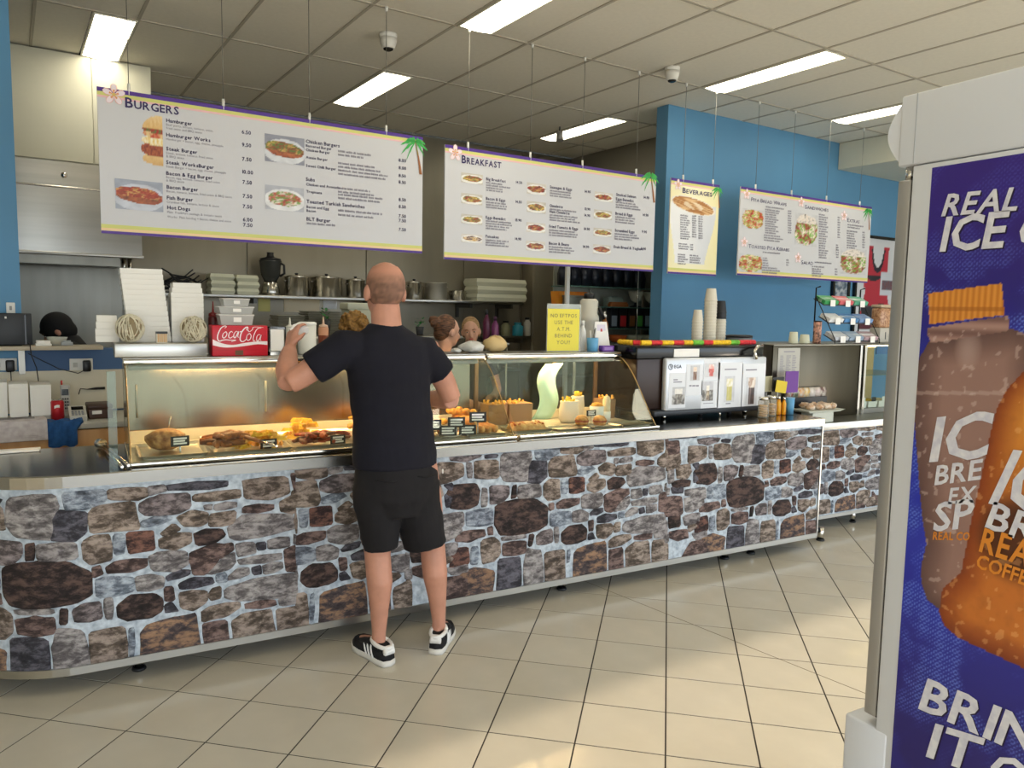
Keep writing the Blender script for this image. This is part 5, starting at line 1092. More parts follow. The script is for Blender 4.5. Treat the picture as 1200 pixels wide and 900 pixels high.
lump('paper_bag', 'tan paper bag lying beside the foil parcel', 'paper bag', 566, 593, 415, 394, 3.95, mat('kraft_paper', 'c9ae7c', .75, bump=.4, scale=14), dep=.07, seed=9)
x0, x1, _, z1 = wx(642, 679, 414, 362, 3.9); w = (x1-x0)/2; h = z1-TS
t = thing('counter_sign', 'yellow handwritten no eftpos sign in a clear holder', 'sign', ((x0+x1)/2, 3.91, TS))
ob('sheet', MB().box(-w, w, 0, .002, .006, h), mat('yellow_card', 'e4d64e', .6), t)
ob('holder', MB().box(-w-.004, w+.012, .003, .006, .0005, h+.03).box(-w-.004, w+.012, -.002, .05, .0005, .004).box(w+.002, w+.0035, -.003, .006, .0005, h+.01), mat('acrylic_clear', 'dfe6e0', .1, alpha=.35), t)
lt_ = MB()
for k, (tx_, f) in enumerate((('NO EFTPOS', .82), ('USE THE', .58), ('A.T.M.', .42), ('BEHIND', .54), ('YOU!!', .42))): put_text(lt_, tx_, (-w*f, -.0012, h*(.80-.155*k)), (1, 0, 0), (0, 0, h*.085), 'n', 2*w*f, gap=.16)
o = ob('handwriting', lt_, mat('pen_grey', '7a7350', .6), t); o['kind'] = 'stuff'
bottle('white_bottle', 'plain white bottle behind the yellow sign', ony(682, 414, 3.98).x, 3.98, TS, .022, .19, WHITE, WHITE, .5, False)
q_ = ony(694, 414, 3.9); t = thing('blue_cup', 'sky blue plastic cup of pens beside the yellow sign', 'cup', (q_.x, 3.9, TS)); ob('cup', MB().lathe([(.033, .0005), (.037, .085), (.035, .085), (.031, .004)], 20), mat('sky_blue_plastic', '5f9fcb', .35), t)
for k, (dx, dy, c) in enumerate(((-.01, 0, 'dad8d0'), (.012, .006, '2a2c30'), (.002, -.012, '9aa0a2'))): ob('pen', MB().cyl((dx*.5, dy*.5, .006), (dx*2, dy*2, .13+.008*k), .004, seg=6), mat('pen_'+c, c, .4), t)
x0, x1, _, z1 = wx(696, 712, 413, 377, 3.97); w = (x1-x0)/2; h = z1-TS; t = thing('price_stand', 'white folded card standing behind the blue cup', 'card', ((x0+x1)/2, 3.98, TS))
ob('card', MB().add([(-w*1.1, -.02, .0005), (w*1.3, -.02, .0005), (w*.85, 0, h), (-w*.85, 0, h), (-w*1.1, -.018, .0005), (w*1.3, -.018, .0005), (w*.85, .002, h), (-w*.85, .002, h)], [(0,1,2,3),(7,6,5,4),(0,4,5,1),(3,2,6,7),(0,3,7,4),(1,5,6,2)]), PAPER, t); ob('back_leg', MB().add([(-w*.85, .003, h), (w*.85, .003, h), (w, .04, .0005), (-w, .04, .0005)], [(0, 1, 2, 3)]), PAPER, t)
ob('panel_print', MB().add([(-w*.6, -.0085, h*.55), (w*.7, -.0085, h*.55), (w*.62, -.0028, h*.9), (-w*.58, -.0028, h*.9)], [(0, 1, 2, 3)]), mat('card_print', 'd9d2e2', .6), t); ob('red_mark', MB().add([(-w*.1, -.0075, h*.66), (w*.2, -.0075, h*.66), (w*.15, -.006, h*.76), (-w*.1, -.006, h*.76)], [(0, 1, 2, 3)]), mat('red_mark', 'c0554e', .6), t)
x0, x1, _, z1 = wx(704.5, 718, 415, 405, 3.88); w = (x1-x0)/2; h = z1-TS; t = thing('purple_box', 'small purple packet box at the case corner', 'box', ((x0+x1)/2, 3.885, TS)); ob('body', MB().rbox(-w, w, -.02, .025, .0005, h, .003), mat('purple_card', '6b3f97', .5), t); ob('label', MB().box(-w*.7, w*.7, -.0208, -.02, h*.25, h*.75), mat('purple_light', '9a79bd', .5), t)
# tall white grinder on the back bench behind the cases
gx, _, gz0, gz1 = wx(685, 703, 385, 339, 4.55); gx1 = ony(703, 385, 4.55).x; r = (gx1-gx)/2
t = thing('rear_stand', 'slim steel stand with a grinder behind the glass case', 'stand', ((gx+gx1)/2, 4.6, 0)); ob('top', MB().rbox(-.22, .22, -.15, .15, 1.28, 1.30, .003), STEELH, t)
for s in (-1, 1):
    for y in (-.13, .13): ob('leg', MB().cyl((s*.2, y, 0), (s*.2, y, 1.28), .012), POT, t)
h = gz1-1.301; t = thing('coffee_grinder', 'white coffee grinder with black top behind the yellow sign', 'grinder', ((gx+gx1)/2, 4.6, 1.301))
GW = mat('grinder_white', 'c9c6ba', .4); ob('body', MB().lathe([(r*.95, 0), (r, .01), (r*.96, h*.42), (r*1.12, h*.46), (r*1.1, h*.55), (r*.95, h*.58), (r, h*.8), (r*.75, h*.84)], 18), GW, t); ob('hopper_lid', MB().lathe([(r*.6, h*.84), (r*.55, h*.93), (r*.15, h*.95), (r*.12, h)], 14), BLK, t); ob('spout', MB().cyl((r*.9, -.04, h*.7), (r*1.5, -.05, h*.5), .012), BLK, t)
bottle('syrup_bottle', 'amber syrup bottle with pump beside the coffee grinder', gx1+.06, 4.58, 1.301, .03, .27, mat('amber_syrup', '8a5526', .2), WHITE, .35, False, nozzle=True)
q_ = ony(577, 404, 5.95)
t = thing('sauce_stand', 'narrow steel stand holding purple bottles in the kitchen', 'stand', (q_.x+.02, 5.99, 0)); ob('top', MB().rbox(-.12, .12, -.1, .1, 1.26, 1.28, .003), STEELH, t)
for s in (-1, 1):
    for y in (-.08, .08): ob('leg', MB().cyl((s*.1, y, 0), (s*.1, y, 1.26), .01), POT, t)
bottle('sauce_bottle', 'purple labelled sauce bottle with pale cap stripe', q_.x-.045, 5.98, 1.281, .032, .29, mat('bottle_plum', '5b2440', .3), DKGREY, .4, False); bottle('sauce_bottle', 'shorter violet sauce bottle beside the plum one', q_.x+.045, 5.99, 1.281, .034, .23, mat('bottle_violet', '7a3b6b', .3), mat('cap_violet', '4d2a4a', .4), .4, False)

# ------------------------------------------------------------------ food inside
DK = .9022
TRS = mat('tray_steel', 'c8c4ba', .3, 1)
def tray(x0, x1, y0, y1, lab, h=.016, m=TRS):
    t = thing('food_tray', lab, 'tray', ((x0+x1)/2, (y0+y1)/2, DK)); a, b_ = (x1-x0)/2, (y1-y0)/2
    ob('pan', MB().frustum(-a+.012, a-.012, -b_+.012, b_-.012, 0, .004, 0, 0).loft([[(-a+.012, -b_+.012, .002), (a-.012, -b_+.012, .002), (a-.012, b_-.012, .002), (-a+.012, b_-.012, .002)], [(-a, -b_, h), (a, -b_, h), (a, b_, h), (-a, b_, h)], [(-a-.008, -b_-.008, h+.001), (a+.008, -b_-.008, h+.001), (a+.008, b_+.008, h+.001), (-a-.008, b_+.008, h+.001)]], cap=False, smooth=False), m, t)
    return t
def chunk_mesh(kind, seed):
    rr = random.Random(seed); mb = MB()
    if kind == 'chicken':
        rings = []
        for i in range(7):
            a = -math.pi/2+math.pi*i/6; ring = []
            for k in range(10):
                th = 2*math.pi*k/10; f = 1+.5*mnoise.noise(Vector((math.cos(th)*2+seed, math.sin(th)*2, i*.9)))
                ring.append((.036*f*max(.05, math.cos(a))*math.cos(th), .028*f*max(.05, math.cos(a))*math.sin(th), .022+.022*math.sin(a)*f))
            rings.append(ring)
        mb.loft(rings)
    elif kind == 'sausage': mb.tube([(-.07, 0, .016), (-.062, .002, .017), (-.03, .01, .018), (.0, .013, .018), (.03, .01, .018), (.062, .002, .017), (.07, 0, .016)], [.006, .014, .017, .0175, .017, .014, .006], 10)
    elif kind == 'strip': mb.tube([(-.05, 0, .008), (-.02, .006, .012), (.02, -.004, .011), (.055, .004, .008)], [.006, .012, .011, .006], 7)
    elif kind == 'wedge': mb.add([(-.035, -.009, 0), (.035, -.009, 0), (.03, .009, 0), (-.03, .009, 0), (-.022, 0, .018), (.022, 0, .018)], [(0,3,2,1),(0,1,5,4),(2,3,4,5),(1,2,5),(3,0,4)])
    elif kind == 'fish': mb.loft([[(x, -.022*s, .003), (x, 0, .003+.018*s), (x, .022*s, .003), (x, 0, .0)] for x, s in ((-.07, .3), (-.045, .9), (0, 1.1), (.04, .9), (.075, .35))])
    elif kind == 'ball': mb.ell((0, 0, .016), .02, .018, .016, 10, 6)
    return mb
def heap(kind, name, lab, grp, x0, x1, y0, y1, n, z, mats, seed, layers=1, cat='food', s=1.0, rz=None):
    rr = random.Random(seed); ms = []
    for k in range(3):
        me = chunk_mesh(kind, seed*3+k).mesh(name); me.materials.append(mats[k % len(mats)]); ms.append(me)
    for k in range(n):
        L = k*layers//n; f = 1-.22*L
        x = (x0+x1)/2+(rr.random()-.5)*(x1-x0)*f; y = (y0+y1)/2+(rr.random()-.5)*(y1-y0)*f
        o = link(bpy.data.objects.new(name, ms[k % 3]), None, (x, y, z+.026*s*L)); o.rotation_euler = (0, 0, rr.uniform(0, 6.28) if rz is None else rz+rr.uniform(-.2, .2)); o.scale = (s*rr.uniform(.85, 1.15),)*3; tag(o, lab, cat, grp)
def fm(n, a, b_): return mat(n, a, .55, col2=b_, scale=40, bump=.4)
GOLD = fm('golden_crumb', 'b8701e', 'eab04a'); GOLD2 = fm('golden_fry', 'd08a24', 'f4c860'); BRN = fm('brown_crust', '6e3a18', 'b06a30'); DKM = fm('dark_meat', '4a2412', '86461f'); YEL = fm('yellow_chip', 'e0a81c', 'ffdc52'); REDF = fm('red_glaze', '6e2010', 'b44a20')
CARD = mat('card_black', '17171a', .5)
def pcard(px, py, lab, Y=None, w=.038, h=.045, tilt=.12):
    q_ = onz(px, py, .945) if Y is None else ony(px, py, Y)
    t = thing('price_card', lab, 'price card', (q_.x, q_.y, q_.z-h/2), tilt, 'black price cards in the glass case')
    ob('card', MB().rbox(-w, w, -.002, .002, 0, h, .001, 1), CARD, t); lb = MB()
    for k in range(3): lb.box(-w*.72, w*(.72-.2*(k % 2)), -.0028, -.002, h*(.68-.24*k), h*(.84-.24*k))
    o = ob('chalk_lines', lb, PAPER, t); o['kind'] = 'stuff'; ob('spike', MB().box(-.003, .003, -.001, .001, -max(.004, q_.z-h/2-DK-.002), 0), CHROME, t)
# left: roast, fish strips
tray(.17, .44, 3.53, 3.86, 'empty looking steel tray with the roast in the glass case')
q_ = onz(183, 528, .95); t = thing('roast_meat', 'browned roast joint under the heat lamp', 'roast', (.285, 3.72, DK+.005)); rr_ = MB(); rings = []
for i in range(9):
    a = -math.pi/2+math.pi*i/8
    rings.append([(.085*(1+.2*mnoise.noise(Vector((math.cos(t_)*1.5, math.sin(t_)*1.5, i*.5))))*max(.04, math.cos(a))*math.cos(t_), .06*max(.04, math.cos(a))*math.sin(t_), .05+.05*math.sin(a)) for t_ in [2*math.pi*k/18 for k in range(18)]])
ob('joint', rr_.loft(rings), fm('roast_crust', '7c4a24', 'c99a62'), t); ob('skewer', MB().cyl((.01, 0, .09), (.02, .0, .15), .003), CHROME, t)
tray(.46, .80, 3.52, 3.69, 'front steel tray of fried fish strips and wedges'); heap('strip', 'fish_strip', 'brown fried fish strip in the front tray', 'fried fish strips in the glass case', .47, .58, 3.57, 3.65, 12, DK+.03, [BRN, DKM], 4, 2, s=1.25)
heap('wedge', 'potato_wedge', 'golden potato wedge heaped in the front tray', 'potato wedges in the glass case', .58, .78, 3.56, 3.67, 46, DK+.014, [GOLD2, YEL, GOLD2], 6, 3)
tray(.46, .74, 3.70, 3.98, 'rear steel tray of browned meat slices'); heap('strip', 'meat_slice', 'browned meat slice in the rear tray', 'meat slices in the glass case', .5, .70, 3.74, 3.94, 12, DK+.012, [DKM, BRN], 8, 1, s=1.2)
tray(.82, 1.12, 3.52, 3.68, 'front tray of glazed red meat pieces'); heap('strip', 'glazed_piece', 'glazed dark red meat piece in the front tray', 'glazed meat in the glass case', .86, 1.09, 3.57, 3.65, 22, DK+.016, [REDF, DKM], 12, 2, s=1.0)
tray(.80, 1.06, 3.69, 3.98, 'rear tray heaped with yellow chips'); heap('wedge', 'yellow_chip', 'bright yellow chip heaped in the rear tray', 'yellow chips in the glass case', .83, 1.03, 3.72, 3.95, 44, DK+.012, [YEL, YEL, GOLD2], 14, 4, s=.9)
tray(1.08, 1.40, 3.69, 3.98, 'rear tray heaped with crumbed strips'); heap('strip', 'crumbed_strip', 'crumbed golden strip in the rear tray', 'crumbed strips in the glass case', 1.14, 1.34, 3.75, 3.92, 26, DK+.014, [GOLD, GOLD2], 15, 3, s=1.15)
tray(1.14, 1.40, 3.52, 3.68, 'front tray of dark roasted chicken pieces'); heap('chicken', 'roast_chicken_piece', 'dark roasted chicken piece in the front tray', 'roast chicken in the glass case', 1.18, 1.36, 3.57, 3.64, 10, DK+.014, [DKM, BRN], 17, 2)
# wooden handled tongs
p0, p1 = onz(288, 512, .985), onz(318, 521, .975); t = thing('serving_tongs', 'serving tongs with a wooden handle resting on the trays', 'tongs', p0); d_ = p1-p0
ob('handle', MB().tube([(0, 0, 0), tuple(d_*.6)], .009, 8), mat('tongs_wood', '8f5d34', .5), t); ob('blade', MB().tube([tuple(d_*.6), tuple(d_*1.2)], [.008, .004], 6), CHROME, t)
# right of the man
tray(1.42, 1.66, 3.70, 3.98, 'tray piled with golden fried chicken'); heap('chicken', 'fried_chicken_piece', 'golden fried chicken piece in the tall pile', 'fried chicken in the glass case', 1.46, 1.62, 3.75, 3.93, 28, DK+.012, [GOLD2, GOLD, GOLD2], 21, 5, s=1.05)
tray(1.42, 1.56, 3.52, 3.68, 'front tray of crumbed patties'); heap('chicken', 'crumbed_patty', 'pale golden crumbed patty in the front tray', 'crumbed patties in the glass case', 1.46, 1.53, 3.58, 3.64, 9, DK+.012, [GOLD2, YEL], 23, 2, s=.9)
t = thing('pie_plate', 'white plate with a round browned pie in the glass case', 'plate', (1.615, 3.60, DK)); ob('plate', MB().lathe([(.04, 0), (.06, .006), (.078, .014), (.076, .016), (.055, .008)], 24), WHITE, t)
t = thing('meat_pie', 'round browned pie on the white plate', 'pie', (1.615, 3.60, DK+.0165)); ob('crust', MB().lathe([(.05, 0), (.058, .02), (.05, .03), (.02, .034)], 22), BRN, t); ob('filling', MB().lathe([(.03, .033), (.02, .038), (.005, .039)], 14), REDF, t)
tray(1.70, 1.92, 3.52, 3.68, 'front tray of browned sausages')
for k in range(6):
    me = chunk_mesh('sausage', k).mesh('sausage'); me.materials.append(fm('sausage_skin', 'a86428', 'e0a860')); o = link(bpy.data.objects.new('sausage', me), None, (1.735+.036*(k % 5)+(.016 if k > 4 else 0), 3.615, DK+.010+(.0 if k < 5 else .038))); o.rotation_euler = (0, 0, 1.35+.06*k); o.scale = (1.0, 1.05, 1.3); tag(o, 'browned sausage lying in the front tray', 'sausage', 'sausages in the glass case')
tray(1.69, 1.92, 3.70, 3.98, 'rear tray of small fried dim sims'); heap('ball', 'dim_sim', 'small golden fried dim sim in the rear tray', 'dim sims in the glass case', 1.72, 1.90, 3.73, 3.95, 26, DK+.012, [GOLD, GOLD2], 27, 3, s=1.2)
for px, py, lab in ((211, 519, 'black price card beside the roast'), (315, 526, 'black price card over the wedges and chips'), (396, 521, 'black price card beside the crumbed strips'), (507, 500, 'black price card leaning by the man hip'), (525, 507, 'tilted black price card in front of the fried chicken'), (535, 497, 'larger black price card beside the fried chicken'), (560, 491, 'black price card above the sausages'), (548, 506, 'small white price card by the pie')):
    pcard(px, py-(6 if px < 420 and px > 300 else 2), lab, 3.545, w=.038 if px < 420 else .045, h=.045 if px < 420 else .055, tilt=.15 if px < 420 else -.25)
# second case
t = tray(1.98, 2.22, 3.53, 3.72, 'tray holding the topped bread roll'); t = thing('topped_roll', 'long bread roll covered with red and golden topping', 'bread roll', (2.09, 3.60, DK+.006)); ob('roll', MB().loft([[(x, y*s, z*s) for y, z in ((-.05, .0), (-.055, .02), (-.035, .042), (.0, .05), (.035, .042), (.055, .02), (.05, 0))] for x, s in ((-.11, .5), (-.095, .9), (0, 1), (.095, .9), (.11, .5))]), fm('roll_crust', 'b97c3c', 'e2b878'), t)
tp = MB(); rr = random.Random(5)
for k in range(40): x, y = rr.uniform(-.09, .09), rr.uniform(-.035, .035); tp.ell((x, y, .046-abs(y)*.25), .010, .007, .006, 6, 4)
o = ob('topping', tp, fm('topping_red', 'a83c1c', 'e89a3c'), t); o['kind'] = 'stuff'
for k, x in enumerate((2.27, 2.50, 2.72)): tray(x-.02, x+.18, 3.51, 3.64, ('flat foil tray near the topped roll', 'flat foil tray in the middle of the second case', 'flat foil tray at the coffee machine end')[k], .012)
def bagf(x, y, w, h, lab, seed, m):
    t = thing('food_bag', lab, 'food bag', (x, y, DK)); mb = MB(); rings = []
    for i, (z, s) in enumerate(((0.0005, .8), (h*.2, 1), (h*.6, .95), (h*.9, .85), (h, .9))): rings.append([(w*s*(1+.12*mnoise.noise(Vector((math.cos(a)*2+seed, math.sin(a)*2, z*20))))*math.cos(a), w*.6*s*math.sin(a), z) for a in [2*math.pi*k/16 for k in range(16)]])
    ob('bag', mb.loft(rings), m, t); f = MB(); rr = random.Random(seed)
    for k in range(14): a = rr.uniform(0, 6.28); r_ = rr.uniform(0, w*.7); f.tube([(r_*math.cos(a), r_*.5*math.sin(a), h-.02), (r_*1.2*math.cos(a), r_*.7*math.sin(a), h+rr.uniform(.005, .03))], .006, 5)
    o = ob('chips', f, YEL, t); o['kind'] = 'stuff'
WPB = mat('white_paper_bag', 'efe6d6', .7, bump=.3, scale=20)
bagf(2.50, 3.80, .07, .13, 'large open paper bag of hot chips', 31, WPB); bagf(2.60, 3.86, .05, .15, 'tall paper bag of chips behind the large one', 33, WPB)
t = thing('chip_cup', 'white paper cup filled with golden chips', 'cup', (2.66, 3.74, DK)); ob('cup', MB().lathe([(.034, .0005), (.044, .10), (.042, .1), (.032, .004)], 18), PAPER, t); ob('chips', MB().lathe([(.042, .09), (.03, .115), (.008, .12)], 12), GOLD, t)
t = thing('bread_stick', 'pale upright bread stick in paper next to the chip cup', 'bread', (2.745, 3.76, DK)); ob('loaf', MB().lathe([(.018, .0005), (.024, .02), (.024, .13), (.016, .15), (.004, .156)], 12), fm('pale_loaf', 'd8c29a', 'efe0c2'), t); ob('sleeve', MB().lathe([(.026, .002), (.027, .06)], 12), PAPER, t)
for k, (x, y, z, lab) in enumerate(((2.47, 3.62, DK+.013, 'small round bun at the foot of the chip bags'), (2.565, 3.575, DK+.013, 'filled burger bun in front of the price card'))):
    t = thing('filled_bun', lab, 'bun', (x, y, z)); ob('bottom_half', MB().lathe([(.034, 0), (.038, .012), (.036, .018)], 18), fm('bun_crust', 'b0702e', 'dfae6c'), t); ob('filling', MB().lathe([(.04, .018), (.041, .026)], 18), REDF, t); ob('top_half', MB().lathe([(.037, .026), (.038, .034), (.026, .05), (.006, .056)], 18), fm('bun_crust', 'b0702e', 'dfae6c'), t)
pcard(693, 484, 'black price card in front of the chip bags', 3.66, w=.035, h=.035, tilt=.1)
KRAFT = mat('kraft_board', '9c7a58', .7)
for k, (xa, xb, lab) in enumerate(((1.985, 2.10, 'kraft box of chips behind the topped roll'), (2.12, 2.27, 'wider kraft box of chips beside the mint reflection'), (2.79, 2.875, 'kraft box of chips at the coffee machine end'))):
    t = thing('chip_box', lab, 'chip box', ((xa+xb)/2, 3.90, DK)); w = (xb-xa)/2; ob('box', MB().frustum(-w, w, -.05, .05, .0005, .12, -.004, -.004), KRAFT, t)
    mb = MB(); rr = random.Random(70+k)
    for j in range(16): x = rr.uniform(-w, w)*.85; y = rr.uniform(-.04, .04); mb.tube([(x, y, .10), (x+rr.uniform(-.02, .02), y, .125+rr.uniform(0, .02))], .007, 5)
    o = ob('chips', mb, GOLD2, t); o['kind'] = 'stuff'
# pale glass reflection, modelled as a wavy sheet in the second case
sh = MB(); rows = []
for j in range(13):
    t_ = j/12; z = .905+.34*t_; xo = 2.33+.10*t_+.035*math.sin(t_*6.0); rows.append([(xo+.14*(i/8)*(1-.1*t_), 3.955+.012*math.sin(i*.8+j*.3), z) for i in range(9)])
sh.loft([r_+[(x, y+.004, z) for x, y, z in reversed(r_)] for r_ in rows]); solo('reflection_shape', sh.xf(Matrix.Translation((-2.4, -3.955, -DK))), mat('mint_reflection', 'a3cdc8', .35), 'pale mint glass reflection modelled as a sheet in the second case', 'reflection', (2.4, 3.955, DK))
# chrome tool and paper on the counter end
p0, p1 = onz(119, 519, .915), onz(147, 547, .905); t = thing('can_crusher', 'chrome tube tool lying on the worktop beside the case', 'tool', p0); d_ = p1-p0; d_.z = -.008
ob('ring_end', MB().cyl((-.012, -.0, .0), tuple(d_.normalized()*.03), .021, seg=18), CHROME, t); ob('ring_hole', MB().cyl(tuple(-d_.normalized()*.0145+Vector((-.001, 0, 0))), tuple(-d_.normalized()*.012), .013, seg=14), BLKG, t)
for k in (-1, 1): ob('rod', MB().tube([(k*.008, .004*k, -.004), tuple(d_*.55+Vector((k*.010, .006*k, -.002))), tuple(d_*1.0+Vector((k*.012, .01*k, 0)))], .006, 8), CHROME, t)
q_ = onz(12, 530, .8935); solo('paper_sheet', MB().rbox(-.11, .11, -.03, .03, 0, .006, .001).rbox(-.10, .115, -.025, .034, .006, .010, .001), PAPER, 'white paper lying on the counter end', 'paper', (q_.x, q_.y, .8935), .05)

# ================================================================== COFFEE MACHINE AND THE FAR END
WZ = .8935
PY = 3.70
x0, x1, z0, z1 = wx(778, 895, 480, 420, PY); PZ0, PZ1 = .946, 1.284
t = thing('coffee_machine', 'large coffee machine with a white poster covered back', 'coffee machine', (3.5, 3.95, WZ)); CM = t
BROWNG = mat('brown_reflection_gloss', '2c1a12', .3, .1)  # orange reflection on the black body put into a brown colour
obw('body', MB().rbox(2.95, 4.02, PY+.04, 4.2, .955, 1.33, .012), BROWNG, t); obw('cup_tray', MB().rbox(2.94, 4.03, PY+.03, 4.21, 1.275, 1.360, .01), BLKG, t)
obw('base_frame', MB().rbox(3.06, 4.0, PY-.01, 4.16, .918, .957, .008), mat('charcoal_frame', '24282e', .4), t)
pn = obw('back_panel', MB().rbox(x0, x1, PY-.008, PY+.035, PZ0, PZ1, .012), mat('panel_white_steel', 'd3d7de', .25, .25), t)
for px_ in (776, 819, 853, 871):
    q_ = ony(px_, 490, PY+.04); obw('machine_leg', MB().cyl((q_.x+.02, PY+.05, WZ), (q_.x+.02, PY+.05, .925), .016), CHROME if px_ in (776, 871) else BLK, t)
obw('tap', MB().tube([(3.62, PY+.02, .93), (3.62, PY+.0, .918), (3.62, PY+.0, .898)], .008, 8), CHROME, t); obw('bent_tube', MB().tube([ony(886, 421, PY-.02), ony(884, 412, PY-.015), ony(888, 406, PY), ony(893, 405, PY+.02)], [.014, .012, .012, .012], 10), CHROME, t)  # tap, and a bent chrome tube at the panel corner
def drink_fn(kind):
    def fn(u, v):
        n = fbm(u*5, v*5, kind*3.7)
        bg = ((196, 196, 200), (204, 204, 208), (214, 214, 218), (206, 206, 212), (212, 213, 218), (214, 215, 220))[kind]
        c = mix(bg, tuple(k-12 for k in bg), .5+n)
        x = (u-.5)*2; wd = (.62, .45, .40, .34, .62, .60)[kind]*(1-.25*(1-v))
        top = (.92, .9, .92, .8, .92, .98)[kind]
        if abs(x) < wd and .04 < v < top:
            lay = {0: ((90, 84, 78), (226, 222, 214), (150, 144, 132)), 1: ((120, 76, 50), (226, 200, 176), (150, 130, 120)), 2: ((226, 120, 110), (232, 170, 160), (200, 90, 84)), 3: ((196, 180, 150), (236, 228, 210), (120, 100, 84)), 4: ((206, 196, 118), (214, 206, 140), (196, 186, 104)), 5: ((86, 60, 52), (120, 90, 76), (62, 44, 40))}[kind]
            c = mix(lay[0], lay[2], .5+1.4*n)
            if v > top*.66: c = mix(lay[1], (246, 240, 232), .4+n)
            if kind == 5 and v > .62: c = mix((232, 220, 208), (180, 150, 130), .5+2*n)
            c = mix(c, (250, 250, 250), .35*max(0, 1-abs(x/wd+.45)*6))
        elif kind in (0, 3) and v < .55: c = mix((96, 92, 88), (178, 176, 172), .5+1.6*n+.5*(v-.3))
        return c
    return fn
qm = cr(770, 410, 8.889)
def poster(r, img, kind, bars_=()):
    a = ony(*qm(r[0], r[1]), PY-.008); b_ = ony(*qm(r[2], r[3]), PY-.008); z_1 = a.z; z_0 = max(PZ0+.006, b_.z)
    s_ = obw('poster', MB().box(a.x, b_.x, PY-.0098, PY-.0082, z_0, z_1), mat('poster_white', 'dfe1e6', .3), CM)
    c = ony(*qm(img[0], img[1]), PY-.01); d = ony(*qm(img[2], img[3]), PY-.01)
    ob('poster_picture', print_mesh('poster_picture', 18, 26, drink_fn(kind), lambda u, v: (c.x+(d.x-c.x)*u, PY-.0106, d.z+(c.z-d.z)*v)), PRINT, s_)
    if bars_:
        mb = MB()
        for bx0, by0, bx1, by1 in bars_: e = ony(*qm(bx0, by1), PY-.01); f = ony(*qm(bx1, by0), PY-.01); mb.box(e.x, f.x, PY-.0106, PY-.0098, e.z, f.z)
        o = ob('poster_caption', mb, INKG, s_); o['kind'] = 'stuff'
poster((130, 240, 290, 600), (160, 390, 285, 565), 0, ((170, 305, 215, 318), (170, 328, 260, 342)))
poster((305, 150, 468, 470), (350, 165, 440, 320), 1, ((335, 366, 360, 382), (366, 366, 398, 382), (404, 366, 434, 382)))
poster((490, 95, 650, 310), (500, 140, 632, 280), 2); poster((465, 322, 630, 600), (475, 330, 580, 528), 3, ((480, 550, 585, 562),))
poster((640, 132, 876, 600), (705, 275, 800, 540), 4, ((705, 195, 830, 210), (715, 552, 765, 566))); poster((890, 145, 1108, 600), (930, 285, 1035, 580), 5, ((925, 200, 1040, 216),))
lg = MB(); a = ony(*qm(178, 192), PY-.009); put_text(lg, 'EGA', (a.x, PY-.0098, a.z), (1, 0, 0), (0, 0, .021), 'b'); put_text(lg, 'V', (a.x-.036, PY-.0098, a.z), (1, 0, 0), (0, 0, .021), 'b')
o = obw('brand_lettering', lg, mat('logo_dark', '33333a', .5), CM); o['kind'] = 'stuff'
def ringm(r0, r1, c, y, n=20): 
    mb = MB(); mb.add([(c[0]+r0*math.cos(2*math.pi*k/n), y, c[1]+r0*math.sin(2*math.pi*k/n)) for k in range(n)]+[(c[0]+r1*math.cos(2*math.pi*k/n), y, c[1]+r1*math.sin(2*math.pi*k/n)) for k in range(n)], [(k, (k+1) % n, n+(k+1) % n, n+k) for k in range(n)]); return mb
obw('brand_ring', ringm(.014, .019, (a.x-.029, a.z+.009), PY-.0096), mat('logo_dark', '33333a', .5), CM)
a, b_ = ony(790, 409, PY+.028), ony(819, 418, PY+.028); obw('taped_note', MB().box(a.x, b_.x, PY+.0265, PY+.029, b_.z, a.z), PAPER, CM)
# flower garland round the top
gt = thing('flower_garland', 'yellow red and green fabric garland round the coffee machine top', 'garland', (3.5, PY+.08, 1.360))
cols = ['yellow', 'red', 'yellow', 'red', 'yellow', 'red', 'yellow', 'green', 'red', 'yellow', 'yellow', 'green', 'red', 'red']
GC = {'yellow': mat('garland_yellow', 'f0c020', .6, var=.2, scale=60), 'red': mat('garland_red', 'd02c34', .6, var=.2, scale=60), 'green': mat('garland_green', '6cb83c', .6, var=.2, scale=60)}
pxs = [724, 738, 750, 762, 775, 788, 800, 811, 823, 834, 846, 855, 865, 876, 884]
for k, c in enumerate(cols):
    a = ony(pxs[k], 404, PY+.07); b_ = ony(pxs[k+1], 404, PY+.07); xa, xb = a.x, b_.x; mb = MB(); n = 5
    if k == 0: P0, P1 = Vector((2.965, PY+.25, 1.378)), Vector((2.965, PY+.10, 1.378))
    elif k == 1: P0, P1 = Vector((2.965, PY+.10, 1.378)), Vector((xb, PY+.07, 1.378))
    else: P0, P1 = Vector((xa, PY+.07, 1.378)), Vector((xb, PY+.07, 1.378))
    pts = [P0.lerp(P1, i/8) for i in range(9)]; obw(c+'_flower', mb.tube(pts, [.013+.005*abs(math.sin(i*1.6+k)) for i in range(9)], 9), GC[c], gt)
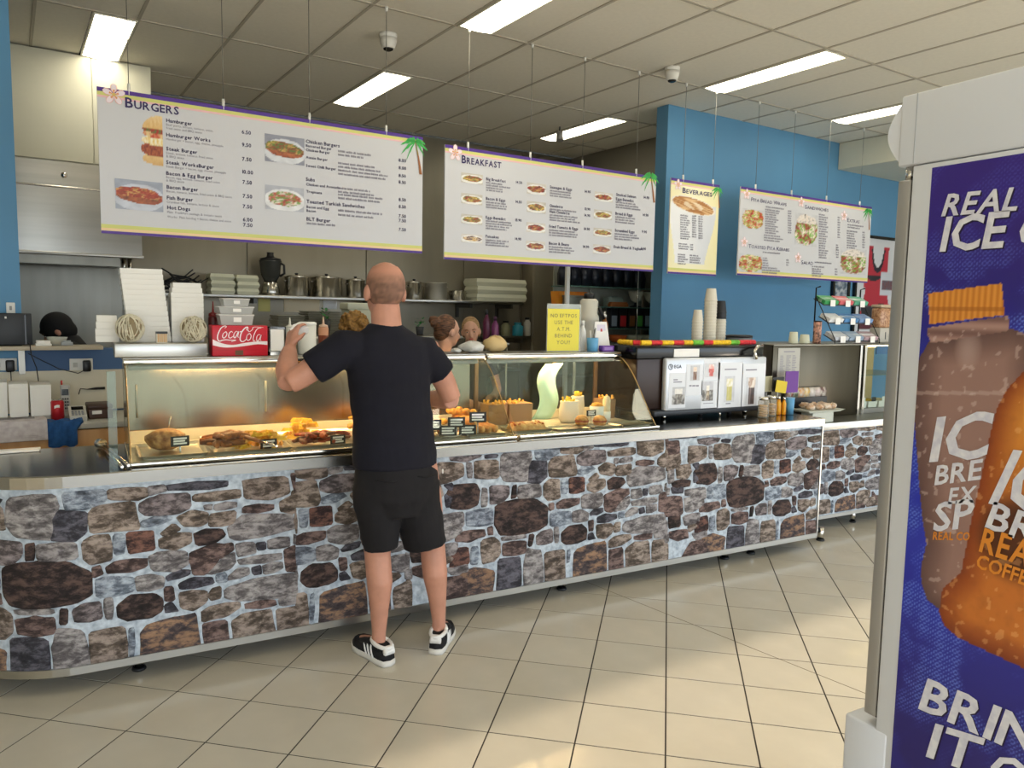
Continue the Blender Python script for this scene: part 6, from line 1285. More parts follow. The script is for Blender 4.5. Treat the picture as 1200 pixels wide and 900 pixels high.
# cups on top
CUPW = mat('paper_cup', 'd6d0c0', .6); CUPB = mat('black_lid', '1c1d20', .4)
def cup_stack(px, pyt, Y, r, label, grp, m=CUPW, n=None, zb=1.3605, top_m=None):
    q_ = ony(px, 400, Y); z_1 = ony(px, pyt, Y).z; step = .021; n = n or max(2, int((z_1-zb-.06)/step)+1)
    me = MB().lathe([(r*1.06, .0), (r*1.06, .006), (r, .008), (r*.74, .085), (.001, .085), (.001, .0835), (r*.74-.0015, .0835), (r-.0015, .008), (r-.0015, 0), (r*1.06, 0)], 18, cap=False, smooth=False).mesh('paper_cup'); me.materials.append(m)
    for k in range(n): tag(link(bpy.data.objects.new('paper_cup', me), None, (q_.x, Y, zb+step*k)), stk(label, k, n), 'cup', grp)
    return q_.x, zb+step*(n-1)+.085
cup_stack(816.5, 367, 3.92, .036, 'pale cup in the short upturned stack', 'cups in the short stack'); cup_stack(831, 340, 3.95, .042, 'pale paper cup in the tallest upturned stack', 'cups in the tallest stack')
cx_, cz_ = cup_stack(843, 366, 4.02, .040, 'white paper cup in the stack below the black ones', 'cups below the black ones')
cup_stack(843, 348, 4.02, .040, 'black paper cup topping the dark stack', 'black cups on the coffee machine', CUPB, 3, zb=cz_-.06)
q_ = ony(867, 402, 3.95); t = thing('lid_container', 'round clear container of lids with a black top', 'container', (q_.x, 3.96, 1.3605)); ob('bowl', MB().lathe([(.085, .0), (.09, .004), (.09, .045)], 24), mat('clear_grey', '6f757a', .15), t); ob('rim', MB().lathe([(.094, .045), (.094, .058), (.07, .062)], 24), BLK, t)

# jars, cup and cards beside the machine
def cookie_jar(px, Y, lab, r=.036, h=.135):
    q_ = ony(px, 490, Y); t = thing('cookie_jar', lab, 'jar', (q_.x, Y, WZ))
    ob('glass', MB().lathe([(r*.95, 0), (r, .004), (r, h*.78), (r*.8, h*.84)], 20), plastic_film('jar_glass', 'd9d6c8', .7, .05), t); ob('lid', MB().lathe([(r*.84, h*.84), (r*.86, h), (r*.6, h*1.01)], 20), CHROME, t)
    for k in range(5): ob('cookie', MB().lathe([(r*.7, .006+.016*k), (r*.8, .012+.016*k), (r*.7, .018+.016*k)], 12, (.003*math.sin(k*3), .003*math.cos(k*2), 0)), fm('cookie', 'a8702c', 'd9a85c'), t)
cookie_jar(894, 3.56, 'glass cookie jar right against the coffee machine'); cookie_jar(903.5, 3.60, 'glass cookie jar next to the yellow bottles', .034)
bottle('juice_bottle', 'small yellow and orange bottle beside the cookie jars', ony(911.5, 490, 3.62).x, 3.62, WZ, .018, .125, mat('juice_yellow', 'e8b818', .35, col2='e06a1a', scale=9), CHROME, .6, False); bottle('juice_bottle', 'slim yellow bottle next to the blue tumbler', ony(918, 490, 3.60).x, 3.60, WZ, .014, .12, mat('juice_yellow', 'e8b818', .35), CHROME, .6, False)
q_ = ony(925, 491, 3.60); t = thing('blue_tumbler', 'light blue tumbler by the wrapped bread plate', 'tumbler', (q_.x, 3.60, WZ)); ob('body', MB().lathe([(.024, 0), (.03, .115), (.028, .115), (.022, .004)], 18), mat('sky_blue_plastic', '5f9fcb', .35), t); ob('rim', MB().lathe([(.0305, .11), (.031, .116), (.028, .116)], 18), mat('sky_blue_light', '86bbdd', .35), t)
# cake stand with wrapped rolls on the low counter
q_ = ony(958, 485, 3.74); t = thing('serving_plate', 'square white plate on a foot on the lower counter', 'plate', (q_.x, 3.74, Z2)); PLX = q_.x
zt = ony(958, 480, 3.74).z-Z2
ob('foot', MB().frustum(-.11, .11, -.05, .05, 0, zt-.012, .0, 0), mat('plate_foot', 'b9bdb2', .35), t); ob('dish', MB().frustum(-.16, .16, -.065, .065, zt-.012, zt+.006, -.035, -.02), mat('plate_white', 'd6dbd0', .3), t)
WRAP = mat('wrapped_roll', 'b98a5c', .3, col2='e6ddd0', scale=25, bump=.3)
for k, (dx, dy, dz) in enumerate(((-.12, -.04, 0), (-.04, -.05, 0), (.04, -.05, 0), (.115, -.04, 0), (-.10, .04, 0), (-.01, .04, 0), (.08, .04, 0)         )):
    me = chunk_mesh('chicken', 50+k).mesh('wrapped_roll'); me.materials.append(WRAP); o = link(bpy.data.objects.new('wrapped_roll', me), None, (PLX+dx, 3.74+dy*.8, Z2+zt+.007+dz)); o.scale = (1.1, 1.1, 1.0); o.rotation_euler = (0, 0, k*1.3); tag(o, 'bread roll wrapped in clear film on the square plate', 'bread roll', 'wrapped rolls on the square plate')
# snack packets in a low tray behind
zb_ = Z2; x0, x1, za, zt_ = wx(922, 968, 472, 456, 3.86); t = thing('snack_tray', 'dark tray of colourful snack packets behind the wrapped rolls', 'tray', ((x0+x1)/2, 3.895, Z2)); w = (x1-x0)/2
ob('box', MB().box(-w, w, -.04, .0, 0, zt_-Z2-.06), BLK, t)
for k, c in enumerate(('8a3b24', '55604a', 'd8932c', 'e0b43c', 'd8d0cc', 'c9b0b4', '5a2e30')): 
    xx = -w+w*2*(k+.5)/7; ob('packet', MB().loft([[(xx-w/7.4, -.03, zt_-Z2-.0595), (xx+w/7.4, -.03, zt_-Z2-.0595), (xx+w/7.4, -.008, zt_-Z2-.0595), (xx-w/7.4, -.008, zt_-Z2-.0595)], [(xx-w/7, -.036, zt_-Z2-.02), (xx+w/7, -.036, zt_-Z2-.02), (xx+w/7, -.004, zt_-Z2-.02), (xx-w/7, -.004, zt_-Z2-.02)], [(xx-w/8, -.024, zt_-Z2+.01), (xx+w/8, -.024, zt_-Z2+.01), (xx+w/8, -.018, zt_-Z2+.01), (xx-w/8, -.018, zt_-Z2+.01)]]), mat('packet_'+c, c, .35, col2='d8cfc4', scale=30), t)
# cards standing by the cabinet
def stand_card(px0, px1, pyb, pyt, Y, m, lab, base=None, tilt=0, name='sign_card'):
    x0, x1, za, zb2 = wx(px0, px1, pyb, pyt, Y); base = za if base is None else base; w = (x1-x0)/2
    t = thing(name, lab, 'sign', ((x0+x1)/2, Y, base)); ob('card', MB().box(-w, w, -.002, .002, za-base, zb2-base).xf(Matrix.Rotation(tilt, 4, 'Y')), m, t); ob('holder', MB().box(-w*.5, w*.5, .002, .03, 0, .004).box(-.004, .004, .002, .005, 0, max(.01, za-base)), mat('card_holder', '9a9a98', .3), t); return t
stand_card(919.5, 934.5, 460, 435, 3.80, mat('purple_sign', '6a3690', .5), 'purple sign card standing before the steel cabinet', Z2)
stand_card(905, 918, 459, 442, 3.68, mat('black_sign', '17181c', .5), 'small black sign card behind the yellow one', WZ); stand_card(905.5, 918, 460, 446, 3.65, mat('yellow_sign', 'd9be34', .6), 'tilted yellow note card above the cookie jars', WZ, .15)
stand_card(893, 904, 459, 441, 3.72, mat('cream_sign', 'c9c3a2', .6), 'cream card beside the coffee machine end', WZ)
# steel cabinet with a glass end
CX0, CX1, CX2, CY_, CT_ = 4.31, 5.26, 6.05, 3.90, 1.356
t = thing('heated_cabinet', 'stainless steel display cabinet on the lower counter', 'cabinet', (4.9, 4.1, Z2))
obw('steel_side', MB().rbox(CX0, CX1, CY_, CY_+.012, Z2+.001, CT_-.012, .003), mat('cabinet_steel', '5a5448', .34, .95, var=.12, scale=4, stretch=(1.5, 1, .2)), t); obw('end_panel', MB().box(CX0, CX0+.012, CY_+.012, CY_+.45, Z2+.001, CT_-.012), STEEL, t)
obw('top', MB().rbox(CX0-.01, CX2, CY_-.012, CY_+.46, CT_-.012, CT_, .004), STEELD, t); obw('base', MB().box(CX0, CX2, CY_+.012, CY_+.45, Z2+.001, Z2+.04), STEELD, t)
for x in (CX1+.02, CX1+.075): obw('corner_post', MB().box(x-.012, x+.012, CY_-.004, CY_+.02, Z2+.001, CT_-.012), CHROME, t)
obw('front_glass', MB().box(CX1+.09, CX2, CY_, CY_+.004, Z2+.04, CT_-.012), GLASS, t); obw('rear_panel', MB().box(CX1, CX2, CY_+.44, CY_+.45, Z2+.04, CT_-.012), mat('warm_back', 'a99668', .4, .5), t)
obw('glass_shelf', MB().box(CX1+.03, CX2, CY_+.02, CY_+.42, 1.10, 1.106), mat('shelf_glass_green', '5e7f74', .12, spec=.6, alpha=.75), t); obw('warm_lamp', MB().cyl((CX1+.1, CY_+.2, CT_-.03), (CX2-.03, CY_+.2, CT_-.03), .008, seg=8), emis('cabinet_lamp', 'ffdf9a', 10), t); obw('blue_strip', MB().box(CX1+.25, CX2, CY_+.03, CY_+.04, 1.27, 1.335), mat('blue_strip', '3b6fae', .4), t)
for k in range(5): x = CX1+.12+.13*k; o = thing('pastry_tub', 'small tub of sweets in the steel cabinet, '+('next to the corner post' if k == 0 else ORD[k]+' from the corner post'), 'tub', (x, CY_+.08, Z2+.041), 0, 'tubs in the steel cabinet'); ob('tub', MB().frustum(-.05, .05, -.04, .05, 0, .05, -.006, -.006), PAPER, o); ob('sweets', MB().ell((0, 0, .05), .042, .036, .02, 12, 5), mat('sweet_yellow', 'd8b13c', .5) if k % 2 else mat('sweet_cream', 'd9cfae', .5), o); ob('tag', MB().box(-.025, .025, -.052, -.05, .05, .085), BLK if k % 2 else PAPER, o)
x0, x1, za, zb2 = wx(910.5, 936, 447, 408, CY_-.004); t = thing('notice_sheet', 'printed white notice taped to the steel cabinet', 'notice', ((x0+x1)/2, CY_-.003, za-.05)); w = (x1-x0)/2; h = zb2-za+.05
ob('paper', MB().box(-w, w, 0, .0015, 0, h), mat('notice_grey', 'b9b7b0', .7), t); mb = MB()
for c in range(3):
    for r in range(16): mb.box(-w*.8+c*w*.55, -w*.8+c*w*.55+w*(.25+.2*hsh(c, r)), -.0008, 0, h*(.8-.042*r), h*(.8-.042*r)+.005)
mb.box(-w*.5, w*.5, -.0008, 0, h*.9, h*.925); o = ob('print_lines', mb, INKG, t); o['kind'] = 'stuff'
# on top of the cabinet
for px, pyt, r, lab in ((929.5, 389, .036, 'tall upturned foam cup on the steel cabinet'), (942.5, 392, .040, 'wide upturned foam cup beside the patterned canister')):
    q_ = ony(px, 402, 4.05); h = ony(px, pyt, 4.05).z-CT_; t = thing('foam_cup', lab, 'cup', (q_.x, 4.05, CT_)); ob('wall', MB().lathe([(r*1.02, .0005), (r*1.02, .006), (r, .008), (r*.82, h)], 18), FOAMG, t); ob('bottom', MB().lathe([(r*.82, h), (r*.6, h+.001)], 18), FOAMG, t)
q_ = ony(957, 402, 4.0); h = ony(957, 376, 4.0).z-CT_; t = thing('patterned_canister', 'tall speckled canister on the steel cabinet', 'canister', (q_.x, 4.0, CT_)); ob('body', MB().lathe([(.03, .0005), (.03, h*.95)], 18), mat('speckle', '3a2a26', .5, col2='d9a08a', scale=60), t); ob('lid', MB().lathe([(.031, h*.95), (.031, h), (.02, h*1.01)], 18), BLK, t)
x0, x1, za, zb2 = wx(968, 1020, 403, 341, 4.0); w = (x1-x0)/2; t = thing('confectionery_rack', 'three tier wire rack of mint and gum packets on the cabinet', 'display rack', ((x0+x1)/2, 4.02, CT_)); H_ = zb2-CT_
for s in (-1, 1):
    ob('side_wire', MB().tube([(s*w, .1, 0.001), (s*w, .1, H_+.02), (s*w, .06, H_+.03)], .006, 6), BLK, t); ob('front_wire', MB().tube([(s*w, -.10, .001), (s*w, -.10, .03), (s*w, .1, H_*.9)], .004, 6), BLK, t)
PK = ['3c9a5a', 'd86a70', '5aa88a', 'e6e8ea', '5a8fc4', '7c9ac8', 'c8ccd4', '9fb2c8', 'b9a0a8']
for r in range(3):
    zl = .02+H_*.34*r; yb = -.09+.055*r; sh = ob('tier', MB().add([(-w, yb, zl), (w, yb, zl), (w, yb+.10, zl+.05), (-w, yb+.10, zl+.05), (-w, yb, zl-.006), (w, yb, zl-.006), (w, yb+.10, zl+.044), (-w, yb+.10, zl+.044)], [(0,1,2,3),(7,6,5,4),(0,4,5,1),(1,5,6,2),(2,6,7,3),(3,7,4,0)]), DKGREY, t)
    for c in range(3):
        xa = -w+2*w*c/3+.008; xb = -w+2*w*(c+1)/3-.008; col = PK[(2-r)*3+c]
        for p_ in range(3):
            y0_ = yb+.006+.03*p_; z0_ = zl+.004+.015*p_; ob('packet', MB().add([(xa, y0_, z0_), (xb, y0_, z0_), (xb, y0_+.028, z0_+.014), (xa, y0_+.028, z0_+.014), (xa, y0_-.012, z0_+.026), (xb, y0_-.012, z0_+.026), (xb, y0_+.016, z0_+.04), (xa, y0_+.016, z0_+.04)], [(0,3,2,1),(4,5,6,7),(0,1,5,4),(1,2,6,5),(2,3,7,6),(3,0,4,7)]), mat('gum_'+col+str(p_ % 2), col, .35, col2='e4e8e6' if p_ % 2 else None), sh)
        ob('price_tag', MB().box((xa+xb)/2-.028, (xa+xb)/2+.028, yb-.013, yb-.0115, zl-.012, zl+.038), PAPER, sh)
q_ = ony(1031, 402, 4.05); zz = ony(1031, 384, 4.05).z; t = thing('card_reader', 'white and grey boxed device on the steel cabinet', 'device', (q_.x, 4.05, CT_)); ob('body', MB().rbox(-.075, .075, -.05, .05, .001, zz-CT_, .008), mat('device_grey', 'b4afa4', .4), t); ob('slot', MB().box(-.01, .0, -.0512, -.05, .03, .09), BLK, t); ob('side_plate', MB().rbox(.03, .072, -.054, -.05, .01, zz-CT_-.01, .002), WHITE, t)
zt2 = ony(1031, 357, 4.05).z; t = thing('nut_jar', 'clear jar of brown nuts standing on the white device', 'jar', (q_.x, 4.05, zz+.0005)); h = zt2-zz; ob('jar', MB().rbox(-.075, .075, -.045, .045, 0, h*.86, .015), mat('nut_brown', '8a5a3c', .3, col2='c9a07c', scale=60), t); ob('lid', MB().rbox(-.078, .078, -.048, .048, h*.86, h, .008), mat('lid_beige', 'b8a48c', .4), t)
# framed jersey and small frame on the blue wall
def jersey(u, v):
    c = (206, 208, 214); x = abs(u-.5)*2
    wd = .62+.2*max(0, .35-v)+(.10*math.sin(v*9) if v < .5 else 0)
    neck = (x/.26)**2+((v-.93)/.22)**2 < 1; arm = ((x-.78)/.30)**2+((v-.78)/.22)**2 < 1
    if .06 < v < .92 and x < wd+.15*(v > .8) and not neck and not arm:
        c = (178, 34, 58)
        if v < .62 and math.sin(u*9+v*14+2*math.sin(u*6)) > .25: c = (26, 26, 40)
        if v < .2: c = mix(c, (26, 26, 40), .6)
    if (x/.33)**2+((v-.93)/.28)**2 < 1 and not neck and v < .9: c = (30, 28, 44)
    if .58 < u < .95 and .42 < v < .66: c = (196, 200, 210) if not (.62 < u < .9 and .48 < v < .58) else mix((120, 60, 66), (90, 96, 110), hsh(u*9, v*9))
    return c
def frame_b(px0, px1, pyb, pyt, lab, fn, name, cat, nx, ny):
    x0, x1, za, zb2 = bx(px0, px1, pyb, pyt, 5.27); w = (x1-x0)/2; h = zb2-za; t = bthing(name, lab, cat, (x0+x1)/2, 5.262, za)
    ob('frame', MB().box(-w, w, 0, .034, 0, .035).box(-w, w, 0, .034, h-.035, h).box(-w, -w+.035, 0, .034, .035, h-.035).box(w-.035, w, 0, .034, .035, h-.035), BLKG, t)
    ob('print', print_mesh('print', nx, ny, fn, lambda u, v: (-w+.03+(2*w-.06)*u, .018, .03+(h-.06)*v)), PRINT, t); ob('backing', MB().box(-w+.02, w-.02, .02, .033, .02, h-.02), DKGREY, t)
frame_b(998, 1049, 396, 276, 'framed red and black sports singlet on the blue wall', jersey, 'framed_jersey', 'framed jersey', 50, 70)
frame_b(975, 995, 352, 326, 'small black framed picture below the wraps board', lambda u, v: mix((190, 194, 200), (70, 90, 110), .5+1.5*fbm(u*4, v*4)), 'small_frame', 'picture', 14, 14)

# ================================================================== PEOPLE
def organic(name, mb, m, parent, voxel=.008, it=6, fac=.5, wr=0):
    """weld overlapping closed shapes into one continuous skin"""
    me = mb.mesh('tmp_body'); o = bpy.data.objects.new('tmp_body', me); COL.objects.link(o)
    r = o.modifiers.new('r', 'REMESH'); r.mode = 'VOXEL'; r.voxel_size = voxel; r.use_smooth_shade = True
    if it: s = o.modifiers.new('s', 'SMOOTH'); s.iterations = it; s.factor = fac
    bpy.context.view_layer.update(); dg = bpy.context.evaluated_depsgraph_get()
    nm = bpy.data.meshes.new_from_object(o.evaluated_get(dg)); nm.name = name
    bpy.data.objects.remove(o); bpy.data.meshes.remove(me)
    if wr:          # cloth folds
        for v in nm.vertices:
            p = v.co; v.co = p + v.normal*wr*(mnoise.noise(Vector((p.x*5+p.z*4, p.y*5, p.z*11-p.x*3)))+.6*mnoise.noise(Vector((p.x*14-p.z*7, p.y*12, p.z*20))))
    nm.materials.clear(); nm.materials.append(m); nm.polygons.foreach_set('use_smooth', [True]*len(nm.polygons))
    return ob(name, nm, None, parent)
def eloft(mb, rings, seg=20):
    """rings of (cx, cy, z, rx, ry) stacked upwards"""
    return mb.loft([[(cx+rx*math.cos(2*math.pi*k/seg), cy+ry*math.sin(2*math.pi*k/seg), z) for k in range(seg)] for cx, cy, z, rx, ry in rings])
def hand(mb, wrist, d, n, side=1, curl=.6, L=.18, spread=.25):
    """palm and five fingers; d = pointing direction, n = palm normal, side = thumb side sign"""
    w = Vector(wrist); d = Vector(d).normalized(); n = Vector(n); n = (n-d*n.dot(d)).normalized(); s = d.cross(n)*side
    k = L/.18
    for t0, t1, r in ((0, .045, .022), (.03, .085, .024)): 
        for q in (-.022, 0, .02): mb.tube([w+d*t0*k+s*q*k*.7, w+d*t1*k+s*q*k], [r*.75*k, .0145*k], 8)
    for q, l in ((.030, .068), (.010, .078), (-.011, .073), (-.030, .056)):
        p = w+d*.083*k+s*q*k; pts = [p-d*.02*k]; a = 0; dd = d+s*q*spread*4
        dd.normalize()
        for j, f in enumerate((.45, .32, .25)):
            pts.append(p); a += curl*(.7 if j == 0 else 1); p = p+(dd*math.cos(a)+n*math.sin(a))*l*f*k
        pts.append(p); mb.tube(pts, [.010*k, .0098*k, .0088*k, .008*k, .006*k], 8)
    b = w+d*.03*k+s*.03*k; mb.tube([w+d*.015*k+s*.012*k, b, b+(d*.6+s*.55+n*.35).normalized()*.036*k, b+(d*.6+s*.55+n*.35).normalized()*.036*k+(d*.85+n*.5).normalized()*.03*k], [.014*k, .0125*k, .0105*k, .007*k], 8)
def head(mb, c, k=1.0, rot=None):
    """skull, jaw, nose, ears, brow; looks along local +Y"""
    rot = rot or Matrix.Identity(3); c = Vector(c); P = lambda x, y, z: c+rot @ (Vector((x, y, z))*k)
    mb.ell(P(0, -.008, .025), .077*k, .097*k, .098*k, 20, 12, rot); mb.ell(P(0, .022, -.035), .062*k, .070*k, .078*k, 18, 10, rot); mb.ell(P(0, .052, -.082), .036*k, .030*k, .026*k, 14, 8, rot)
    mb.tube([P(0, .082, .012), P(0, .100, -.016), P(0, .108, -.03), P(0, .088, -.042)], [.010*k, .013*k, .016*k, .012*k], 8)
    mb.ell(P(0, .074, .03), .055*k, .016*k, .014*k, 12, 6, rot)
    for s in (-1, 1): mb.ell(P(s*.083, -.008, -.010), .011*k, .022*k, .034*k, 10, 8, rot); mb.ell(P(s*.034, .070, -.02), .022*k, .016*k, .018*k, 10, 6, rot)
    mb.ell(P(0, .084, -.058), .024*k, .012*k, .010*k, 10, 6, rot)
def face(parent, c, k=1.0, rot=None, lip='b5605a', brow='6b4a34'):
    rot = rot or Matrix.Identity(3); c = Vector(c); P = lambda x, y, z: c+rot @ (Vector((x, y, z))*k)
    for s in (-1, 1):
        e = ob('eye', MB().ell(P(s*.033, .080, .004), .0125*k, .006*k, .0055*k, 12, 8, rot), mat('eye_white', 'b9a79c', .35), parent); ob('iris', MB().ell(P(s*.033, .0845, .004), .006*k, .003*k, .0052*k, 10, 6, rot), mat('eye_dark', '2e2420', .3), e)
        ob('eyebrow', MB().tube([P(s*.016, .092, .023), P(s*.034, .091, .029), P(s*.052, .078, .024)], [.003*k, .0042*k, .002*k], 6), mat('brow_'+brow, brow, .8), parent)
    ob('lips', MB().ell(P(0, .094, -.058), .022*k, .005*k, .0075*k, 14, 6, rot), mat('lip_'+lip, lip, .45), parent)

# ------------------------------------------------------------------ the customer, seen from behind
man = thing('person', 'bald man in navy t-shirt and dark shorts standing at the counter', 'person', (1.18, 3.14, 0))
def W_(mb): return mb.xf(Matrix.Translation(-Vector(man.location)))
HX, HY = 1.118, 3.17
bd = MB(); hr = Matrix.Rotation(math.radians(4), 3, 'Z')
head(bd, (HX, HY, 1.632), 1.04, hr)
bd.tube([(1.12, 3.135, 1.38), (1.12, 3.145, 1.48), (HX, 3.16, 1.57)], [.075, .066, .063], 16)
eloft(bd, [(1.165, 3.15, .90, .15, .10), (1.155, 3.15, 1.05, .15, .095), (1.135, 3.15, 1.27, .155, .10), (1.125, 3.15, 1.40, .15, .085), (1.12, 3.15, 1.45, .09, .07)])
LE, LW = (.715, 3.20, 1.245), (.765, 3.40, 1.375)
bd.tube([(.95, 3.15, 1.40), (.85, 3.165, 1.335), (.755, 3.19, 1.268), LE], [.062, .056, .050, .046], 14); bd.tube([LE, (.725, 3.28, 1.295), (.748, 3.35, 1.345), LW], [.046, .049, .040, .030], 14)
hand(bd, LW, (.25, .35, .9), (.8, .3, -.1), -1, .55)
RE, RW = (1.438, 3.165, 1.155), (1.385, 3.37, 1.135)
bd.tube([(1.30, 3.15, 1.39), (1.36, 3.155, 1.30), (1.405, 3.16, 1.225), RE], [.062, .056, .051, .046], 14); bd.tube([RE, (1.43, 3.24, 1.148), (1.405, 3.32, 1.14), RW], [.046, .048, .038, .029], 14)
hand(bd, RW, (-.35, .8, .05), (0, .1, -1), 1, .4)
for hx, kx, kz, ax in ((1.09, 1.082, .48, 1.086), (1.25, 1.345, .47, 1.376)):
    bd.tube([(hx, 3.15, .90), ((hx+kx)/2, 3.15, .69), (kx, 3.15, kz), (kx+.001, 3.122, .36), ((kx+ax)/2, 3.128, .25), (ax, 3.14, .12), (ax, 3.15, .07)], [.10, .086, .058, .057, .043, .031, .034], 16)
for ax, rz in ((1.086, math.radians(14)), (1.376, math.radians(-36))):
    d = Vector((-math.sin(rz), math.cos(rz), 0)); bd.tube([Vector((ax, 3.14, .055))-d*.045, Vector((ax, 3.14, .06))+d*.03, Vector((ax, 3.14, .042))+d*.12, Vector((ax, 3.14, .035))+d*.165], [.03, .036, .032, .022], 10)
mbody = organic('body', W_(bd), SKIN, man, .0068, 5)
face(mbody, (HX-man.location.x, HY-man.location.y, 1.632), 1.04, hr, brow='5a4436')
# cropped hair round the back and sides, bald on top
hm = MB(); rows = []; c = Vector((HX, HY-.008*1.04, 1.632+.025*1.04)); rx, ry, rz_ = .0795*1.04, .100*1.04, .101*1.04
for i in range(17):
    a = math.radians(-48+100*i/16); rows.append([c+hr @ Vector((rx*math.cos(a)*math.cos(t_), ry*math.cos(a)*math.sin(t_), rz_*math.sin(a))) for t_ in [math.radians(172+196*k/26) for k in range(27)]])
hm.loft([r_+[c+(p-c)*.965 for p in reversed(r_)] for r_ in rows], cap=False, close=True)
hme = W_(hm).mesh('cropped_hair'); ca = hme.color_attributes.new('print', 'FLOAT_COLOR', 'POINT'); buf = []
for v in hme.vertices:
    z = v.co.z; e = (v.co.x+man.location.x-HX); f_ = smooth(1.725, 1.66, z)*smooth(1.545, 1.585, z)*(.75+.5*mnoise.noise(Vector((v.co.x*60, v.co.y*60, z*60))))
    buf += [*lin(mix((192, 138, 116), (112, 84, 70), f_)), 1]
ca.data.foreach_set('color', buf); ob('cropped_hair', hme, attr_mat('stubble', .85), mbody)
NAVY = mat('navy_cotton', '0b0b1a', .9, var=.10, scale=7, bump=.5)
ts = MB(); eloft(ts, [(1.166, 3.15, .868, .192, .135), (1.166, 3.15, .90, .191, .134), (1.160, 3.15, .98, .184, .128), (1.155, 3.15, 1.06, .181, .122), (1.142, 3.15, 1.16, .180, .124), (1.134, 3.15, 1.27, .186, .130), (1.130, 3.15, 1.35, .200, .124), (1.126, 3.15, 1.405, .192, .108), (1.121, 3.15, 1.445, .142, .092), (1.119, 3.152, 1.478, .090, .080), (1.119, 3.155, 1.497, .074, .074)], 26)
ts.tube([(.98, 3.15, 1.385), (.935, 3.15, 1.392), (.865, 3.162, 1.345), (.805, 3.178, 1.303)], [.08, .079, .075, .073], 18); ts.tube([(1.27, 3.15, 1.365), (1.295, 3.15, 1.372), (1.345, 3.155, 1.318), (1.385, 3.16, 1.27)], [.08, .077, .071, .066], 18)
organic('t_shirt', W_(ts), NAVY, man, .009, 5, wr=.006)
sho = MB(); eloft(sho, [(1.168, 3.15, .66, .12, .12), (1.168, 3.15, .74, .180, .142), (1.168, 3.15, .80, .190, .142), (1.168, 3.15, .86, .186, .134), (1.168, 3.15, .93, .176, .125)], 24)
sho.tube([(1.085, 3.15, .78), (1.083, 3.15, .70), (1.088, 3.145, .60), (1.095, 3.14, .505)], [.112, .105, .088, .077], 20); sho.tube([(1.255, 3.15, .78), (1.265, 3.15, .70), (1.288, 3.145, .60), (1.305, 3.14, .492)], [.112, .110, .103, .098], 20)
shorts = organic('shorts', W_(sho), mat('dark_chino', '151317', .9, var=.12, scale=9, bump=.5), man, .009, 3, wr=.006)
ob('pocket_tab', W_(MB().rbox(1.333, 1.339, 3.022, 3.026, .845, .865, .001)), PAPER, shorts)
for x0_, x1_, z_ in ((1.03, 1.13, .83), (1.20, 1.31, .835)): ob('pocket_seam', W_(MB().tube([(x0_, 3.022+.9*abs(x0_-1.168)**2, z_+.012), ((x0_+x1_)/2, 3.012+.6*abs((x0_+x1_)/2-1.168)**2, z_), (x1_, 3.018+.9*abs(x1_-1.168)**2, z_+.004)], .0025, 6)), mat('seam_dark', '100f13', .9), shorts)
def sneaker(ax, ay, rz):
    m4 = Matrix.Translation(Vector((ax, ay, 0))-Vector(man.location)) @ Matrix.Rotation(rz, 4, 'Z')
    out = [(-.030, -.078), (.0, -.088), (.030, -.078), (.038, -.04), (.040, .03), (.048, .10), (.045, .15), (.026, .188), (0, .198), (-.026, .188), (-.044, .15), (-.046, .10), (-.038, .03), (-.038, -.04)]
    o = ob('sneaker', MB().loft([[(x*s, y*s, z) for x, y in out] for s, z in ((1.0, .022), (.97, .040), (.88, .062))]).xf(m4), mat('black_suede', '17171b', .85), man)
    up = MB().loft([[(x*.88, y*.88 if y > 0 else y*.93, .05) for x, y in out], [(x*.80, (y*.62-.012), .075) for x, y in out], [(x*.80, (y*.42-.022), .088) for x, y in out]]).xf(m4); ob('upper', up, mat('black_suede', '17171b', .85), o)
    ob('sole', MB().loft([[(x*1.03, y*1.02, .001) for x, y in out], [(x*1.06, y*1.03, .012) for x, y in out], [(x*1.04, y*1.02, .028) for x, y in out]]).xf(m4), mat('sole_white', 'd9d7d2', .6), o)
    ob('heel_tab', MB().loft([[(x*f, -.088*g, z) for x in (-.032, -.018, 0, .018, .032)]+[(x*f, -.066*g, z) for x in (.032, .018, 0, -.018, -.032)] for f, g, z in ((.8, 1.0, .056), (.76, .99, .07), (.66, .95, .088))]).xf(m4), mat('tab_white', 'e9e8e6', .6), o)
    ob('collar', MB().tube([Vector((.034*math.cos(a), -.02+.062*math.sin(a), .088+.006*math.sin(a))) for a in [2*math.pi*k/16 for k in range(17)]], .009, 8).xf(m4), mat('tab_white', 'e9e8e6', .6), o)
    for s in (-1, 1):
        for k in range(3):
            y = .0+.026*k; ob('stripe', MB().tube([(s*.0415, y-.012, .026), (s*.0405, y+.002, .045), (s*.036, y+.014, .064), (s*.030, y+.02, .074)], .0042, 6).xf(m4), mat('tab_white', 'e9e8e6', .6), o)
    for k in range(4): ob('lace', MB().tube([(-.02, .03+.02*k, .080-.006*k), (0, .034+.02*k, .085-.006*k), (.02, .03+.02*k, .080-.006*k)], .0035, 6).xf(m4), mat('tab_white', 'e9e8e6', .6), o)
sneaker(1.086, 3.135, math.radians(14)); sneaker(1.376, 3.135, math.radians(-36))
q_ = ony(368, 403, 3.46); solo('paper_napkin', MB().loft([[(-.035*s, -.02*s, z), (.04*s, -.025*s, z+.008), (.035*s, .02*s, z+.012), (-.03*s, .03*s, z-.004)] for s, z in ((.5, -.03), (1, -.012), (1.1, .012), (.6, .034))], smooth=False), PAPER, 'white paper napkin held in the man raised hand', 'napkin', Vector(LW)+Vector((.05, .06, .075)))

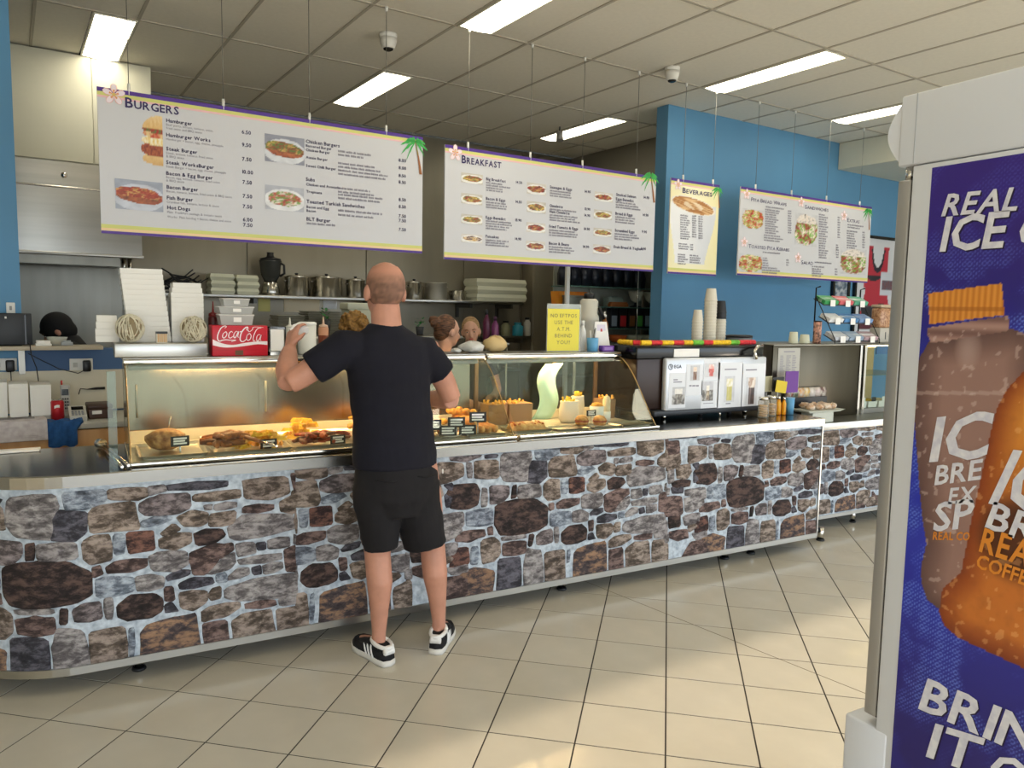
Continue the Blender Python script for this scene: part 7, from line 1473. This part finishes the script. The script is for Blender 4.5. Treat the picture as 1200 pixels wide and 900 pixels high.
# ------------------------------------------------------------------ kitchen staff
def staff(label, x, y, top_z, facing, hair_fn, shirt, sk=SKINF, tilt=0, nod=0, hairm=None, arms='down', brow='6b4a34', lean=0, drop=0):
    t = thing('person', label, 'person', (x, y, 0), facing); H0 = top_z/(1.645-drop); k = 1.0
    hc = Vector((0, .02+lean, 1.515-drop)); rot = Matrix.Rotation(tilt, 3, 'Y') @ Matrix.Rotation(nod, 3, 'X')
    b = MB(); head(b, hc, .93, rot); b.tube([(0, lean*.8-.01, 1.28), (0, lean*.9-.005, 1.38), (0, lean+.0, 1.46-drop)], [.06, .05, .05], 14)
    eloft(b, [(0, 0, .86, .13, .09), (0, 0, 1.0, .115, .08), (0, lean*.5, 1.18, .13, .09), (0, lean*.7, 1.29, .13, .075), (0, lean*.75, 1.345, .07, .055)])
    for s in (-1, 1):
        if arms == 'down': E_, Wr, d, n_ = (s*.235, .02+lean*.5, 1.02), (s*.20, .20+lean*.5, .99), (-s*.3, .9, -.05), (0, .2, -1)
        b.tube([(s*.15, lean*.7, 1.28), (s*.20, lean*.6, 1.16), E_], [.048, .043, .038], 12); b.tube([E_, (s*.225, .11+lean*.5, 1.0), Wr], [.038, .036, .025], 12); hand(b, Wr, d, n_, -s, .4, .165)
        b.tube([(s*.08, 0, .86), (s*.085, .0, .62), (s*.085, .01, .44), (s*.085, -.015, .30), (s*.085, -.01, .07)], [.09, .075, .055, .05, .034], 12); b.tube([(s*.085, -.04, .045), (s*.085, .05, .045), (s*.09, .15, .03)], [.03, .034, .022], 10)
    bo = organic('body', b, sk, t, .0095, 4); face(bo, hc, .93, rot, brow=brow)
    ho = hair_fn(hc, rot); h = organic('hair', ho, hairm, bo, .008, 1) 
    s_ = MB(); eloft(s_, [(0, 0, .82, .165, .115), (0, 0, .92, .155, .11), (0, lean*.2, 1.02, .145, .105), (0, lean*.5, 1.16, .155, .112), (0, lean*.65, 1.25, .16, .10), (0, lean*.75, 1.31, .125, .08), (0, lean*.78, 1.345, .075, .062), (0, lean*.8, 1.36, .062, .058)], 22)
    for s in (-1, 1): s_.tube([(s*.13, lean*.7, 1.27), (s*.16, lean*.68, 1.26), (s*.205, lean*.6, 1.14)], [.062, .06, .056], 14)
    organic('shirt', s_, shirt, t, .011, 4)
    p_ = MB(); eloft(p_, [(0, 0, .74, .13, .10), (0, 0, .82, .155, .11), (0, 0, .90, .145, .105)], 20)
    for s in (-1, 1): p_.tube([(s*.075, 0, .82), (s*.085, 0, .6), (s*.085, .0, .4), (s*.085, -.01, .1)], [.098, .085, .068, .055], 14)
    organic('trousers', p_, mat('black_trousers', '17171a', .85), t, .012, 3)
    for s in (-1, 1): ob('shoe', MB().loft([[(s*.085+xx*f, yy*f, z) for xx, yy in ((-.04, -.07), (.04, -.07), (.045, .06), (.04, .15), (0, .19), (-.04, .15), (-.045, .06))] for f, z in ((1, .001), (1.02, .03), (.85, .07))]), BLK, t)
    t.scale = (H0*1.0,)*3; return t
def hair_bun(c, r):
    m = MB(); P = lambda x, y, z: c+r @ Vector((x, y, z)); m.ell(P(0, -.026, .034), .077, .088, .095, 18, 12, r); m.ell(P(0, -.06, -.02), .060, .05, .05, 14, 8, r)
    for k in range(9): a = k*.7; m.ell(P(.022*math.cos(a), -.125+.012*math.sin(a*2), .065+.022*math.sin(a)), .024, .022, .022, 10, 6, r)
    return m
def hair_tied(c, r):
    m = MB(); P = lambda x, y, z: c+r @ Vector((x, y, z)); m.ell(P(0, -.022, .036), .0785, .090, .092, 18, 12, r)
    for s in (-1, 1): m.ell(P(s*.066, -.035, -.01), .014, .042, .05, 12, 8, r)
    m.tube([P(0, -.10, .03), P(0, -.13, -.03), P(0, -.12, -.10)], [.03, .028, .012], 10); return m
def hair_curly(c, r):
    m = MB(); rr = random.Random(8); m.ell(c+Vector((0, -.02, .03)), .083, .092, .095, 16, 10)
    for k in range(150):
        a = rr.uniform(0, 6.28); b_ = rr.uniform(-.75, 1.4); 
        if math.sin(a) > .35 and b_ < .5: continue
        R_ = 1.0+rr.uniform(0, .28); m.ell(c+Vector((.088*R_*math.cos(b_)*math.cos(a), -.02+.096*R_*math.cos(b_)*math.sin(a), .03+.098*R_*math.sin(b_))), .017, .017, .017, 7, 5)
    return m
def hair_cap(c, r):
    m = MB(); P = lambda x, y, z: c+r @ Vector((x, y, z)); m.ell(P(0, -.015, .03), .085, .104, .102, 18, 12, r); m.ell(P(0, -.05, -.02), .074, .068, .07, 14, 8, r); m.ell(P(0, .07, .045), .05, .03, .016, 12, 6, r); return m
q_ = ony(522, 390, 4.72); tz = ony(522, 368, 4.72).z
staff('woman with brown hair in a bun turned sideways behind the counter', q_.x, 4.72, tz, math.radians(-82), hair_bun, mat('staff_black', '18181c', .85), tilt=0, nod=-.08, hairm=mat('hair_brown', '38241a', .6, col2='7a5238', scale=30, stretch=(1, 1, 4)))
q_ = ony(552, 390, 5.45); tz = ony(552, 370.5, 5.45).z
staff('fair haired woman frowning towards the counter from the kitchen', q_.x, 5.45, tz, math.radians(152), hair_tied, mat('staff_charcoal', '26262b', .85), tilt=.10, nod=-.1, hairm=mat('hair_fair', '8a6a45', .6, col2='b79468', scale=30, stretch=(1, 1, 4)))
q_ = ony(414, 385, 5.0); tz = ony(414, 366, 5.0).z
staff('curly haired worker mostly hidden behind the bald man', q_.x-.0, 5.0, tz-.015, math.radians(20), hair_curly, mat('staff_black', '18181c', .85), hairm=mat('hair_curly', '6b4a22', .7, col2='a37a3c', scale=50))
q_ = bony(64, 380, 6.0); tz = bony(60, 366, 6.0).z; P_ = B(q_.x, 6.0, 0)
staff('cook in black bending down behind the serving ledge', P_.x+.28, P_.y-.0, tz-.0, math.radians(85), hair_cap, mat('staff_black', '18181c', .85), sk=SKIN, nod=-.55, hairm=mat('cap_black', '0e0e11', .8), lean=.25, drop=.13)

# ================================================================== DRINKS FRIDGE IN THE FOREGROUND
FX = 1.60                                   # side panel plane, facing the camera
def fp(px, py): q_ = onx(px, py, FX); return (q_.y, q_.z)
fr = thing('drinks_fridge', 'tall white upright drinks fridge with a big coffee poster on its side', 'fridge', (1.95, .78, 0))
FW = mat('fridge_white', 'd5d8df', .32); FY1, FY0 = 1.082, .42
obw('cabinet', MB().rbox(FX, FX+.70, FY0, FY1, .10, 1.895, .004), FW, fr)
obw('header', MB().rbox(FX-.002, FX+.702, FY0, 1.118, 1.897, 2.052, .005), FW, fr); obw('header_seam', MB().box(FX-.003, FX-.0019, 1.079, 1.081, 1.9, 2.05), mat('seam_grey', 'a9acb2', .5), fr)
n = 12; arc = [(1.118+.034*math.sin(math.pi*k/n), 1.905+.135*k/n) for k in range(n+1)]
obw('light_box', MB().loft([[(x, y, z) for y, z in arc]+[(x, 1.112, 2.04), (x, 1.112, 1.905)] for x in (FX+.012, FX+.69)]), emis('header_light', 'f4f8ff', 4.0), fr)
obw('light_box_end', MB().prism([(y-.002, z) for y, z in arc]+[(1.112, 2.04), (1.112, 1.905)], .008, 'x', FX+.003), FW, fr)
d = obw('door', MB().rbox(FX+.004, FX+.696, 1.087, 1.118, .615, 1.868, .004), mat('door_silver', 'a9a7a4', .4, .6), fr); ob('door_glass', MB().box(FX+.06, FX+.64, 1.119, 1.121, .67, 1.81), mat('fridge_glass', '2b3238', .08), d)
ob('hinge', MB().cyl((FX+.02, 1.10, 1.868), (FX+.02, 1.10, 1.897), .010), CHROME, d); ob('handle', MB().rbox(FX+.63, FX+.66, 1.12, 1.16, 1.0, 1.4, .008), BLK, d)
obw('door_gasket', MB().box(FX+.008, FX+.69, 1.079, 1.09, .615, 1.87), BLK, fr)
obw('kick_panel', MB().rbox(FX-.002, FX+.70, 1.05, 1.163, .06, .592, .006), FW, fr); obw('kick_vent', MB().box(FX+.08, FX+.62, 1.163, 1.166, .2, .45), DKGREY, fr)
for x in (FX+.06, FX+.64):
    for y in (FY0+.05, 1.10): obw('caster', MB().cyl((x-.015, y, .03), (x+.015, y, .03), .03, seg=16), BLK, fr); obw('caster_stem', MB().cyl((x, y, .05), (x, y, .11), .014), CHROME, fr)
# poster: printed blue halftone with two bottles
y1 = fp(1093, 196)[0]; zt_ = 1.884; zb_ = .516; y0 = .44
B1 = [fp(*p) for p in [(1089,400),(1080,416),(1077,422),(1074,460),(1072,493),(1075,533),(1078,573),(1081,605),(1086,637),(1080,663),(1080,682),(1087,703),(1100,713),(1135,722),(1215,722),(1215,395),(1185,385)]]
B2 = [fp(*p) for p in [(1200,435),(1180,457),(1168,480),(1160,513),(1150,560),(1138,613),(1127,670),(1105,690),(1101,717),(1107,733),(1123,747),(1200,783),(1290,815),(1330,500),(1260,430)]]
CAP = [fp(*p) for p in [(1088,344),(1174,332),(1178,369),(1090,380)]]; NECK = [fp(*p) for p in [(1088,384),(1182,370),(1184,378),(1181,388),(1092,402),(1087,392)]]
LB = fp(1192, 632)
def inpoly(p, poly):
    c = False; x, y = p
    for i in range(len(poly)):
        x0_, y0_ = poly[i-1]; x1_, y1_ = poly[i]
        if (y0_ > y) != (y1_ > y) and x < (x1_-x0_)*(y-y0_)/(y1_-y0_)+x0_: c = not c
    return c
def dist(p, poly):
    b = 9
    for i in range(len(poly)):
        a = Vector(poly[i-1]); e = Vector(poly[i])-a; q = Vector(p)-a; t_ = max(0, min(1, q.dot(e)/(e.dot(e)+1e-12))); b = min(b, (q-e*t_).length)
    return b
def poster_fn(u, v):
    y = y1+(y0-y1)*u; z = zb_+(zt_-zb_)*v; p = (y, z)
    n = fbm(y*9, z*9); n2 = fbm(y*40, z*40, 2)
    if inpoly(p, CAP):
        c = mix((196, 118, 40), (222, 150, 62), .5+.5*math.sin(y*520)); return mix(c, (150, 82, 24), .45 if z < CAP[2][1]+.018 and math.sin(y*20) < 2 and abs(z-(CAP[2][1]+.012)) < .004 else 0)
    drop = mnoise.noise(Vector((y*70, z*70, 1.3))) > .42
    if inpoly(p, B2):
        e = min(1, dist(p, B2)/.055); c = mix((132, 58, 22), (196, 112, 44), e)
        c = mix(c, (226, 160, 60), .6*smooth(1.15, 1.45, z)*e); c = mix(c, (104, 46, 24), .5*smooth(.95, .8, z)*(1-.5*e)); c = mix(c, (222, 140, 72), .5*max(0, 1-abs(z-(.80+.25*(.95-y)))/.03))
        c = mix(c, (58, 26, 16), .8*smooth(1.25, .6, math.hypot((y-LB[0])/.075, (z-LB[1])/.085)))
        if drop: c = mix(c, (236, 180, 120), .4)
        return mix(c, (60, 24, 10), .12*max(0, n2))
    if inpoly(p, B1) or inpoly(p, NECK):
        e = min(1, dist(p, B1)/.06); c = mix((96, 70, 66), (150, 116, 106), e); c = mix(c, (196, 170, 162), .55*max(0, 1-((y-.93)/.03)**2-((z-1.50)/.05)**2)); 
        if inpoly(p, NECK): c = mix((120, 88, 82), (168, 132, 122), .5+.5*math.sin(z*200))
        if abs(z-(1.395+.1*(1.05-y))) < .004: c = mix(c, (190, 166, 158), .5)
        if z < .86: c = mix(c, (84, 54, 54), .4)
        if drop: c = mix(c, (206, 184, 176), .45)
        return c
    g = smooth(.2, 1.0, .5+.9*n); lo = mix((36, 26, 104), (44, 52, 168), smooth(.55, 1.15, z)*(1-smooth(1.3, 1.75, z))+.25*g)
    lo = mix(lo, (62, 38, 132), smooth(1.45, 1.85, z)*.7); 
    hal = (math.sin(y*620)*math.sin(z*620)); dots = smooth(.1, .6, hal)*smooth(.25, .7, .5+n)*(1-.7*smooth(1.55, 1.8, z))*smooth(.55, .75, z)
    return mix(lo, (116, 148, 228), .75*dots)
NXP, NZP = 220, 480
ob('poster', print_mesh('poster', NXP, NZP, poster_fn, lambda u, v: (FX-.0016, y1+(y0-y1)*u, zb_+(zt_-zb_)*v)), attr_mat('poster_gloss', .3), fr, -Vector(fr.location))
def ptext(name, m, items, off=.003, kind='b'):
    """lettering set between photo points: baseline start, baseline end, top of the first letter"""
    for i, (txt, p0, p1, p2) in enumerate(items):
        a, b_, c = (Vector((FX-off, *fp(*p))) for p in (p0, p1, p2)); vs, fs, wd = typeset(txt, kind, .06); mb = MB()
        ex = (b_-a)/wd; ey = (c-a)/CAPH; mb.add([a+ex*x+ey*y for x, y in vs], fs); o = obw(name, mb, m, fr)
PW = mat('poster_white_ink', 'dcdbe0', .5, col2='c6c5d2', scale=60); PO = mat('poster_orange_ink', 'd8862c', .5); PSH = mat('poster_dark_ink', '20123a', .6)
hd_ = [('REAL', (1104, 253), (1192, 246), (1112, 228)), ('ICE', (1102, 294), (1176, 289), (1110, 255)), ('C', (1193, 288), (1222, 286), (1199, 253))]
ptext('slogan_shadow', PSH, [(a, (p[0]+1.6, p[1]+1.6), (q[0]+1.6, q[1]+1.6), (r[0]+1.6, r[1]+1.6)) for a, p, q, r in hd_], .0024); ptext('slogan', PW, hd_)
bt_ = [('BRIN', (1077, 829), (1214, 889), (1088, 795)), ('IT', (1086, 885), (1143, 905), (1097, 848)), ('O', (1156, 915), (1200, 935), (1168, 880))]
ptext('slogan_shadow', PSH, [(a, (p[0]+1.6, p[1]+1.6), (q[0]+1.6, q[1]+1.6), (r[0]+1.6, r[1]+1.6)) for a, p, q, r in bt_], .0024); ptext('slogan', PW, bt_)
ptext('bottle_lettering', PW, [('IC', (1090, 540), (1157, 535), (1099, 490)), ('BRE', (1096, 568), (1150, 561), (1099, 546)), ('EX', (1112, 590), (1143, 588), (1115, 572)), ('SP', (1094, 622), (1140, 617), (1098, 590)), ('1C', (1160, 588), (1225, 600), (1188, 528)), ('BR', (1155, 617), (1212, 638), (1166, 588))], .0032)
ptext('bottle_lettering', PO, [('REAL CO', (1094, 632), (1137, 633), (1095, 623)), ('REA', (1148, 645), (1206, 664), (1155, 618)), ('COFFE', (1144, 664), (1203, 686), (1148, 649))], .0032)
